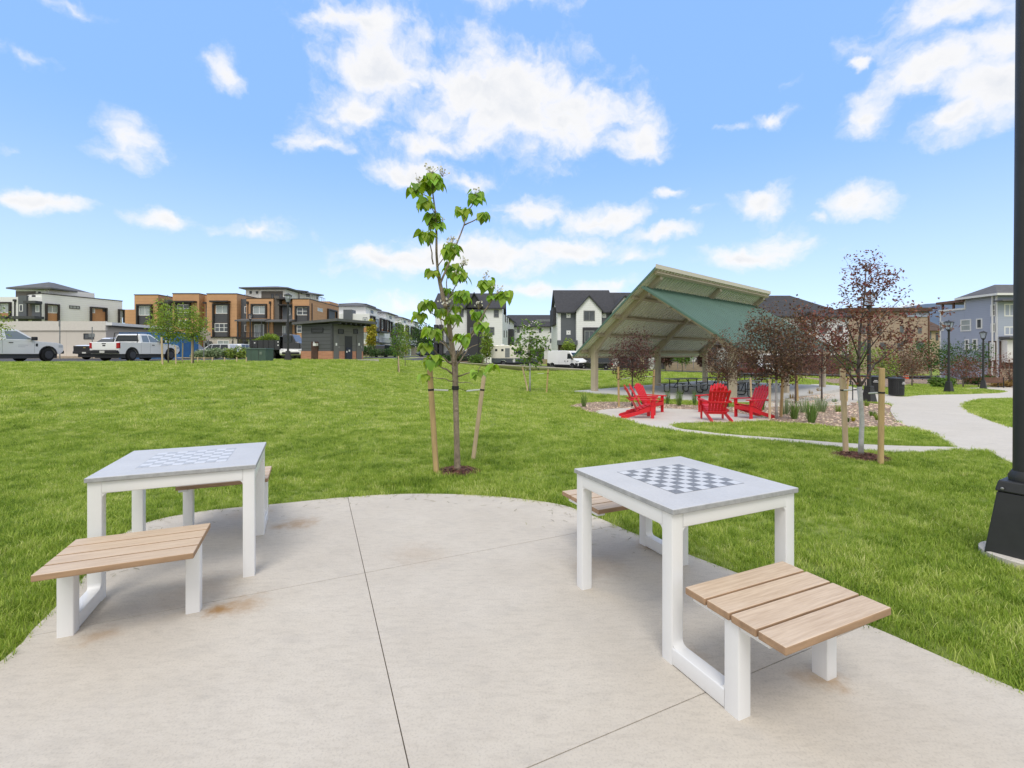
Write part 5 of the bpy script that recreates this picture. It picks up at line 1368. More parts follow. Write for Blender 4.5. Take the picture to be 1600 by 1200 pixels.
b1 = bin_('slatted black litter bin standing alone at the path edge, right of the golden stake', XA(1400.5, 25.3), 25.3, .3)
km = kid_map()
dup(b1, km, (XA(1369, 27.0), 27.0, gz(XA(1369, 27), 27) + .012), -.7, 'black litter bin with white lettering half hidden behind the golden stake')

t = thing('bike_rack', 'black metal bike rack with four posts beside the lamp base', 'bike rack', (XA(1340, 21.0), 21.0, gz(XA(1340, 21), 21) + .012), R(-8))
mb = MB()
for x in (-.42, -.2, .12, .32):
    mb.tube([(x, 0, 0), (x, 0, .72)], .022, 8)
mb.build('posts', M_black, t, smooth=40)
mb = MB(); mb.tube([(-.42, 0, .46), (.32, 0, .46)], .02, 8); mb.tube([(-.42, 0, .72), (-.42, 0, .80), (-.36, 0, .84), (-.26, 0, .84), (-.2, 0, .80), (-.2, 0, .72)], .022, 8); mb.tube([(.12, 0, .72), (.12, 0, .80), (.17, 0, .84), (.27, 0, .84), (.32, 0, .80), (.32, 0, .72)], .022, 8)
mb.build('rails', M_black, t, smooth=40)

g = gpix(1553, 606)
t = thing('park_bench', 'brown slatted bench turned to the houses, left of the big black pole', 'bench', (g.x, g.y, g.z), R(-6))
M_brownwood = mat('brown_bench_slats', (.17, .085, .06), .6, var=.2, scale=6)
w = .85
mb = MB()
for k in range(4): mb.box(-w, w, .05 + k * .0, .075, .48 + k * .11, .57 + k * .11)
mb.build('backrest', M_brownwood, t, bevel=.006)
mb = MB()
for k in range(4): mb.box(-w, w, .10 + k * .12, .21 + k * .12, .42, .45)
mb.build('seat', M_brownwood, t, bevel=.006)
for s in (-1, 1):
    mb = MB(); x = s * (w - .06); mb.bar((x, .03, 0), (x, .045, .92), .05, .05); mb.bar((x, .55, 0), (x, .55, .44), .05, .05); mb.bar((x, .03, .40), (x, .57, .40), .05, .04); mb.build('leg', M_black, t)

g = gpix(1415.5, 592); Y = g.y
mb = MB(); mb.lathe([(.38, 0), (.38, .06), (.28, .07), (.24, .78), (.20, .86), (.08, .88), (.06, .98), (.02, 1.0)], 18)
for z in (.25, .5): mb.lathe([(.285 - .06 * z, z), (.292 - .06 * z, z), (.285 - .06 * z, z + .1), (.27 - .06 * z, z + .1)], 18, 1)
tag(mb.build('traffic_drum', [mat('orange_red_plastic', (.62, .10, .035), .5), M_strap], None, (g.x, g.y, g.z), smooth=40), 'orange-red road drum beyond the litter bins', 'traffic drum')
g = gpix(1453, 588)
t = thing('road_sign', 'small round white sign on a short post before the dark green spreading tree', 'sign', (g.x, g.y, g.z))
mb = MB(); mb.tube([(0, 0, 0), (0, 0, .95)], .03, 8); mb.build('post', M_slate, t)
mb = MB(); mb.lathe([(.20, -.012), (.20, .012)], 20, c=(0, -.03, 1.05), axis=1); mb.build('plate', M_trim, t)

# diamond warning sign and the small sign beside it, both seen from the back
for (px, Y, h, lab, kind) in ((318.5, 44, 2.9, 'back of a grey diamond-shaped road sign before the orange building', 0), (325.5, 45, 2.6, 'back of a small rectangular road sign right of the diamond one', 1)):
    x = XA(px, Y); t = thing('road_sign', lab, 'sign', (x, Y, gz(x, Y)))
    mb = MB(); mb.tube([(0, 0, 0), (0, 0, h)], .035, 8); mb.build('post', M_slate, t)
    mb = MB()
    if kind == 0: mb.prism([(0, h - 1.0), (.55, h - .42), (0, h + .16), (-.55, h - .42)], 1, -.045, -.037)
    else: mb.prism([(-.25, h - .75), (.25, h - .75), (.25, h), (-.25, h)], 1, -.045, -.037)
    mb.build('plate', mat('sign_back_metal', (.42, .36, .31), .5), t, bevel=.002)
for (px, Y, h, lab) in ((93.5, 38, 3.2, 'thin sign post against the beige shed wall'), (144, 42, 2.9, 'thin post with two little plates near the shed corner')):
    x = XA(px, Y); t = thing('road_sign', lab, 'sign', (x, Y, gz(x, Y)))
    mb = MB(); mb.tube([(0, 0, 0), (0, 0, h)], .035, 8); mb.build('post', M_slate, t)
    mb = MB()
    if px < 100: mb.box(-.05, .05, -.05, -.03, h - .5, h)
    else:
        mb.box(-.28, -.03, -.05, -.04, h - .9, h - .6); mb.box(.03, .28, -.05, -.04, h - .9, h - .6)
    mb.build('plate', M_slate, t)

# low rope-and-post fence along the kerb below the orange building
t = thing('low_post_fence', 'low fence of short pale posts with one rail along the upper kerb', 'fence', (XA(330, 27), 27.0, gz(XA(330, 27), 27)))
zb = gz(XA(330, 27), 27)
for px in (309, 319, 332, 351, 370, 385):
    x = XA(px, 27) - XA(330, 27)
    mb = MB(); mb.bar((x, 0, -.1), (x, 0, .30), .05, .05); mb.build('post', M_stakepale, t)
mb = MB(); mb.bar((XA(277, 27) - XA(330, 27), .03, .27), (XA(334, 27) - XA(330, 27), .03, .25), .03, .03); mb.build('rail', M_stakepale, t)

# green utility cabinet
x0, x1, Y = XA(391, 29), XA(421, 29), 29.0
zc = gz(x0, Y); t = thing('utility_cabinet', 'green electrical utility cabinet on the crest of the lawn', 'utility box', ((x0 + x1) / 2, Y, zc - .10))
M_cab = mat('transformer_green', (.062, .105, .085), .5, var=.12, scale=3); w = (x1 - x0) / 2
mb = MB(); mb.box(-w, w, -.45, .5, .02, .86); b = mb.build('cabinet', M_cab, t, bevel=.02)
mb = MB(); mb.hexa([(-w - .03, -.48, .862), (w + .03, -.48, .862), (w + .03, .53, .862), (-w - .03, .53, .862)], [(-w - .02, -.46, .93), (w + .02, -.46, .93), (w + .02, .51, .93), (-w - .02, .51, .93)]); mb.build('lid', M_cab, t, bevel=.012)
mb = MB(); mb.box(w * .25, w * .26 + .012, -.462, -.45, .06, .84); mb.box(-w * .5, -w * .5 + .012, -.458, -.45, .06, .84); mb.build('door_seam', M_dark, b)
mb = MB(); mb.box(w * .38, w * .62, -.466, -.455, .55, .72); mb.build('warning_plate', mat('faded_plate', (.16, .20, .17), .5), b)
mb = MB(); mb.box(-w - .2, w + .2, -.7, .75, -.1, .02); mb.build('plinth', M_walk, t)
# ---------------------------------------------------------------- vehicles (local +x is forward, z = 0 under the tyres)
def paint(name, col): return mat(name, col, .22, var=.03, scale=1, coat=.6, spec=.5)
M_carwhite = paint('white_car_paint', (.90, .90, .89)); M_carsilver = paint('silver_car_paint', (.62, .63, .62)); M_carblue = paint('blue_grey_car_paint', (.10, .14, .22)); M_carmaroon = paint('maroon_car_paint', (.13, .02, .03)); M_carblack = paint('black_car_paint', (.012, .012, .013))
M_cream = paint('cream_camper_paint', (.82, .78, .66)); M_slateblue = paint('slate_camper_paint', (.07, .085, .10))
M_tyre = mat('tyre_rubber', (.018, .018, .018), .9, bump=.2, bscale=30)
M_rim = mat('alloy_rim', (.55, .55, .55), .35, metal=.7)
M_plastic = mat('black_bumper_plastic', (.022, .022, .024), .65)
M_carglass = mat('car_glass', (.03, .036, .04), .08, spec=.45)
M_carglasslight = mat('pale_car_glass', (.20, .235, .245), .06, spec=.9)
M_tail = mat('red_tail_lamp', (.45, .01, .012), .25, coat=.5)
M_headl = mat('clear_headlamp', (.55, .57, .58), .12, coat=.6)
M_plate = mat('licence_plate', (.62, .62, .58), .5)
M_chrome = mat('bright_trim', (.6, .6, .6), .2, metal=.9)
def wheel(t, x, y, r, w=.24):
    s = 1 if y > 0 else -1
    mb = MB(); mb.lathe([(r * .62, y - w / 2), (r * .93, y - w / 2), (r, y - w / 2 + .035), (r, y + w / 2 - .035), (r * .93, y + w / 2), (r * .62, y + w / 2)], 28, c=(x, 0, r), axis=1)
    tb = mb.build('wheel', M_tyre, t, smooth=35)
    mb = MB(); yo = y + s * (w / 2 - .035)
    mb.lathe([(r * .64, yo - .03), (r * .64, yo + .03), (r * .58, yo + .034), (r * .54, yo)], 24, c=(x, 0, r), axis=1)
    for k in range(6):
        a = 6.283 * k / 6; mb.bar((x + .05 * math.cos(a), yo, r + .05 * math.sin(a)), (x + r * .58 * math.cos(a), yo, r + r * .58 * math.sin(a)), .075, .05, up=(0, 1, 0))
    mb.lathe([(.075, yo - .02), (.075, yo + .04), (.03, yo + .045)], 14, c=(x, 0, r), axis=1)
    mb.build('rim', M_rim, tb, smooth=40)
    mb = MB(); mb.lathe([(r * .6, yo - .09), (r * .6, yo - .06)], 20, c=(x, 0, r), axis=1); mb.build('brake_disc', M_dark, tb)
def arch(cx, r, rad, z0, n=9):
    """outline points of a wheel arch opening in a sill at height z0, from rear to front"""
    a0 = math.asin(min(1, max(-1, (z0 - r) / rad)))
    return [(cx + rad * math.cos(math.pi - a0 - (math.pi - 2 * a0) * k / n), r + rad * math.sin(math.pi - a0 - (math.pi - 2 * a0) * k / n)) for k in range(n + 1)]
def hull(t, name, pr, w, m, bev=.035, tuck=0, zt=0):
    """side outline (x,z) given a width; upper points pull in by tuck above height zt"""
    n = len(pr); zm = max(z for _, z in pr)
    f = lambda z: w - (tuck * max(0, z - zt) / max(.01, zm - zt) if tuck else 0)
    vs = [(x, -f(z), z) for x, z in pr] + [(x, f(z), z) for x, z in pr]
    mb = MB(); mb.add(vs, [tuple(range(n - 1, -1, -1)), tuple(range(n, 2 * n))] + [(i, (i + 1) % n, (i + 1) % n + n, i + n) for i in range(n)])
    return mb.build(name, m, t, bevel=bev, seg=3, smooth=35)
def side_panes(t, w, tuck, zt, zm, polys, m, name='side_window'):
    """glass polygons (x,z) on both flanks of a cab that leans inward"""
    f = lambda z: w - tuck * max(0, z - zt) / (zm - zt)
    for s in (-1, 1):
        for pl in polys:
            n = len(pl); mb = MB()
            vs = [(x, s * (f(z) + .006), z) for x, z in pl] + [(x, s * (f(z) - .01), z) for x, z in pl]
            mb.add(vs, [tuple(range(n)), tuple(range(2 * n - 1, n - 1, -1))] + [(i, (i + 1) % n, (i + 1) % n + n, i + n) for i in range(n)])
            mb.build(name, m, t)
def quadplate(t, name, p, m, th=.012):
    """a thin plate from four corners"""
    P = [Vector(q) for q in p]; nn = (P[1] - P[0]).cross(P[2] - P[0]).normalized() * th
    mb = MB(); mb.hexa([q - nn * .5 for q in P], [q + nn * .8 for q in P]); return mb.build(name, m, t)
def bx(t, name, x0, x1, y0, y1, z0, z1, m, bev=.012):
    mb = MB(); mb.box(x0, x1, y0, y1, z0, z1); return mb.build(name, m, t, bevel=bev)

def pickup(label, loc, rz, L=5.35, w=.94, cabr=1.75, cabf=3.55, hoodz=1.13, bedz=1.22, roof=1.84, r=.385, xr=1.05, xf=4.45, grille='chrome', double=True, rack=False, bodym=None, hard_front=False, group='white pickups parked behind the lawn'):
    t = thing('pickup_truck', label, 'pickup truck', loc, rz, group)
    bm_ = bodym or M_carwhite; ra = r + .085; zs = .46
    pr = [(.06, .60)] + [(.10, zs)] + arch(xr, r, ra, zs) + arch(xf, r, ra, zs) + [(L - .22, zs), (L - .03, .62), (L, .80), (L - .03, hoodz - .16), (L - .14, hoodz - .06), (L - .45, hoodz), (cabf + .30, hoodz + .06), (cabf - .1, bedz + .02), (cabr, bedz + .02), (cabr, bedz), (.04, bedz), (0, bedz - .05), (.02, .62)]
    body = hull(t, 'body', pr, w, bm_, .03)
    # bed hollow shows as a dark inset with a rail
    bx(body, 'bed_liner', .10, cabr - .10, -w + .10, w - .10, bedz + .002, bedz + .012, M_plastic, 0)
    bx(t, 'underbody', .25, L - .3, -w + .12, w - .12, .20, .60, M_dark, 0)  # dark chassis block, deepened to stand in for the shade beneath the truck
    tk = .20; zt = bedz
    cp = [(cabr + .02, bedz), (cabr + .10, roof - .10), (cabr + .22, roof - .02), (cabr + .6, roof), (cabf - .85, roof - .005), (cabf - .62, roof - .06), (cabf + .22, bedz + .0)]
    cabo = hull(t, 'cab', cp, w - .01, bm_, .035, tk, zt)
    f = lambda z: w - .01 - tk * (z - zt) / (roof - zt)
    if double: polys = [[(cabr + .22, bedz + .05), (cabr + .28, roof - .13), (cabr + .78, roof - .11), (cabr + .80, bedz + .05)], [(cabr + .87, bedz + .05), (cabr + .85, roof - .11), (cabf - .75, roof - .12), (cabf - .02, bedz + .08), (cabf - .2, bedz + .05)]]
    else: polys = [[(cabr + .30, bedz + .05), (cabr + .32, roof - .13), (cabf - .74, roof - .12), (cabf + .0, bedz + .06)]]
    side_panes(cabo, w - .01, tk, zt, roof, polys, M_carglasslight)
    za, zb = bedz + .06, roof - .12
    xa = lambda z: cabf + .22 - (cabf + .22 - (cabf - .62)) * (z - bedz) / (roof - .06 - bedz)
    quadplate(cabo, 'windshield', [(xa(za) + .012, -f(za) + .08, za), (xa(za) + .012, f(za) - .08, za), (xa(zb) + .012, f(zb) - .07, zb), (xa(zb) + .012, -f(zb) + .07, zb)], M_carglass)
    xb = lambda z: cabr + .02 + .08 * (z - bedz) / (roof - .10 - bedz)
    quadplate(cabo, 'rear_window', [(xb(za) - .012, -f(za) + .12, za + .04), (xb(za) - .012, f(za) - .12, za + .04), (xb(zb) - .012, f(zb) - .10, zb), (xb(zb) - .012, -f(zb) + .10, zb)], M_carglass)
    for s in (-1, 1):
        wheel(t, xr, s * (w - .12), r); wheel(t, xf, s * (w - .12), r)
        q = bx(t, 'headlight', L - .32, L - .035, min(s * (w - .26), s * (w + .006)), max(s * (w - .26), s * (w + .006)), hoodz - .30, hoodz - .12, M_headl, .02)
        bx(t, 'tail_lamp', -.012, .14, min(s * (w - .15), s * (w + .008)), max(s * (w - .15), s * (w + .008)), bedz - .40, bedz - .04, M_tail, .015)
        m_ = MB(); m_.box(cabf - .12, cabf + .08, min(s * (w + .02), s * (w + .25)), max(s * (w + .02), s * (w + .25)), bedz + .0, bedz + .22); m_.build('mirror', M_plastic, t, bevel=.03)
        # door seams and handle
        m_ = MB()
        for x in ((cabr + .06, cabr + .84, cabf + .04) if double else (cabr + .08, cabf + .1)): m_.box(x, x + .008, min(s * w, s * (w + .002)), max(s * w, s * (w + .002)), .52, bedz)
        m_.build('door_seam', M_dark, t)
        d = bx(t, 'door_handle', cabr + (1.0 if double else .40), cabr + (1.2 if double else .62), min(s * w, s * (w + .03)), max(s * w, s * (w + .03)), bedz - .17, bedz - .125, M_plastic, .008)
        # black arch flares
        m_ = MB()
        for cx in (xr, xf):
            A = arch(cx, r, ra, zs); B = arch(cx, r, ra + .07, zs); n = len(A)
            vs = [(x, s * (w + .012), z) for x, z in A] + [(x, s * (w + .012), z) for x, z in B] + [(x, s * (w - .05), z) for x, z in A] + [(x, s * (w - .05), z) for x, z in B]
            m_.add(vs, [(i, i + 1, n + i + 1, n + i) for i in range(n - 1)] + [(2 * n + i, 2 * n + i + 1, i + 1, i) for i in range(n - 1)] + [(n + i, n + i + 1, 3 * n + i + 1, 3 * n + i) for i in range(n - 1)])
        m_.build('arch_flare', M_plastic, t)
    bx(t, 'front_bumper', L - .20, L + .07, -w + .02, w - .02, .48, .68, M_plastic if not hard_front else M_plastic, .03)
    bx(t, 'rear_bumper', -.14, .10, -w + .02, w - .02, .50, .70, M_plastic, .025)
    gw, gt, gb = (.05, .08, .52) if grille == 'black' else (.26, .12, .36)
    g = bx(t, 'grille', L - .06, L + .03, -w + gw, w - gw, hoodz - gb, hoodz - gt, M_plastic, .015)
    bx(g, 'grille_bar', L + .02, L + .04, -w + .22, w - .22, hoodz - .255, hoodz - .215, M_plastic if grille == 'black' else M_chrome, .005)
    if grille == 'black': bx(g, 'gold_badge', L + .04, L + .048, -.10, .10, hoodz - .26, hoodz - .20, mat('gold_badge', (.55, .42, .15), .3, metal=.6), .01); bx(t, 'front_plate', L + .07, L + .08, -.16, .16, .50, .62, M_plate, 0)
    tg = bx(t, 'tailgate', -.012, .03, -w + .17, w - .17, .72, bedz - .02, bm_, .015)
    bx(tg, 'tailgate_badge', -.022, -.012, -.09, .09, bedz - .26, bedz - .18, M_plastic, .01); bx(tg, 'tailgate_latch', -.022, -.012, -.13, .13, bedz - .13, bedz - .07, M_plastic, .01)
    bx(t, 'rear_plate', -.155, -.14, -.16, .16, .53, .67, M_plate, 0)
    if rack:
        m_ = MB(); m_.bar((cabr - .12, -w + .12, bedz), (cabr - .05, -w + .16, roof + .02), .04, .04); m_.bar((cabr - .12, w - .12, bedz), (cabr - .05, w - .16, roof + .02), .04, .04); m_.bar((cabr - .05, -w + .16, roof + .03), (cabr - .05, w - .16, roof + .03), .04, .04)
        m_.bar((cabr - .30, -w + .1, bedz + .28), (cabr - .3, w - .1, bedz + .28), .03, .03); m_.build('headache_rack', M_black, t)
    return t
def gl(x, y): return gz(x, y) + .02
# left-hand pickup: regular cab with dark load behind it, nose away to the right
x, y = -28.15, 24.55
t = pickup('white single-cab pickup cut off by the left edge, with faint grey lettering on its door', (x - 2.05, y, gl(x, 27)), R(87), L=5.8, w=1.0, cabr=2.25, cabf=3.95, hoodz=1.17, bedz=1.28, roof=1.93, r=.41, xr=1.2, xf=4.85, double=False, rack=True)
for k, wd in enumerate((.55, .38)):
    bx(t, 'door_lettering', 3.15, 3.15 + wd, -1.004, -1.001, .98 - k * .10, 1.0 - k * .10, mat('faded_grey_lettering', (.42, .42, .45), .6), 0)
bx(t, 'fender_vent', 4.12, 4.24, -1.008, -1.0, .92, 1.10, M_plastic, 0)
pickup('white pickup seen from its tail, red lamps showing, in front of the blue container', (-25.95, 29.9, gl(-25.9, 31)), R(89), L=5.35, w=.94, cabr=1.72, cabf=3.5, rack=True, group='white pickups parked behind the lawn')
pickup('white pickup facing the lawn with a black grille, between the two other pickups', (-34.6, 44.2, gl(-34, 38) + .0), R(-92), L=5.9, w=1.0, cabr=2.0, cabf=4.1, hoodz=1.2, bedz=1.25, roof=1.88, r=.4, xr=1.25, xf=4.85, grille='black')

def car(label, loc, rz, m, L=4.6, w=.88, belt=.92, roof=1.68, kind='suv', r=.34, glass=None):
    t = thing('parked_car', label, 'car', loc, rz, None)
    xr, xf, ra, zs = .85, L - .9, r + .06, .36
    nose = .82 if kind == 'sedan' else .95
    pr = [(.10, zs)] + arch(xr, r, ra, zs) + arch(xf, r, ra, zs) + [(L - .1, zs), (L, .52), (L - .03, nose - .18), (L - .25, nose - .06), (L - 1.15, nose + .03), (L - 1.25, belt), (.15, belt), (.02, belt - .12), (0, .52)]
    hull(t, 'body', pr, w, m, .04)
    bx(t, 'underbody', .2, L - .3, -w + .14, w - .14, .2, .55, M_dark, 0)
    if kind == 'suv': cp = [(.16, belt), (.30, roof - .12), (.45, roof - .02), (1.2, roof), (L - 2.1, roof - .03), (L - 1.9, roof - .09), (L - 1.12, belt)]
    else: cp = [(.35, belt), (.95, roof - .10), (1.35, roof - .01), (2.1, roof), (L - 2.0, roof - .06), (L - 1.1, belt)]
    cab = hull(t, 'cabin', cp, w - .02, m, .035, .16, belt)
    x0 = .42 if kind == 'suv' else .85
    zz = roof - .10
    polys = [[(x0, belt + .06), (x0 + .12, zz), (1.35, zz), (1.35, belt + .06)], [(1.42, belt + .06), (1.42, zz), (2.3, zz), (2.35, belt + .06)], [(2.42, belt + .06), (2.36, zz), (L - 2.02, zz - .02), (L - 1.42, belt + .06)]]
    side_panes(cab, w - .02, .16, belt, roof, polys, glass or M_carglass)
    f = lambda z: w - .02 - .16 * (z - belt) / (roof - belt); za, zb = belt + .05, roof - .13
    x1 = L - 1.12; x2 = L - 1.9 if kind == 'suv' else L - 2.0
    xx = lambda z: x1 + (x2 - x1) * (z - belt) / (roof - .08 - belt)
    quadplate(cab, 'windshield', [(xx(za) + .012, -f(za) + .07, za), (xx(za) + .012, f(za) - .07, za), (xx(zb) + .012, f(zb) - .06, zb), (xx(zb) + .012, -f(zb) + .06, zb)], M_carglass)
    for s in (-1, 1):
        wheel(t, xr, s * (w - .11), r, .2); wheel(t, xf, s * (w - .11), r, .2)
        bx(t, 'headlight', L - .3, L - .03, min(s * (w - .3), s * (w + .005)), max(s * (w - .3), s * (w + .005)), nose - .26, nose - .13, M_headl, .02)
        bx(t, 'tail_lamp', -.01, .12, min(s * (w - .2), s * (w + .005)), max(s * (w - .2), s * (w + .005)), belt - .26, belt - .10, M_tail, .02)
        m_ = MB(); m_.box(L - 1.55, L - 1.38, min(s * w, s * (w + .2)), max(s * w, s * (w + .2)), belt, belt + .14); m_.build('mirror', m, t, bevel=.03)
    bx(t, 'bumper', L - .08, L + .02, -w + .2, w - .2, .42, .62, M_plastic, .02)
    return t
def cz(x, y): return gz(x, y) + .02
for (px, Y, rz, m, kind, rf, lab) in ((293, 50, 8, M_carsilver, 'suv', 1.82, 'white estate car parked left below the orange building, behind the saplings'), (338, 53, 176, M_carsilver, 'suv', 1.6, 'pale silver hatchback parked in front of the white brick ground floor'), (362, 57, 95, M_carwhite, 'suv', 1.7, 'white car with a dark rear window right of the silver hatchback'), (672, 84, 200, M_carblue, 'sedan', 1.5, 'blue-grey saloon far off at the end of the white townhouses'), (1172, 47, 10, M_carmaroon, 'sedan', 1.45, 'maroon saloon half hidden behind the dark plum trees, beyond the pavilion'), (722, 61, 4, M_carblack, 'suv', 1.6, 'dark car behind the kerb before the dark-roofed house'), (930, 61.5, 170, M_carblack, 'suv', 1.7, 'black car between the white van and the pavilion post'), (1205, 50, 8, M_carwhite, 'sedan', 1.45, 'white car showing beyond the picnic tables, right of the maroon one'), (596, 66, 80, M_carblack, 'suv', 1.75, 'black car by the porch of the first white townhouse')):
    x = XA(px, Y); car(lab, (x - (2.3 if abs(rz) < 90 else -2.3) * abs(math.cos(R(rz))), Y, cz(x, Y)), R(rz), m, roof=rf, kind=kind)

# white high-roof van
def van():
    Y = 63.0; x0 = XA(864, Y)
    t = thing('cargo_van', 'white high-roof cargo van with a dark nose, parked in front of the grey gabled house', 'van', (x0 + .1, Y + 2.6, cz(x0, Y)), R(-48))
    L, w, r = 5.6, 1.0, .36; zs = .42; ra = .44
    pr = [(0, zs)] + arch(.95, r, ra, zs) + arch(4.55, r, ra, zs) + [(L - .1, zs), (L, .62), (L - .04, .95), (L - .16, 1.15), (L - .75, 1.42), (L - 1.5, 2.3), (L - 1.8, 2.46), (L - 2.4, 2.52), (.12, 2.52), (.03, 2.44), (0, 1.2)]
    hull(t, 'body', pr, w, M_carwhite, .05, .12, 1.2)
    f = lambda z: w - .12 * max(0, z - 1.2) / 1.32
    for s in (-1, 1):
        mb = MB(); pl = [(L - 1.95, 1.42), (L - 1.95, 2.12), (L - 1.55, 2.12), (L - .95, 1.46)]; n = 4
        vs = [(x, s * (f(z) + .008), z) for x, z in pl] + [(x, s * (f(z) - .02), z) for x, z in pl]
        mb.add(vs, [(0, 1, 2, 3), (7, 6, 5, 4), (0, 1, 5, 4), (1, 2, 6, 5), (2, 3, 7, 6), (3, 0, 4, 7)]); mb.build('side_window', M_carglass, t)
        for x in (.95, 4.55): wheel(t, x, s * (w - .12), r)
        a, b = sorted((s * (w - .004), s * (w + .02))); bx(t, 'lower_trim', 1.45, 4.05, a, b, .42, .66, M_plastic, .005); bx(t, 'lower_trim', 0.0, .48, a, b, .42, .80, M_plastic, .005); bx(t, 'lower_trim', 5.03, 5.5, a, b, .42, .86, M_plastic, .005)
        mb = MB()
        for x in (2.2, 3.4, 3.62): mb.box(x, x + .012, a, s * (w + .002) if s > 0 else s * w, .7, 1.5) if False else mb.box(x, x + .012, min(s * w, s * (w + .003)), max(s * w, s * (w + .003)), .68, 1.2)
        mb.build('door_seam', M_dark, t)
        bx(t, 'door_handle', 3.2, 3.32, min(s * w, s * (w + .03)), max(s * w, s * (w + .03)), 1.06, 1.18, M_plastic, .01); bx(t, 'door_handle', 3.72, 3.84, min(s * w, s * (w + .03)), max(s * w, s * (w + .03)), 1.06, 1.18, M_plastic, .01)
        bx(t, 'headlight', L - .45, L - .10, min(s * (w - .28), s * (w + .004)), max(s * (w - .28), s * (w + .004)), .98, 1.2, M_headl, .03)
        bx(t, 'mirror', L - 1.1, L - .9, min(s * (w + .02), s * (w + .26)), max(s * (w + .02), s * (w + .26)), 1.35, 1.7, M_plastic, .03)
        mb = MB()
        A = arch(.95, r, ra, zs) + arch(4.55, r, ra, zs)
        for cx in (.95, 4.55):
            A = arch(cx, r, ra, zs); B = arch(cx, r, ra + .09, zs); n = len(A)
            mb.add([(x, s * (w + .014), z) for x, z in A] + [(x, s * (w + .014), z) for x, z in B], [(i, i + 1, n + i + 1, n + i) for i in range(n - 1)])
        mb.build('arch_flare', M_plastic, t)
    quadplate(t, 'windshield', [(L - .82, -.86, 1.50), (L - .82, .86, 1.50), (L - 1.44, .82, 2.22), (L - 1.44, -.82, 2.22)], M_carglass, .03)
    bx(t, 'front_bumper', L - .35, L + .06, -w + .03, w - .03, .38, .92, M_plastic, .06)
    bx(t, 'front_plate', L + .06, L + .07, -.2, .2, .62, .74, M_plate, 0)
    bx(t, 'underbody', .2, L - .4, -w + .2, w - .2, .22, .5, M_dark, 0)
van()

# camper with a slate skirt
def camper():
    Y = 62.0; x0 = XA(768, Y)
    t = thing('camper_van', 'cream coach-built camper with a slate-grey skirt, standing behind the small catalpa', 'camper', (x0, Y - .2, cz(x0, Y)), R(3))
    L, w, r = 6.2, 1.12, .36; zs = .45; ra = .43
    pr = [(0, zs)] + arch(1.55, r, ra, zs) + arch(5.0, r, ra, zs) + [(L - .1, zs), (L, .65), (L - .04, 1.0), (L - .2, 1.02), (0, 1.02)]
    hull(t, 'skirt', pr, w, M_slateblue, .03)
    hull(t, 'living_box', [(0, 1.022), (0, 2.6), (.1, 2.72), (4.3, 2.72), (5.3, 2.62), (5.55, 2.35), (5.35, 2.05), (4.4, 1.98), (4.4, 1.022)], w, M_cream, .06)
    hull(t, 'driver_cab', [(4.3, 1.022), (4.3, 1.95), (4.75, 1.93), (5.45, 1.38), (6.1, 1.22), (6.18, 1.022)], w - .12, M_cream, .05, .1, 1.3)
    for s in (-1, 1):
        for x in (1.55, 5.0): wheel(t, x, s * (w - .13), r)
        for (x0_, x1_, z0, z1, m) in ((.45, .75, 1.95, 2.25, M_carglass), (1.25, 1.55, 1.95, 2.25, M_carglass), (1.75, 2.35, 1.15, 2.35, M_slate), (2.9, 3.9, 1.5, 2.1, M_carglass)):
            bx(t, 'side_window' if m is M_carglass else 'side_door', x0_, x1_, min(s * w, s * (w + .02)), max(s * w, s * (w + .02)), z0, z1, m, .01)
        bx(t, 'cab_window', 4.5, 5.1, min(s * (w - .14), s * (w - .1)), max(s * (w - .14), s * (w - .1)), 1.45, 1.78, M_carglass, .01)
        bx(t, 'headlight', 5.95, 6.19, min(s * (w - .4), s * (w - .15)), max(s * (w - .4), s * (w - .15)), 1.03, 1.15, M_headl, .02)
        bx(t, 'locker_hatch', 2.75, 3.05, min(s * w, s * (w + .012)), max(s * w, s * (w + .012)), .52, .98, M_carsilver, .01)
    quadplate(t, 'windshield', [(5.42, -.86, 1.42), (5.42, .86, 1.42), (4.86, .82, 1.88), (4.86, -.82, 1.88)], M_carglass, .03)
    mb = MB(); mb.bar((-.05, -.6, 1.2), (-.05, -.6, 2.3), .03, .03); mb.bar((-.05, -.25, 1.2), (-.05, -.25, 2.3), .03, .03)
    for k in range(5): mb.bar((-.05, -.6, 1.3 + k * .22), (-.05, -.25, 1.3 + k * .22), .025, .025)
    mb.build('rear_ladder', M_chrome, t)
    bx(t, 'roof_vent', 1.2, 1.7, -.3, .3, 2.72, 2.86, M_trim, .03)
    bx(t, 'underbody', .2, L - .3, -w + .2, w - .2, .25, .5, M_dark, 0)
camper()

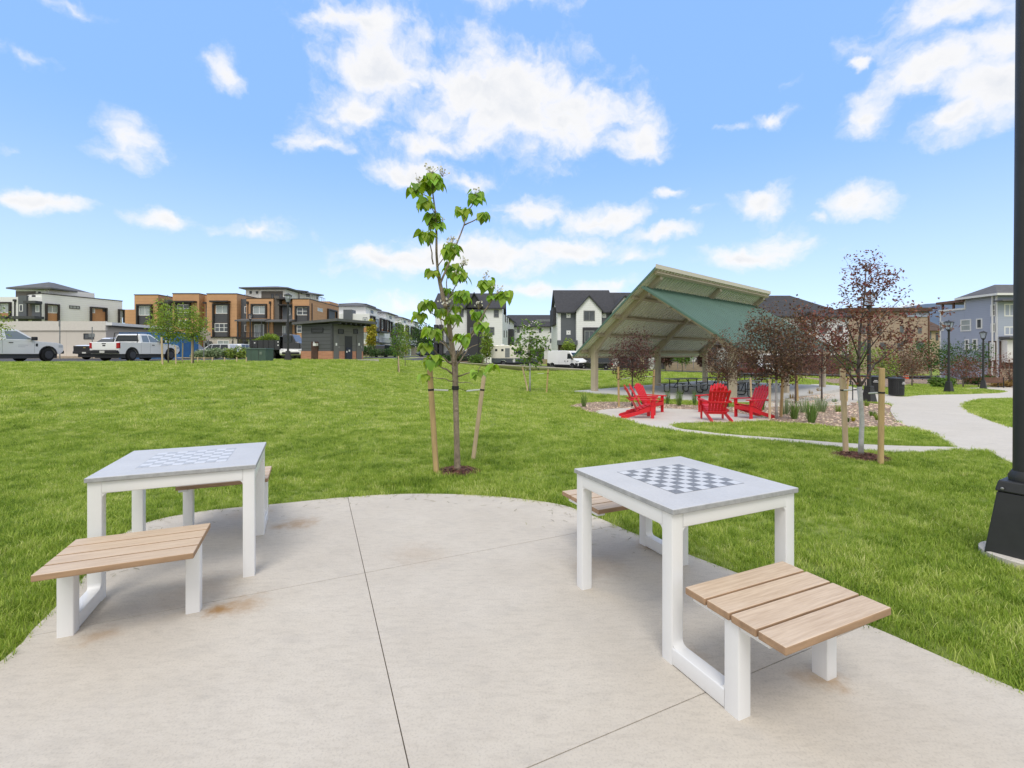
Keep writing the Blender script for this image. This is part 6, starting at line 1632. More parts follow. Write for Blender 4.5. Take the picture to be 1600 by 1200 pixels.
# black dump truck loaded with cut greenery
def dump_truck():
    Y = 40.5; x0 = XA(401, Y)
    t = thing('dump_truck', 'black tipper truck heaped with pale green cuttings, behind the green utility cabinet', 'truck', (x0, Y, cz(x0, Y)), R(4))
    mb = MB()
    for y in (-1.05, 1.0): mb.box(0, 2.35, y, y + .05, .85, 1.62)
    mb.box(0, 2.35, -1.0, 1.0, .80, .86); mb.box(-.03, 0.02, -1.05, 1.05, .82, 1.62); mb.box(2.33, 2.38, -1.05, 1.05, .82, 1.95)
    for k in range(6): mb.box(.05 + k * .45, .11 + k * .45, -1.10, -1.05, .85, 1.62)
    mb.build('tipper_body', M_carblack, t, bevel=.01)
    hull(t, 'cab', [(2.5, .55), (2.5, 2.05), (2.65, 2.15), (3.3, 2.12), (3.62, 1.5), (3.95, 1.4), (4.0, .55)], .95, M_carblack, .05, .1, 1.2)
    bx(t, 'side_window', 2.65, 3.3, -.965, -.93, 1.45, 1.95, M_carglass, .01); bx(t, 'side_window', 2.65, 3.3, .93, .965, 1.45, 1.95, M_carglass, .01)
    for s in (-1, 1):
        for x in (.6, 1.5, 3.3): wheel(t, x, s * .82, .42, .28)
    bx(t, 'chassis', -.1, 3.9, -.4, .4, .5, .8, M_dark, .01)
    for k, (x, z) in enumerate(((.3, 1.35), (2.2, 1.15), (2.2, 1.42))): bx(t, 'reflector', x, x + .10, -1.112, -1.10, z, z + .1, M_trim, 0)
    rg = random.Random(3); lf = MB()
    for i in range(1500):
        a = rg.uniform(.1, 2.3); b = rg.uniform(-.9, .9); hh = 1.5 + .62 * math.exp(-((a - 1.2) / .8) ** 2) * rg.random() ** .4
        rhomb(lf, Vector((a, b, hh)), Vector((rg.gauss(0, 1), rg.gauss(0, 1), rg.gauss(.3, .6))), Vector((0, 0, 1)), rg.uniform(.1, .24), .08)
    o = lf.build('cut_greenery', M_yellowgreen, None, t.location, R(4), recalc=False); tag(o, 'heap of pale green cuttings lying in the black tipper truck', 'cuttings')
dump_truck()
x = XA(461, 42); car('white car partly hidden between the tipper truck and the toilet block', (x, 44, cz(x, 42)), R(-80), M_carwhite, roof=1.6, kind='suv')

# blue shipping container
def container():
    Y = 46.0; x0, x1 = XA(186, Y), XA(284, Y)
    t = thing('shipping_container', 'corrugated blue steel container behind the pickups and the shed', 'container', (x0, Y, gz(x0, Y)))
    m = mat('blue_container_paint', (.035, .15, .36), .5, var=.25, scale=1.5); L = x1 - x0
    mb = MB(); pr = []; x = .12
    while x < L - .15:
        pr += [(x, 0), (x + .07, 0), (x + .10, .035), (x + .20, .035), (x + .23, 0)]; x += .28
    n = len(pr); z0, z1 = .15, 2.5
    mb.add([(a, b, z0) for a, b in pr] + [(a, b, z1) for a, b in pr], [(i, i + 1, n + i + 1, n + i) for i in range(n - 1)])
    mb.add([(a, 2.44 - b, z0) for a, b in pr] + [(a, 2.44 - b, z1) for a, b in pr], [(i, i + 1, n + i + 1, n + i) for i in range(n - 1)])
    mb.build('side_panel', m, t, recalc=False)
    mb = MB()
    for y in (-.02, 2.36):
        mb.box(0, L, y, y + .10, 2.5, 2.6); mb.box(0, L, y, y + .10, 0, .15)
        for x in (0, L - .12): mb.box(x, x + .12, y, y + .10, .15, 2.5)
    mb.box(.1, L - .1, .08, 2.36, 2.52, 2.57); mb.box(.02, .07, .08, 2.36, .1, 2.52); mb.box(L - .07, L - .02, .08, 2.36, .1, 2.52)
    mb.build('frame', m, t, bevel=.008)
    mb = MB()
    for (a, b, z) in ((1.6, 2.7, 1.95), (4.2, 5.0, 1.6)):
        for k in range(5): mb.box(a + (b - a) * k / 5, a + (b - a) * (k + .72) / 5, -.012, -.004, z, z + .22)
    mb.build('white_marking', M_strap, t)
container()
# ---------------------------------------------------------------- buildings
def mwall(name, col, var=.05): return lines_mat(name, col, tuple(x * .72 for x in col), .30, 2, .06, .8, var, .2)
W_white = mwall('white_siding', (.82, .82, .81)); W_orange = lines_mat('cedar_cladding', (.58, .325, .165), (.40, .215, .11), .46, 2, .045, .75, .14, .2)
W_orange2 = lines_mat('cedar_panel', (.50, .255, .125), (.38, .18, .085), .3, 2, .06, .75, .2, .2)
W_grey = lines_mat('grey_siding', (.115, .125, .14), (.07, .075, .085), .2, 2, .09, .7, .06, .3); W_char = lines_mat('charcoal_siding', (.042, .042, .048), (.02, .02, .022), .25, 2, .08, .7, .1, .3)
W_slate = lines_mat('slate_board_siding', (.095, .10, .107), (.035, .035, .038), .30, 2, .10, .7, .12, .5)
W_panel = lines_mat('dark_window_panel', (.075, .075, .082), (.05, .05, .055), .6, 2, .03, .6, .05, .2)
W_cream = brick_mat('cream_brick', (.62, .56, .49), (.56, .50, .43), (.50, .45, .40), .4, .12)
W_stone = brick_mat('tan_stone_base', (.42, .33, .24), (.34, .26, .19), (.28, .23, .19), .5, .2)
W_brick = brick_mat('red_orange_brick', (.56, .26, .15), (.45, .19, .105), (.42, .30, .23), .22, .075)
W_brown = brick_mat('dark_brown_brick', (.115, .075, .058), (.085, .055, .045), (.07, .05, .04), .3, .1)
W_beige = lines_mat('beige_shed_wall', (.66, .61, .545), (.56, .51, .455), 4.2, 0, .008, .75, .05, .1)
W_tan = mwall('tan_stucco', (.43, .325, .24)); W_blue = lines_mat('blue_grey_siding', (.39, .43, .54), (.31, .34, .44), .2, 2, .08, .75, .05, .25)
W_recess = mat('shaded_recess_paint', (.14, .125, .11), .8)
R_dark = mat('charcoal_shingle_roof', (.05, .05, .056), .9, var=.25, scale=3); R_grey = mat('grey_flat_roof', (.12, .12, .125), .8, var=.2, scale=2); R_brown = mat('brown_shingle_roof', (.10, .065, .05), .9, var=.25, scale=3)
M_rail = mat('thin_rail_metal', (.30, .30, .30), .5)

class Fac:
    """a facade: vertical plane from P0 to P1 (left to right as seen), photo pixels map onto it; d counts outward"""
    def __init__(s, P0, P1, z0, org):
        s.P0 = Vector(P0); s.d = (Vector(P1) - s.P0); s.L = s.d.length; s.d.normalize()
        s.n = Vector((s.d.y, -s.d.x)); s.z0 = z0; s.o = Vector(org)
    def uz(s, px, py):
        k = (px - 800) / F
        # P0 + u d = Y (k,1)
        u = (k * s.P0.y - s.P0.x) / (s.d.x - k * s.d.y)
        Y = s.P0.y + u * s.d.y
        return u, H - (py - YH) / F * Y
    def P(s, u, d, z): 
        p = s.P0 + s.d * u + s.n * d
        return Vector((p.x, p.y, z)) - s.o
    def box(s, mb, u0, u1, z0, z1, d0, d1, mi=0):
        mb.hexa([s.P(u0, d0, z0), s.P(u1, d0, z0), s.P(u1, d1, z0), s.P(u0, d1, z0)], [s.P(u0, d0, z1), s.P(u1, d0, z1), s.P(u1, d1, z1), s.P(u0, d1, z1)], mi)
    def rect(s, px0, py0, px1, py1):
        u0, z1 = s.uz(px0, py0); _, z0 = s.uz(px0, py1); u1, _ = s.uz(px1, py0)
        return u0, u1, z0, z1
    def b(s, parent, name, m, px0, py0, px1, py1, d0, d1, toground=False):
        u0, u1, z0, z1 = s.rect(px0, py0, px1, py1)
        if toground: z0 = s.z0 - .3
        mb = MB(); s.box(mb, u0, u1, z0, z1, d0, d1)
        return mb.build(name, m, parent)
    def bm(s, parent, name, m, u0, u1, z0, z1, d0, d1):
        mb = MB(); s.box(mb, u0, u1, z0, z1, d0, d1); return mb.build(name, m, parent)
    def win(s, parent, px0, py0, px1, py1, d=0, nv=2, nh=1, fr=.07, frame=None, pane=None, metric=None, name='window'):
        u0, u1, z0, z1 = metric or s.rect(px0, py0, px1, py1)
        mb = MB(); q = d + .05
        s.box(mb, u0, u1, z0, z0 + fr, d - .02, q); s.box(mb, u0, u1, z1 - fr, z1, d - .02, q)
        s.box(mb, u0, u0 + fr, z0 + fr, z1 - fr, d - .02, q); s.box(mb, u1 - fr, u1, z0 + fr, z1 - fr, d - .02, q)
        for i in range(1, nv): c = u0 + (u1 - u0) * i / nv; s.box(mb, c - fr * .4, c + fr * .4, z0 + fr, z1 - fr, d - .02, q - .01)
        for i in range(1, nh): c = z0 + (z1 - z0) * i / nh; s.box(mb, u0 + fr, u1 - fr, c - fr * .35, c + fr * .35, d - .02, q - .015)
        w = mb.build(name, frame or M_trim, parent)
        mb = MB(); s.box(mb, u0 + fr * .5, u1 - fr * .5, z0 + fr * .5, z1 - fr * .5, d - .01, d + .015)
        mb.build('pane', pane or M_glass, w)
        return w
    def surround(s, parent, px0, py0, px1, py1, d=0, t=.16, out=.25, m=None, metric=None):
        u0, u1, z0, z1 = metric or s.rect(px0, py0, px1, py1)
        mb = MB(); a = d - .02; q = d + out
        s.box(mb, u0, u0 + t, z0, z1, a, q); s.box(mb, u1 - t, u1, z0, z1, a, q); s.box(mb, u0 + t, u1 - t, z1 - t, z1, a, q)
        return mb.build('window_surround', m or M_trimdark, parent)
    def railing(s, parent, px0, py0, px1, py1, d, m=None, n=12):
        u0, u1, z0, z1 = s.rect(px0, py0, px1, py1); mb = MB()
        s.box(mb, u0, u1, z1 - .06, z1, d, d + .05); s.box(mb, u0, u1, z0, z0 + .05, d, d + .05)
        for i in range(n + 1): c = u0 + (u1 - u0) * i / n; s.box(mb, c - .015, c + .015, z0, z1, d + .01, d + .04)
        return mb.build('railing', m or M_black, parent)
def building(name, label, cat, P0, group=None):
    z = gz(P0[0], P0[1]); o = (P0[0], P0[1], z)
    return thing(name, label, cat, o, 0, group), o, z
def hip(parent, f, u0, u1, d0, d1, ze, zr, over, m, ridge=.35, name='roof'):
    """hip roof over a rectangle in facade space (d0 front, d1 back, negative going in)"""
    a, b, c, e = u0 - over, u1 + over, d0 + over, d1 - over
    du = (b - a); ins = min(du, abs(c - e)) * .5 * .92
    if du >= abs(c - e): r0, r1 = (a + ins, (c + e) / 2), (b - ins, (c + e) / 2)
    else: r0, r1 = ((a + b) / 2, c - ins), ((a + b) / 2, e + ins)
    P = f.P; mb = MB(); t = .2
    v = [P(a, c, ze), P(b, c, ze), P(b, e, ze), P(a, e, ze), P(a, c, ze + t), P(b, c, ze + t), P(b, e, ze + t), P(a, e, ze + t), P(r0[0], r0[1], zr), P(r1[0], r1[1], zr)]
    if du >= abs(c - e): top = [(4, 5, 9, 8), (5, 6, 9), (6, 7, 8, 9), (7, 4, 8)]
    else: top = [(4, 5, 8), (5, 6, 9, 8), (6, 7, 9), (7, 4, 8, 9)]
    mb.add(v, [(3, 2, 1, 0), (0, 1, 5, 4), (1, 2, 6, 5), (2, 3, 7, 6), (3, 0, 4, 7)] + top)
    return mb.build(name, m, parent)
def gable(parent, f, u0, u1, d0, d1, ze, zr, over, m, along='u', t=.22, name='roof', wallm=None):
    """gable roof; ridge along u or along d; returns the roof, gable ends filled with wallm"""
    P = f.P; mb = MB()
    if along == 'u':
        a, b, c, e = u0 - over, u1 + over, d0 + over, d1 - over; mid = (d0 + d1) / 2; k = (zr - ze) / (abs(d0 - d1) / 2); zo = ze - k * over
        q = [(c, zo), (mid, zr), (e, zo)]
        lo = [P(a, x, z) for x, z in q] + [P(b, x, z) for x, z in q]; hi = [p + Vector((0, 0, t)) for p in lo]
    else:
        a, b, c, e = u0 - over, u1 + over, d0 + over, d1 - over; mid = (u0 + u1) / 2; k = (zr - ze) / ((u1 - u0) / 2); zo = ze - k * over
        q = [(a, zo), (mid, zr), (b, zo)]
        lo = [P(x, c, z) for x, z in q] + [P(x, e, z) for x, z in q]; hi = [p + Vector((0, 0, t)) for p in lo]
    mb.add(lo + hi, [(0, 1, 4, 3), (1, 2, 5, 4), (6, 9, 10, 7), (7, 10, 11, 8), (0, 6, 7, 1), (1, 7, 8, 2), (3, 4, 10, 9), (4, 5, 11, 10), (0, 3, 9, 6), (2, 8, 11, 5)])
    r = mb.build(name, m, parent)
    if wallm:
        if along == 'u':
            for (x0, x1) in ((u0, u0 + .2), (u1 - .2, u1)):
                mb = MB(); mb.add([P(x0, d0, ze), P(x0, d1, ze), P(x0, (d0 + d1) / 2, zr - .01), P(x1, d0, ze), P(x1, d1, ze), P(x1, (d0 + d1) / 2, zr - .01)], [(0, 1, 2), (5, 4, 3), (0, 2, 5, 3), (1, 4, 5, 2), (0, 3, 4, 1)]); mb.build('gable_wall', wallm, parent)
        else:
            for (y0, y1) in ((d0, d0 - .2), (d1 + .2, d1)):
                mb = MB(); mb.add([P(u0, y0, ze), P(u1, y0, ze), P((u0 + u1) / 2, y0, zr - .01), P(u0, y1, ze), P(u1, y1, ze), P((u0 + u1) / 2, y1, zr - .01)], [(0, 1, 2), (5, 4, 3), (0, 2, 5, 3), (1, 4, 5, 2), (0, 3, 4, 1)]); mb.build('gable_wall', wallm, parent)
    return r

# === beige storage shed
def shed():
    A = (-62, 50); t, o, z = building('storage_shed', 'long low beige flat-roofed shed behind the pickups on the left', 'shed', (-43.2, 50))
    f = Fac(A, (-43.2, 50), z, o); g = Fac((-43.2, 50), (-43.2, 58), z, o)
    f.bm(t, 'wall', W_beige, 0, f.L, z - .3, 4.45, -8, 0)
    f.bm(t, 'fascia', mat('beige_fascia', (.70, .66, .60), .7, var=.05), -.2, f.L + .06, 4.0, 4.98, -.15, .12)
    f.bm(t, 'roof', R_grey, -.2, f.L + .6, 4.46, 4.62, -8.5, -.2)
    g.bm(t, 'eave_board', M_trim, -.1, 8.6, 4.55, 4.86, -.2, .75)
    f.bm(t, 'skirting', mat('sandy_ground_strip', (.45, .36, .26), .9, var=.2), f.L - 9, f.L + 1.5, z - .2, z + .25, -.1, 1.0)
    f.win(t, 131, 521, 147, 530, 0, 2, 1, .08, M_dark, M_glass)
    g.win(t, 181, 522, 190, 531, 0, 2, 1, .06, M_trim, M_glass)
shed()

# === white modern townhouse, far left
def left_house():
    t, o, z = building('townhouse', 'white flat-roofed modern townhouse with a hipped roof room on top, at the far left', 'house', (-69, 69), 'modern townhouses on the left')
    f = Fac((-79, 69), (-69, 69), z, o); g = Fac((-69, 69), (-65.5, 79), z, o)
    u65, zt = f.uz(65, 459)
    f.bm(t, 'wall', W_white, 0, f.L - .02, z - .3, f.uz(0, 464)[1], -9, -.0)
    mb = MB(); zt = g.uz(65, 459)[1]
    g.box(mb, 0, g.L, z - .3, zt, -5, 0); mb.build('wall', W_white, t)
    mb = MB(); g.box(mb, -.05, g.L + .05, zt, zt + .12, -5.05, .06); mb.build('parapet_cap', M_trimdark, t)
    f.b(t, 'grey_bay', W_grey, 31, 462, 44, 503, -.1, .25, True); f.b(t, 'grey_bay', W_grey, 52, 473, 65, 503, -.1, .2)
    f.b(t, 'canopy', M_dark, 47, 471, 66, 475, .0, 1.0)
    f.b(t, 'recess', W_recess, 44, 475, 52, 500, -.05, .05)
    for (a, b, c, d_) in ((0, 475, 17, 489),): f.surround(t, a - 2, 472, b if False else 18.5, 497, 0, .2, .3); f.win(t, a, b, c, d_, .02, 2, 1, .09, None, M_blind); f.b(t, 'cedar_panel', W_orange2, a, 489.5, c, 496, -.05, .04)
    f.win(t, 33, 476, 39, 487, .25, 1, 1, .09); f.win(t, 58, 477, 64, 488, .2, 1, 1, .09, None, M_blind)
    mb = MB(); u, zz = f.uz(24, 471); f.box(mb, u - .06, u + .06, z, zz, .02, .14); f.box(mb, u - .18, u + .18, zz, zz + .3, .02, .22); mb.build('downpipe', M_black, t)
    for (a, b, s) in ((0, 24, 495), (31, 69, 495)): f.b(t, 'lower_canopy', M_dark, a, s, b, s + 4, 0, 1.4)
    # penthouse
    f.b(t, 'penthouse_wall', W_white, 11, 449, 64, 466, -6, -1.2); g.bm(t, 'penthouse_wall', W_white, .8, 7, zt, g.uz(66, 448)[1] - .1, -4.6, -.7)
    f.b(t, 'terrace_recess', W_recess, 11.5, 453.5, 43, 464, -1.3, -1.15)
    f.win(t, 47, 454, 51, 457.5, -1.2, 1, 1, .1, M_dark); f.win(t, 57, 453.5, 60.5, 457.5, -1.2, 1, 1, .1, M_dark)
    f.b(t, 'terrace_barbecue', M_black, 44, 460.5, 59, 465, -1.1, -.5)
    u0 = f.uz(11, 450)[0]; hip(t, f, u0, f.L + .3, -1.0, -6.8, f.uz(20, 449)[1] - .15, f.uz(65, 440.5)[1] + .5, .6, R_grey)
    # long flank
    for (a, b, c, e) in ((70, 474, 92, 501), (140, 479, 166.5, 502.5)): g.surround(t, a, b, c, e, 0, .22, .3)
    g.win(t, 72.5, 476.5, 90, 488, .02, 2, 1, .1, None, M_blind); g.b(t, 'cedar_panel', W_orange2, 72.5, 489, 90, 501, -.05, .03)
    g.b(t, 'cedar_panel', W_orange2, 142.5, 482, 164.5, 503, -.05, .03); g.win(t, 142.5, 481, 148, 489, .04, 1, 1, .08, None, M_blind); g.win(t, 160, 483, 164.5, 487, .04, 1, 1, .06, M_dark)
    g.win(t, 108, 477, 124.5, 482, .02, 3, 1, .07, M_dark, M_blind)
    g.surround(t, 184, 483, 194, 504, 0, .2, .3); g.win(t, 186, 485, 193, 496, .02, 1, 1, .08, None, M_blind)
left_house()

# === cedar-clad row
def cedar():
    Y = 70; P0_ = (XA(190, Y), Y); t, o, z = building('cedar_townhouse_row', 'three-storey cedar-orange townhouse row with dark window bays and a white brick ground floor', 'house', (XA(483, Y), Y), 'modern townhouses on the left')
    f = Fac(P0_, (XA(483, Y), Y), z, o); g = Fac((XA(483, Y), Y), (XA(483, Y), Y + 12), z, o)
    B = lambda n, m, a, b, c, d_, d0=-10, d1=0, tg=True: f.b(t, n, m, a, b, c, d_, d0, d1, tg)
    B('wing_wall', W_orange, 190, 483, 211, 530, -9, -.6)
    B('wall', W_orange, 210, 461, 247, 530); B('recess_wall', W_grey, 247, 467, 272.5, 530, -10, -1.2)
    B('wall', W_orange, 272, 459.5, 313, 530, -10, .3); B('wall', W_orange, 313, 461, 326.5, 530, -10, -.9); B('grey_wall', W_grey, 318, 475, 326, 530, -1, -.5)
    B('wall', W_orange, 326.5, 460, 373, 526, -10, .5, False); B('ground_floor_wall', W_cream, 326.5, 527, 375, 566, -10, .42)
    B('grey_wall', W_grey, 373, 466.5, 385.5, 530, -10, -.6); B('wall', W_orange, 385, 466.5, 427, 529, -10, 0, False); B('dark_tower', W_recess, 427, 462, 434.5, 505, -6, -.3, False)
    B('ground_floor_wall', W_cream, 384, 530, 483, 566, -10, -.08)
    B('wall', W_orange, 434, 468, 457, 532, -10, -1.2, False); B('grey_bay', W_grey, 437.5, 477, 455, 500, -1.3, -.7, False); B('wall', W_orange, 457, 467.5, 483, 529.8, -12, .0, False)
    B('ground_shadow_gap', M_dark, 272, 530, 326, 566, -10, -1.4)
    # caps
    for (a, b, s, d1) in ((210, 247, 461, .06), (272, 313, 459.5, .36), (326.5, 373, 460, .56), (385, 427, 466.5, .06), (457, 483, 467.5, .06)):
        u0, z1 = f.uz(a, s); u1, _ = f.uz(b, s); f.bm(t, 'parapet_cap', M_trimdark, u0 - .05, u1 + .05, z1, z1 + .1, -10.05, d1)
    # A
    f.surround(t, 215, 475.5, 239, 507, 0, .22, .35); f.win(t, 217.5, 478, 236.5, 493, .02, 2, 1, .1, None, M_blind); f.b(t, 'dark_panel', W_panel, 217.5, 493.5, 236.5, 507, -.05, .05)
    f.b(t, 'canopy', M_trimdark, 245, 472.5, 272, 475, -1.2, .4); f.win(t, 251, 477, 256.5, 487, -1.2, 1, 1, .1)
    # B
    f.b(t, 'canopy', M_trimdark, 270, 471, 310, 473.5, .0, 1.0); f.surround(t, 277, 473, 301, 508, .3, .22, .25); f.win(t, 279.5, 476, 299, 489, .32, 2, 2, .1); f.b(t, 'dark_panel', W_panel, 279.5, 490, 299, 497, .2, .34)
    f.win(t, 281, 500, 299, 513, .32, 2, 2, .1); f.win(t, 323.5, 478.5, 327, 484, -.45, 1, 1, .1); f.win(t, 323.5, 503, 327, 508.5, -.45, 1, 1, .1)
    f.b(t, 'canopy', M_trimdark, 318, 472, 327, 474.5, -.9, .2)
    # C
    f.b(t, 'canopy', M_trimdark, 335.5, 471, 363.5, 473.5, .4, 1.3); f.surround(t, 336.5, 475, 362.5, 526, .5, .22, .3)
    f.win(t, 341, 477.5, 361, 490.5, .52, 2, 1, .1, None, M_blind); f.b(t, 'dark_panel', W_panel, 338.8, 491, 360.3, 505, .4, .55); f.win(t, 339, 505.5, 361, 519, .52, 3, 2, .1); f.b(t, 'dark_panel', W_panel, 338.8, 519.5, 360.3, 526, .4, .55)
    f.win(t, 342.5, 532, 361, 545, .42, 2, 1, .09, None, M_blind)
    f.b(t, 'floor_band', M_trimdark, 326, 526, 375, 527.5, .3, .62)
    # house number, top to bottom
    for k, ch in enumerate('241'):
        cu = bpy.data.curves.new('house_number', 'FONT'); cu.body = ch; cu.size = .62; cu.extrude = .02; 
        tmp = bpy.data.objects.new('tmp', cu); nm = bpy.data.meshes.new_from_object(tmp); bpy.data.objects.remove(tmp); nm.materials.clear(); nm.materials.append(M_dark)
        co = bpy.data.objects.new('house_number', nm); COL.objects.link(co); u, zz = f.uz(364.6, 533.5 + k * 3.6); co.location = f.P(u, .45, zz); co.rotation_euler = (R(90), 0, 0); co.parent = t
    # D, E
    f.win(t, 378.5, 478, 383.5, 489, -.6, 1, 1, .1); f.win(t, 378.5, 507, 383, 518, -.6, 1, 1, .1); f.b(t, 'entry_door', M_dark, 381.5, 533.5, 387.5, 555, -.5, .0); f.b(t, 'door_jamb', M_trim, 388, 531, 391.5, 557, -.1, .05)
    f.surround(t, 393, 475, 417.5, 497, 0, .2, .3); f.win(t, 395.5, 478, 415.5, 491, .02, 2, 1, .1, None, M_blind); f.b(t, 'dark_panel', W_panel, 395.3, 491.5, 415.7, 497, -.05, .05)
    def balcony(a, b, top, bot, can0, can1, dl, dr, dt, db):
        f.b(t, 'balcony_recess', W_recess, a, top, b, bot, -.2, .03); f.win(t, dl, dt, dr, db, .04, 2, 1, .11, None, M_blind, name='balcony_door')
        u0, z1 = f.uz(can0, top - 5); u1, z0 = f.uz(can1, top); mb = MB()
        mb.hexa([f.P(u0, 1.9, z0 - .1), f.P(u1, 1.9, z0 - .1), f.P(u1, 0, z0 + .18), f.P(u0, 0, z0 + .18)], [f.P(u0, 1.9, z0 + .1), f.P(u1, 1.9, z0 + .1), f.P(u1, 0, z1 - .05), f.P(u0, 0, z1 - .05)]); mb.build('balcony_roof', R_grey, t)
        f.b(t, 'balcony_floor', M_trimdark, can0 + 2, bot, can1 - 1, bot + 2.2, 0, 1.9)
        for q in (can0 + 3.5, can1 - 6): f.b(t, 'balcony_post', M_dark, q, top, q + 1.2, 556, 1.65, 1.8)
        f.railing(t, can0 + 3, bot - 7.5, can1 - 5, bot, 1.72, M_trimdark, 14)
    balcony(394, 417, 502.5, 528, 378, 424, 397.5, 413, 506.5, 527.5); balcony(428, 456, 503.5, 529.5, 425, 462, 441.5, 449, 509, 526)
    for q in (387.5, 422.5):
        f.b(t, 'downpipe', M_trimdark, q - .5, 475, q + .5, 498, .0, .12); f.b(t, 'downpipe_head', M_trimdark, q - 1.2, 471, q + 1.2, 475, .0, .25)
    f.win(t, 446.5, 480, 450.5, 492, -.7, 1, 1, .1); f.b(t, 'canopy', M_trimdark, 435.5, 475.5, 457, 477.5, -.9, .3)
    f.win(t, 401, 533, 414, 541, -.06, 2, 1, .1, None, M_glass); f.b(t, 'garage_door', M_dark, 430, 536, 452, 562, -.1, .0)
    # G
    f.surround(t, 461.5, 478, 485 - 1.5, 503.5, 0, .22, .3); f.win(t, 464, 480, 482, 492.5, .02, 2, 2, .1); f.b(t, 'dark_panel', W_panel, 463.8, 493, 482, 503.5, -.05, .05); f.surround(t, 461.5, 506, 483, 521, 0, .2, .25); f.win(t, 464, 508, 479, 520, .02, 2, 2, .1)
    # flank
    g.win(t, 496, 480.5, 504, 486, .0, 2, 1, .07, None, M_blind); g.surround(t, 511, 482, 525, 503, 0, .2, .3); g.b(t, 'grey_panel', W_grey, 513, 484, 523, 503, -.05, .06)
    u, zz = g.uz(487, 474); g.bm(t, 'downpipe', M_trimdark, u - .06, u + .06, z, zz, 0, .12)
    zc = f.uz(470, 467.5)[1]; g.bm(t, 'parapet_cap', M_trimdark, 0, 12.05, zc, zc + .1, -5, .06)
    g.bm(t, 'roof_parapet', W_orange, 8.2, 12, zc + .1, zc + .6, -4, -.1)
    mb = MB()
    for k in range(9): g.box(mb, 2.5 + k * .7, 2.54 + k * .7, zc + .1, zc + 1.0, -.9, -.86)
    g.box(mb, 2.5, 8.14, zc + 1.0, zc + 1.05, -.9, -.85); mb.build('roof_railing', M_rail, t)
    # outside stair
    mb = MB()
    for k in range(9):
        u0, _ = f.uz(331 + k * 1.2, 0); f.box(mb, u0, u0 + .34, z, 3.4 - k * .28, .5, 1.7)
    st = mb.build('outside_stair', M_slate, t)
    mb = MB(); u0, _ = f.uz(331, 0); u1, _ = f.uz(346, 0)
    a, b = f.P(u0, 1.65, 4.4), f.P(u1, 1.65, 2.1); mb.bar(a, b, .05, .05)
    for k in range(7): p = a.lerp(b, k / 6); mb.bar(p - Vector((0, 0, 1)), p, .03, .03)
    mb.build('stair_rail', M_black, st)
cedar()

def penthouse():
    Y = 84; P0_ = (XA(384, Y), Y); t, o, z = building('roof_penthouse_house', 'white house with a grey hipped roof and covered terrace rising behind the cedar row', 'house', P0_, 'modern townhouses on the left')
    f = Fac(P0_, (XA(446, Y), Y), z, o); g = Fac((XA(446, Y), Y), (XA(446, Y) + 3.0, Y + 6), z, o)
    f.b(t, 'wall', W_white, 384, 452, 446, 470, -6, 0, True); f.b(t, 'terrace_recess', W_recess, 408.5, 455, 442, 468, -.1, .04)
    for q in (424, 431, 437): f.win(t, q, 459, q + 4, 467, .05, 1, 1, .1, M_dark, M_glass)
    f.b(t, 'recess_lintel', W_white, 408, 452.4, 446, 455, -.1, .08)
    for q in (390, 400): f.win(t, q, 455, q + 3.5, 459, 0, 1, 1, .1, M_dark)
    ze = f.uz(400, 451.5)[1]; hip(t, f, 0, f.L, 0, -7, ze, f.uz(425, 443)[1], .8, R_grey)
    h = Fac((XA(446, 87), 87), (XA(498, 92), 92), z, o); h.bm(t, 'wall', W_white, 0, h.L, z - .3, h.uz(446, 453.5)[1], -5, 0); h.win(t, 453.5, 456.5, 461.5, 460, 0, 2, 1, .08, M_dark); h.win(t, 478, 460, 484, 463.5, 0, 2, 1, .08, M_dark); h.win(t, 494.5, 462, 497.5, 467, 0, 1, 1, .08, M_dark)
    hip(t, h, 0, h.L * .52, 0, -6, h.uz(446, 453.5)[1], h.uz(446, 449)[1], .7, R_grey); hip(t, h, h.L * .55, h.L, .0, -6, h.uz(446, 455)[1] - .2, h.uz(446, 451)[1], .7, R_grey)
    u, zz = h.uz(467, 454); h.bm(t, 'downpipe', M_dark, u - .06, u + .06, z, zz, 0, .1)
    h.railing(t, 458, 462, 496, 469, 2.0, M_rail, 16)
    h2 = Fac((XA(384, 80), 80), (XA(410, 80), 80), z, o)
    f.railing(t, 386, 461, 408, 468, .8, M_rail, 10)
penthouse()

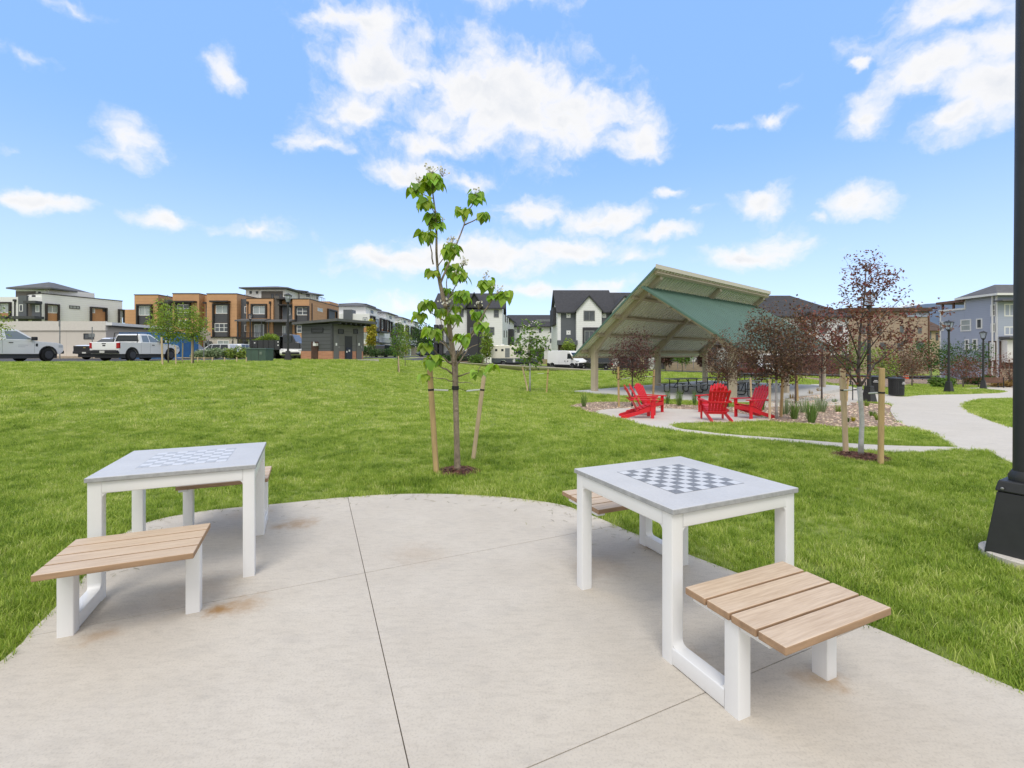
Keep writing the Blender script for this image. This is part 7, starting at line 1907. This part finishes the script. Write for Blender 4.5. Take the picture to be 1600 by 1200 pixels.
# === dark toilet block with a brick base
def toilet_block():
    L_, C, R_ = (-17.3, 38.5), (-14.16, 37.0), (-12.66, 40.16)
    t, o, z = building('toilet_block', 'small dark-sided toilet block with a red brick base and an overhanging flat roof', 'building', C)
    f = Fac(L_, C, z, o); g = Fac(C, R_, z, o)
    zt = 3.9; zb = f.uz(500, 548.5)[1]
    f.bm(t, 'brick_base', W_brick, 0, f.L - .0, z - .3, zb, -3.4, 0); f.bm(t, 'wall', W_slate, .04, f.L - .04, zb + .001, zt, -3.42, -.04)
    f.bm(t, 'corner_trim', M_dark, f.L - .14, f.L + .02, zb, zt, -.14, .02)
    g.bm(t, 'side_cladding', lines_mat('dark_panel_cladding', (.15, .147, .14), (.07, .07, .07), 1.15, 2, .02, .7, .06, .3), .15, g.L - .02, zb, zt, -.05, .02)
    f.win(t, 486, 512.5, 504.5, 520, -.04, 1, 3, .06, M_black, W_slate, name='vent_grille'); 
    k = f.b(t, 'drinking_fountain_niche', mat('rusty_brown_panel', (.075, .035, .025), .7, var=.4, scale=4), 487, 534, 497, 563.5, -.2, .05, True)
    f.b(k, 'fountain_bowl', M_trim, 494, 536.5, 498, 540.5, .05, .32); f.b(k, 'fountain_spout', M_chrome, 492.5, 534, 494.5, 536.5, .05, .2)
    for (a, b) in ((521, 529), (556.5, 564.5)): d_ = g.b(t, 'door', M_slate if False else mat('grey_steel_door', (.14, .14, .137), .55, var=.06), a, 524, b, 563.5, 0, .06, True); g.b(d_, 'door_handle', M_chrome, b - 1.2, 541, b - .5, 544, .06, .1); g.b(d_, 'door_sign', M_trim, a + 2.5, 536, a + 4.8, 540, .06, .07)
    e = g.b(t, 'entrance_recess', M_black, 538.5, 525, 550, 564, -.3, .035, True); g.b(e, 'gate', mat('navy_door', (.02, .026, .05), .5), 540.5, 543, 549, 564, .036, .06, True)
    for (a, b, c, e_) in ((540, 548.5, 542, 551), (543.8, 546.5, 546, 549.5)): g.b(t, 'white_notice', M_trim, a, b, c, e_, .06, .075)
    for (a, b) in ((528, 536.5), (552, 558.5)): g.win(t, a, 514, b, 521.5, .02, 1, 1, .06, M_black, M_dark, name='vent_grille')
    for (a, b) in ((530, 538), (551, 556)): pass
    mb = MB(); u0, u1 = -.55, f.L + .9
    zr = zt
    mb.hexa([f.P(-.5, .45, zr), f.P(f.L + .95, .45, zr + .16), f.P(f.L + .95, -4.1, zr + .16), f.P(-.5, -4.1, zr)], [f.P(-.5, .45, zr + .20), f.P(f.L + .95, .45, zr + .36), f.P(f.L + .95, -4.1, zr + .36), f.P(-.5, -4.1, zr + .20)]); mb.build('roof', R_grey, t)
    mb = MB()
    for i in range(7): u = .1 + i * (g.L - .2) / 6; g.box(mb, u - .06, u + .06, zr - .05, zr + .1, -.4, .82)
    mb.build('eave_beam', M_black, t)
    g.bm(t, 'threshold', M_walk, -.5, g.L + .5, z - .3, z + .03, 0, 1.2)
toilet_block()

# === white receding townhouse row
def white_row():
    P0_ = (-30, 99); t, o, z = building('white_townhouse_row', 'white modern townhouse row running away from the viewer, with dark bays and hipped roof rooms', 'house', P0_, 'modern townhouses on the left')
    f = Fac(P0_, (-30, 165), z, o); e = Fac((-36, 99), P0_, z, o)
    zt = 10.0
    for k in range(4):
        u0 = k * 16.5; st = -.0 - .5 * (k % 2)
        f.bm(t, 'wall', W_white, u0 + .01, u0 + 16.48, z - .3, zt - .4 * (k % 2), -10, st)
        f.bm(t, 'grey_bay', W_grey, u0 + 3.6, u0 + 6.6, z + 3.0, zt - 1.2, -.1, st + .15)
        for (a, b) in ((.5, 2.6), (7.6, 10.2), (12.4, 14.8)):
            f.surround(t, 0, 0, 0, 0, st, .2, .5, None, (u0 + a - .2, u0 + b + .2, z + 4.6 if a < 1 else z + 5.6, z + 8.6))
            f.win(t, 0, 0, 0, 0, st + .02, 2, 1, .12, None, M_blind, (u0 + a, u0 + b, z + 6.3, z + 8.3)); f.bm(t, 'cedar_panel', W_orange2, u0 + a, u0 + b, z + 5.4, z + 6.2, st - .05, st + .06)
        f.win(t, 0, 0, 0, 0, st + .16, 2, 1, .12, M_dark, M_glass, (u0 + 4, u0 + 6.2, z + 6.2, z + 8.2)); f.win(t, 0, 0, 0, 0, st + .16, 2, 1, .12, M_dark, M_glass, (u0 + 4, u0 + 6.2, z + 3.2, z + 5.2))
        f.bm(t, 'canopy', M_dark, u0 + 3, u0 + 11.5, z + 5.3, z + 5.5, 0, 1.8); f.bm(t, 'balcony_floor', M_dark, u0 + 3, u0 + 11.5, z + 2.8, z + 3.05, 0, 1.8)
        mb = MB(); f.box(mb, u0 + 3, u0 + 11.5, z + 3.95, z + 4.0, 1.7, 1.76)
        for i in range(22): c = u0 + 3 + i * .4; f.box(mb, c, c + .03, z + 3.05, z + 3.95, 1.71, 1.74)
        mb.build('railing', M_black, t)
        f.bm(t, 'ground_floor_facing', W_stone, u0 + .3, u0 + 3.0, z - .2, z + 2.75, -.1, st + .12); f.bm(t, 'ground_floor_facing', W_stone, u0 + 8, u0 + 15.8, z - .2, z + 2.75, -.1, st + .12); f.bm(t, 'entry', M_dark, u0 + 4, u0 + 5.2, z, z + 2.3, -.1, st + .1)
        h = [(5.0, 14)][0]
        f.bm(t, 'penthouse_wall', W_white, u0 + 4.5, u0 + 13.5, zt - .4, zt + 1.9, -8.5, -2.2); hip(t, f, u0 + 4.5, u0 + 13.5, -2.2, -8.5, zt + 1.9, zt + 3.0, .8, R_grey); f.win(t, 0, 0, 0, 0, -2.19, 3, 1, .1, M_dark, M_glass, (u0 + 8, u0 + 10, zt + .8, zt + 1.5))
    ez = zt
    e.bm(t, 'end_wall', W_white, 0, 5.9, z - .3, ez - .05, -3, .02); e.b(t, 'dark_tower', W_grey, 537.5, 484, 551, 510, -2, .4, True)
    e.b(t, 'window_bay', W_grey, 567, 496, 574, 531, -.1, .06); e.win(t, 567.8, 497, 573.5, 511, .06, 1, 1, .12, None, M_blind); e.b(t, 'cedar_panel', W_orange2, 567.6, 512, 573.6, 519, .0, .1); e.win(t, 567.8, 520, 573.5, 531, .06, 1, 1, .12, None, M_blind)
    e.b(t, 'ground_floor_facing', W_stone, 558, 537, 578, 562, -.1, .1, True); e.win(t, 568, 540, 574, 551, .1, 1, 1, .12)
    # roof room standing back on the left
    e2 = Fac((XA(537, 108), 108), (XA(568, 108), 108), z, o); e2.b(t, 'penthouse_wall', W_white, 537, 476, 567, 492, -5, 0); hip(t, e2, 0, e2.L, 0, -6, e2.uz(545, 476.5)[1], e2.uz(545, 471.5)[1], .9, R_grey); e2.win(t, 543.5, 479, 553.5, 482, 0, 4, 1, .1, M_dark); e2.win(t, 563, 480, 566, 483, 0, 1, 1, .1, M_dark)
white_row()

# === dark-roofed white and charcoal house
M_h = ('window', )
def dark_roof_house():
    Y = 77; P0_ = (XA(680, Y), Y); t, o, z = building('white_charcoal_house', 'white house with a steep charcoal roof and a charcoal centre bay, behind the young catalpa', 'house', P0_, 'white and charcoal houses beyond the lawn')
    z = -.4
    f = Fac(P0_, (XA(785, Y), Y), z, o); g = Fac((XA(785, Y), Y), (XA(803, 99), 99), z, o)
    ze = f.uz(700, 481)[1]; zr = 12.0
    f.bm(t, 'wall', W_white, .0, f.L, z - .3, ze, -12, 0); g.bm(t, 'side_wall', W_white, .01, g.L, z - .3, ze - .9, -9, 0)
    gable(t, f, 0, f.L, 0, -12, ze, zr, .5, R_dark, 'u', wallm=W_white); 
    gable(t, g, 11, g.L, 0, -9, ze - .9, zr - 1.2, .5, R_dark, 'u', wallm=W_white)
    um = f.uz(730, 0)[0]; un = f.uz(753, 0)[0]
    f.bm(t, 'charcoal_bay', W_char, um, un, z - .3, ze + .3, -.1, .5); gable(t, f, um, un, .5, -6, ze + .3, f.uz(741, 459)[1], .35, R_dark, 'd', wallm=W_char)
    f.win(t, 718, 483, 724.5, 495.5, 0, 1, 2, .14, mat('grey_window_frame', (.16, .165, .17), .5)); f.win(t, 771.5, 484, 779.5, 496, 0, 1, 2, .14, MATS['grey_window_frame']); f.win(t, 759, 511, 772.5, 523.5, 0, 2, 1, .14, MATS['grey_window_frame']); f.win(t, 735, 486, 745, 495, .5, 2, 1, .14, MATS['grey_window_frame']); f.win(t, 735, 512, 747, 524, .5, 2, 1, .14, MATS['grey_window_frame'])
    for (a, b) in ((680, 685.5), (688, 693)): f.b(t, 'charcoal_post', W_char, a, 508, b, 560, .0, 1.4, True)
    f.b(t, 'balcony_deck', M_dark, 680, 535, 707, 537, 0, 1.5); f.railing(t, 680, 526.5, 706, 535, 1.45, M_slate, 14); f.b(t, 'balcony_door', M_glass, 697, 514, 706, 534, -.05, .05)
    f.b(t, 'charcoal_base', W_char, 692, 552, 731, 566, -.1, .08, True); f.b(t, 'garage_recess', M_dark, 694, 537.5, 704, 552, -.1, .06) if False else None
    # flank windows and a dark entry tower
    for (a, b) in ((789, 790.4), (792, 793.2), (795.5, 796.6)): g.win(t, a, 491 + (a - 789) * .5, b, 503 + (a - 789) * .5, 0, 1, 1, .12, MATS['grey_window_frame'])
    for (a, b) in ((787, 788.2), (791, 792), (798.5, 799.5)): g.win(t, a, 516, b, 527, 0, 1, 1, .12, MATS['grey_window_frame'])
    g.bm(t, 'dark_entry_tower', W_char, 9.5, 12.5, z - .3, 6.1, -.1, .9)
    u, zz = f.uz(748.5, 500); f.bm(t, 'downpipe', M_slate, u - .06, u + .06, z, zz + 1.5, .5, .62)
dark_roof_house()

def middle_house():
    Y = 100; P0_ = (XA(797, Y), Y); t, o, z = building('white_back_house', 'plain white house with dark garage doors set far back between two charcoal-roofed houses', 'house', P0_, 'white and charcoal houses beyond the lawn')
    f = Fac(P0_, (XA(874, Y), Y), z, o); ze = f.uz(830, 509)[1]; zr = ze + 2.5
    f.bm(t, 'wall', W_white, 0, f.L, z - .3, ze, -10, 0); gable(t, f, 0, f.L, 0, -10, ze, zr, .6, R_dark, 'u', wallm=W_white)
    f.b(t, 'solar_panel', M_slate, 838, 498, 866, 502, -1.9, -1.6)
    G_ = MATS['grey_window_frame']
    for (a, b, c, d_) in ((859, 512, 868, 520), (842, 512.5, 846, 520), (859, 529, 868, 536), (828, 529, 835, 536), (837, 529, 842, 536), (806, 530, 811, 537), (808, 512, 812, 520)): f.win(t, a, b, c, d_, 0, 2, 1, .14, G_)
    f.b(t, 'garage_door', M_char if False else M_dark, 827, 547, 850, 562, -.1, .06, True); f.b(t, 'garage_door', M_dark, 859, 547, 870, 562, -.1, .06, True)
    for q in (853, 857): f.b(t, 'wall_lamp', M_black, q - .7, 540, q + .7, 546, 0, .4); 
    f.b(t, 'balcony_rail', M_dark, 868, 534, 870.5, 545, 0, .8); f.b(t, 'drive_wall', W_stone, 824, 561, 876, 571, 2.0, 3.0, True)
middle_house()

def gabled_house():
    Y = 71; P0_ = (XA(871, Y), Y); t, o, z = building('gabled_townhouse_row', 'charcoal-roofed townhouse row with white gables and grey siding, behind the pavilion', 'house', P0_, 'white and charcoal houses beyond the lawn')
    f = Fac(P0_, (XA(1200, Y), Y), z, o); ze = f.uz(890, 486.5)[1]; zr = f.uz(890, 464.5)[1]; G_ = MATS['grey_window_frame']
    f.bm(t, 'wall', W_grey, .3, f.L, z - .3, ze, -11, 0); f.bm(t, 'end_wall', W_white, .0, .5, z - .3, ze, -11.1, .05)
    gable(t, f, .3, f.uz(958, 0)[0], 0, -11, ze, zr + 1.6, .5, R_dark, 'u', wallm=W_white); gable(t, f, f.uz(958.5, 0)[0], f.L, -.4, -11.2, ze - .15, zr + 1.25, .5, R_dark, 'u', wallm=W_white)
    f.b(t, 'low_roof', R_dark, 866, 478, 873, 506, -8, -2)
    k = 0
    for off in (0, 55.5, 118, 176, 236):
        a, b = 899.5 + off, 938.5 + off
        u0, u1 = f.uz(a, 0)[0], f.uz(b, 0)[0]
        if off > 120 and off < 150: continue
        f.bm(t, 'gable_bay', W_white, u0, u1, z - .3, ze, -.1, .8); gable(t, f, u0, u1, .8, -5.5, ze, f.uz(919, 463.5)[1] - .1, .28, R_dark, 'd', wallm=W_white, t=.26)
        w = lambda p: p + off
        f.win(t, w(910.5), 486, w(928), 502, .8, 2, 1, .14, G_); f.b(t, 'dark_window_box', W_char, w(909), 512, w(938), 560, .7, .95, True); f.win(t, w(911.5), 517, w(927), 535, .95, 2, 1, .14, M_slate); f.win(t, w(910), 548, w(918), 556, .95, 1, 1, .12, M_slate, M_blind)
        for yy in (490, 516.5): f.win(t, w(885), yy, w(891.5), yy + 6.5, 0, 1, 1, .26, M_trim)
        f.b(t, 'brown_ground_floor', W_brown, w(872), 538.5, w(899), 578, -.1, .3, True); f.b(t, 'porch_canopy', W_grey, w(870.5), 532, w(901), 539, -.1, 1.2)
        f.b(t, 'entry_door', mat('cream_door', (.52, .46, .30), .5), w(944), 548, w(950), 569, -.1, .35); f.b(t, 'brown_ground_floor', W_brown, w(939), 545, w(956), 578, -.1, .25, True)
    # pale porch pillars and the low planter wall
    for px in (959, 1014, 1077, 1120): f.b(t, 'porch_pillar', brick_mat('pale_pebble_pillar', (.62, .62, .60), (.10, .10, .10), (.66, .66, .64), .5, .45), px - 4, 545, px + 5, 573, .6, 1.4, True)
    f.b(t, 'porch_steps', M_walk, 940, 570, 962, 580, 1.0, 2.5, True)
gabled_house()

def right_row():
    Y = 66; P0_ = (XA(1150, Y), Y); t, o, z = building('dark_roofed_white_row', 'white house row with broad dark roof and small charcoal dormer, behind the plum trees', 'house', P0_, 'white and charcoal houses beyond the lawn')
    f = Fac(P0_, (XA(1326, Y), Y), z, o); ze = f.uz(1240, 496.5)[1]; zr = f.uz(1250, 472)[1] + 1.6; G_ = MATS['grey_window_frame']
    z = -.9
    f.bm(t, 'wall', W_white, 0, f.L, z - .5, ze, -11, 0); hip(t, f, 0, f.L, 0, -11, ze, zr, .6, R_dark)
    u0, u1 = f.uz(1250, 0)[0], f.uz(1270, 0)[0]; f.bm(t, 'dormer_wall', W_char, u0, u1, f.uz(1250, 514)[1], f.uz(1250, 495)[1], -.1, .5); gable(t, f, u0, u1, .5, -3, f.uz(1250, 495)[1], f.uz(1250, 489)[1], .3, R_dark, 'd', wallm=W_char)
    f.win(t, 1256, 500, 1263, 511, .5, 1, 2, .2, M_trim)
    for a in (1180, 1215, 1283, 1308): f.win(t, a, 508, a + 9, 521, 0, 2, 1, .14, G_); f.win(t, a, 535, a + 9, 550, 0, 2, 1, .14, G_)
    f.b(t, 'brown_ground_floor', W_brown, 1192, 555, 1325, 585, -.1, .3, True)
    for a in (1150, 1168): f.win(t, a, 530, a + 7, 545, 0, 1, 1, .14, G_)
right_row()

def tan_house():
    Y = 74; P0_ = (XA(1324, Y), Y); t, o, z = building('tan_house', 'tan three-storey house with a brown flat parapet and grey-framed windows, left of the blue house', 'house', P0_)
    f = Fac(P0_, (XA(1451, Y), Y), z, o); z = -1.3; G_ = MATS['grey_window_frame']
    f.b(t, 'wall', W_tan, 1324, 487, 1451, 590, -10, 0, True); f.b(t, 'roof', R_brown, 1322, 481, 1453, 487, -10.5, .5); f.b(t, 'blue_parapet_band', W_blue, 1413, 489, 1450, 495, -.1, .12)
    for (a, b, c, d_) in ((1432, 533, 1443, 546), (1406, 508, 1412, 521), (1434, 511, 1440, 521), (1345, 508, 1352, 521), (1370, 508, 1378, 521), (1345, 535, 1354, 548), (1375, 535, 1384, 548), (1402, 535, 1411, 548)): f.win(t, a, b, c, d_, 0, 2, 2, .14, G_)
    f.b(t, 'downpipe', M_brownwood, 1450, 488, 1451.5, 580, 0, .15)
    h = Fac((XA(1449, 95), 95), (XA(1472, 95), 95), z, o)
tan_house()
def small_tan():
    Y = 96; P0_ = (XA(1448, Y), Y); t, o, z = building('small_tan_house', 'small tan house with a brown roof, in the gap beside the blue house', 'house', P0_)
    f = Fac(P0_, (XA(1476, Y), Y), -1.5, o); f.b(t, 'wall', W_tan, 1448, 516, 1476, 585, -8, 0, True); ze = f.uz(1450, 516)[1]; gable(t, f, 0, f.L, 0, -8, ze, ze + 1.9, .5, R_brown, 'u', wallm=W_tan)
    f.win(t, 1462, 520, 1466, 532, 0, 1, 2, .14, M_dark); f.win(t, 1452, 518, 1455, 530, 0, 1, 2, .14, MATS['grey_window_frame']); f.b(t, 'chimney', W_brown, 1459, 497, 1467, 506, -5, -4)
small_tan()

def blue_house():
    X = 54.0; Yn = X / ((1558 - 800) / F); P0_ = (X, 59.3); t, o, z = building('blue_house', 'blue-grey three-storey house with white trim and a brown brick base, at the right', 'house', (X, Yn))
    f = Fac(P0_, (X, Yn), z, o); g = Fac((X, Yn), (X + 9, Yn), z, o); z = -1.75; f.z0 = g.z0 = z
    uA = f.uz(1507, 0)[0]; zlow = f.uz(1468.5, 487.5)[1]; zhi = f.uz(1507, 468)[1]
    f.bm(t, 'wall', W_blue, 0, uA, z, zlow, -9, 0); f.bm(t, 'wall', W_blue, uA + .01, f.L, z, zhi, -9, 0)
    g.bm(t, 'front_wall', W_blue, .05, 9, z + .01, zhi - .01, -f.L + uA + .1, .03)
    f.bm(t, 'parapet_cap', M_trim, -.1, uA, zlow, zlow + .22, -9, .12)
    # roof terrace pergola
    mb = MB(); zp = f.uz(1468.5, 476)[1]
    for u in (.15, uA * .5): f.box(mb, u - .09, u + .09, zlow + .2, zp, -.3, -.12)
    for u in (.15,): f.box(mb, u - .09, u + .09, zlow + .2, zp, -4.2, -4.02)
    mb.build('pergola_post', M_brownwood, t); f.bm(t, 'pergola_roof', M_brownwood, -.25, uA + .1, zp, zp + .28, -4.4, .3)
    hip(t, f, uA, f.L, 0, -10, zhi, zhi + 1.5, .6, R_grey); f.bm(t, 'eave_board', M_trim, uA - .6, f.L + .6, zhi - .02, zhi + .22, .55, .64); g.bm(t, 'eave_board', M_trim, -.6, 9, zhi - .02, zhi + .22, .55, .64)
    f.bm(t, 'corner_board', M_trim, 0, .16, z, zlow, 0, .05); f.bm(t, 'corner_board', M_trim, f.L - .16, f.L + .05, z, zhi, 0, .05); f.bm(t, 'corner_board', M_trim, uA, uA + .14, zlow, zhi, 0, .05)
    W_ = lambda fac, a, b, c, d_, nv=1, nh=1, p=None, d0=0: fac.win(t, a, b, c, d_, d0, nv, nh, .13, M_trim, p)
    W_(f, 1469.5, 503, 1474.5, 517, 1, 2); W_(f, 1501, 499.5, 1517.5, 518, 1, 2, M_blind); W_(f, 1525.5, 498, 1535, 514); W_(f, 1507.5, 530, 1514.5, 547, 1, 2); W_(f, 1519.5, 529.5, 1527.5, 547.5, 1, 2)
    f.b(t, 'brown_brick_base', W_brown, 1545, 533, 1557.6, 600, -.1, .08, True); g.bm(t, 'brown_brick_base', W_brown, .2, 9, z, ZA(533, Yn), -.1, .08); f.b(t, 'stone_plinth', W_stone, 1545, 576, 1557.6, 600, -.1, .14, True); g.bm(t, 'stone_plinth', W_stone, .2, 9, z, ZA(576, Yn), -.1, .14)
    W_(f, 1548, 476, 1556.5, 494.5, 1, 2); W_(f, 1548.3, 505.5, 1556.5, 519.5, 1, 1, M_blind); W_(f, 1548, 535, 1556, 563, 1, 2, None, .08)
    W_(g, 1568.5, 474.5, 1586, 494.5, 2, 1, M_blind); W_(g, 1568.5, 510, 1586, 524, 2, 1, M_blind)
    g.b(t, 'white_bay', M_trim, 1563.5, 531, 1584, 566, -.1, .7); g.win(t, 1572.5, 533, 1582, 563, .7, 1, 2, .14, M_trim, M_blind); g.b(t, 'porch_roof', R_grey, 1560, 526, 1600, 529.5, -.1, 1.2)
    g.bm(t, 'bay_eave', R_grey, -.3, 9, ZA(471.5, Yn), ZA(469.5, Yn), -.1, .9)
    f.bm(t, 'downpipe', M_trim, f.L - .45, f.L - .33, z, zhi, .08, .2)
blue_house()

# low planter walls along the porches and the far kerb
def wall(label, x0, x1, y, z0, h, m, dep=.4):
    mb = MB(); mb.box(x0, x1, y, y + dep, z0 - .4, z0 + h); mb.box(x0 - .03, x1 + .03, y - .03, y + dep + .03, z0 + h + .002, z0 + h + .08)
    tag(mb.build('low_wall', m), label, 'wall', 'low walls along the far road')
Y = 66.2
wall('low pale planter wall in front of the porches, behind the pavilion posts', XA(1040, Y), XA(1116, Y), Y, -.6, .95, W_stone)
wall('short pale retaining wall at the road end, left of the dark-roofed house', XA(640, 63), XA(672, 63), 63, .25, .75, mat('pale_wall_block', (.50, .45, .40), .85, var=.1))
wall('low reddish wall at the kerb in front of the dark-roofed house', XA(690, 64), XA(742, 64), 64, .0, .65, mat('pinkish_wall_block', (.46, .33, .26), .85, var=.15))
# porch railing
t = thing('porch_railing', 'light metal railing along the porches behind the pavilion', 'railing', (XA(1010, 65), 65, -.57))
mb = MB(); x0, x1 = XA(985, 65) - XA(1010, 65), XA(1145, 65) - XA(1010, 65)
for z in (.95, 1.3, 1.6): mb.bar((x0, 0, z), (x1, 0, z), .04, .05)
mb.build('rails', M_slate, t)
mb = MB()
for k in range(14): x = x0 + (x1 - x0) * k / 13; mb.bar((x, 0, 0), (x, 0, 1.6), .06, .06)
mb.build('posts', M_slate, t)

# === distant land
M_hill = mat('distant_hill', (.10, .145, .21), 1, var=.2, scale=.004)
mb = MB(); pts = []
rg = random.Random(8); n = 90; D = 2600
for i in range(n + 1):
    a = R(-62 + 124 * i / n); x, y = D * math.tan(a) if abs(a) < 1.2 else 0, D
    hgt = 120 + 60 * mnoise.noise(Vector((i * .11, 0, 3))) + 25 * mnoise.noise(Vector((i * .4, 5, 0)))
    hgt += 175 * math.exp(-((i - 76) / 6) ** 2) - 70 * math.exp(-((i - 45) / 22) ** 2)
    pts.append((x, y, max(12, hgt)))
mb.add([(x, y - 900, 0) for x, y, z in pts] + pts + [(x, y + 900, 0) for x, y, z in pts], [(i, i + 1, n + 2 + i, n + 1 + i) for i in range(n)] + [(n + 1 + i, n + 2 + i, 2 * n + 3 + i, 2 * n + 2 + i) for i in range(n)])
tag(mb.build('hills', M_hill, smooth=True), kind='structure')
grow_grass()
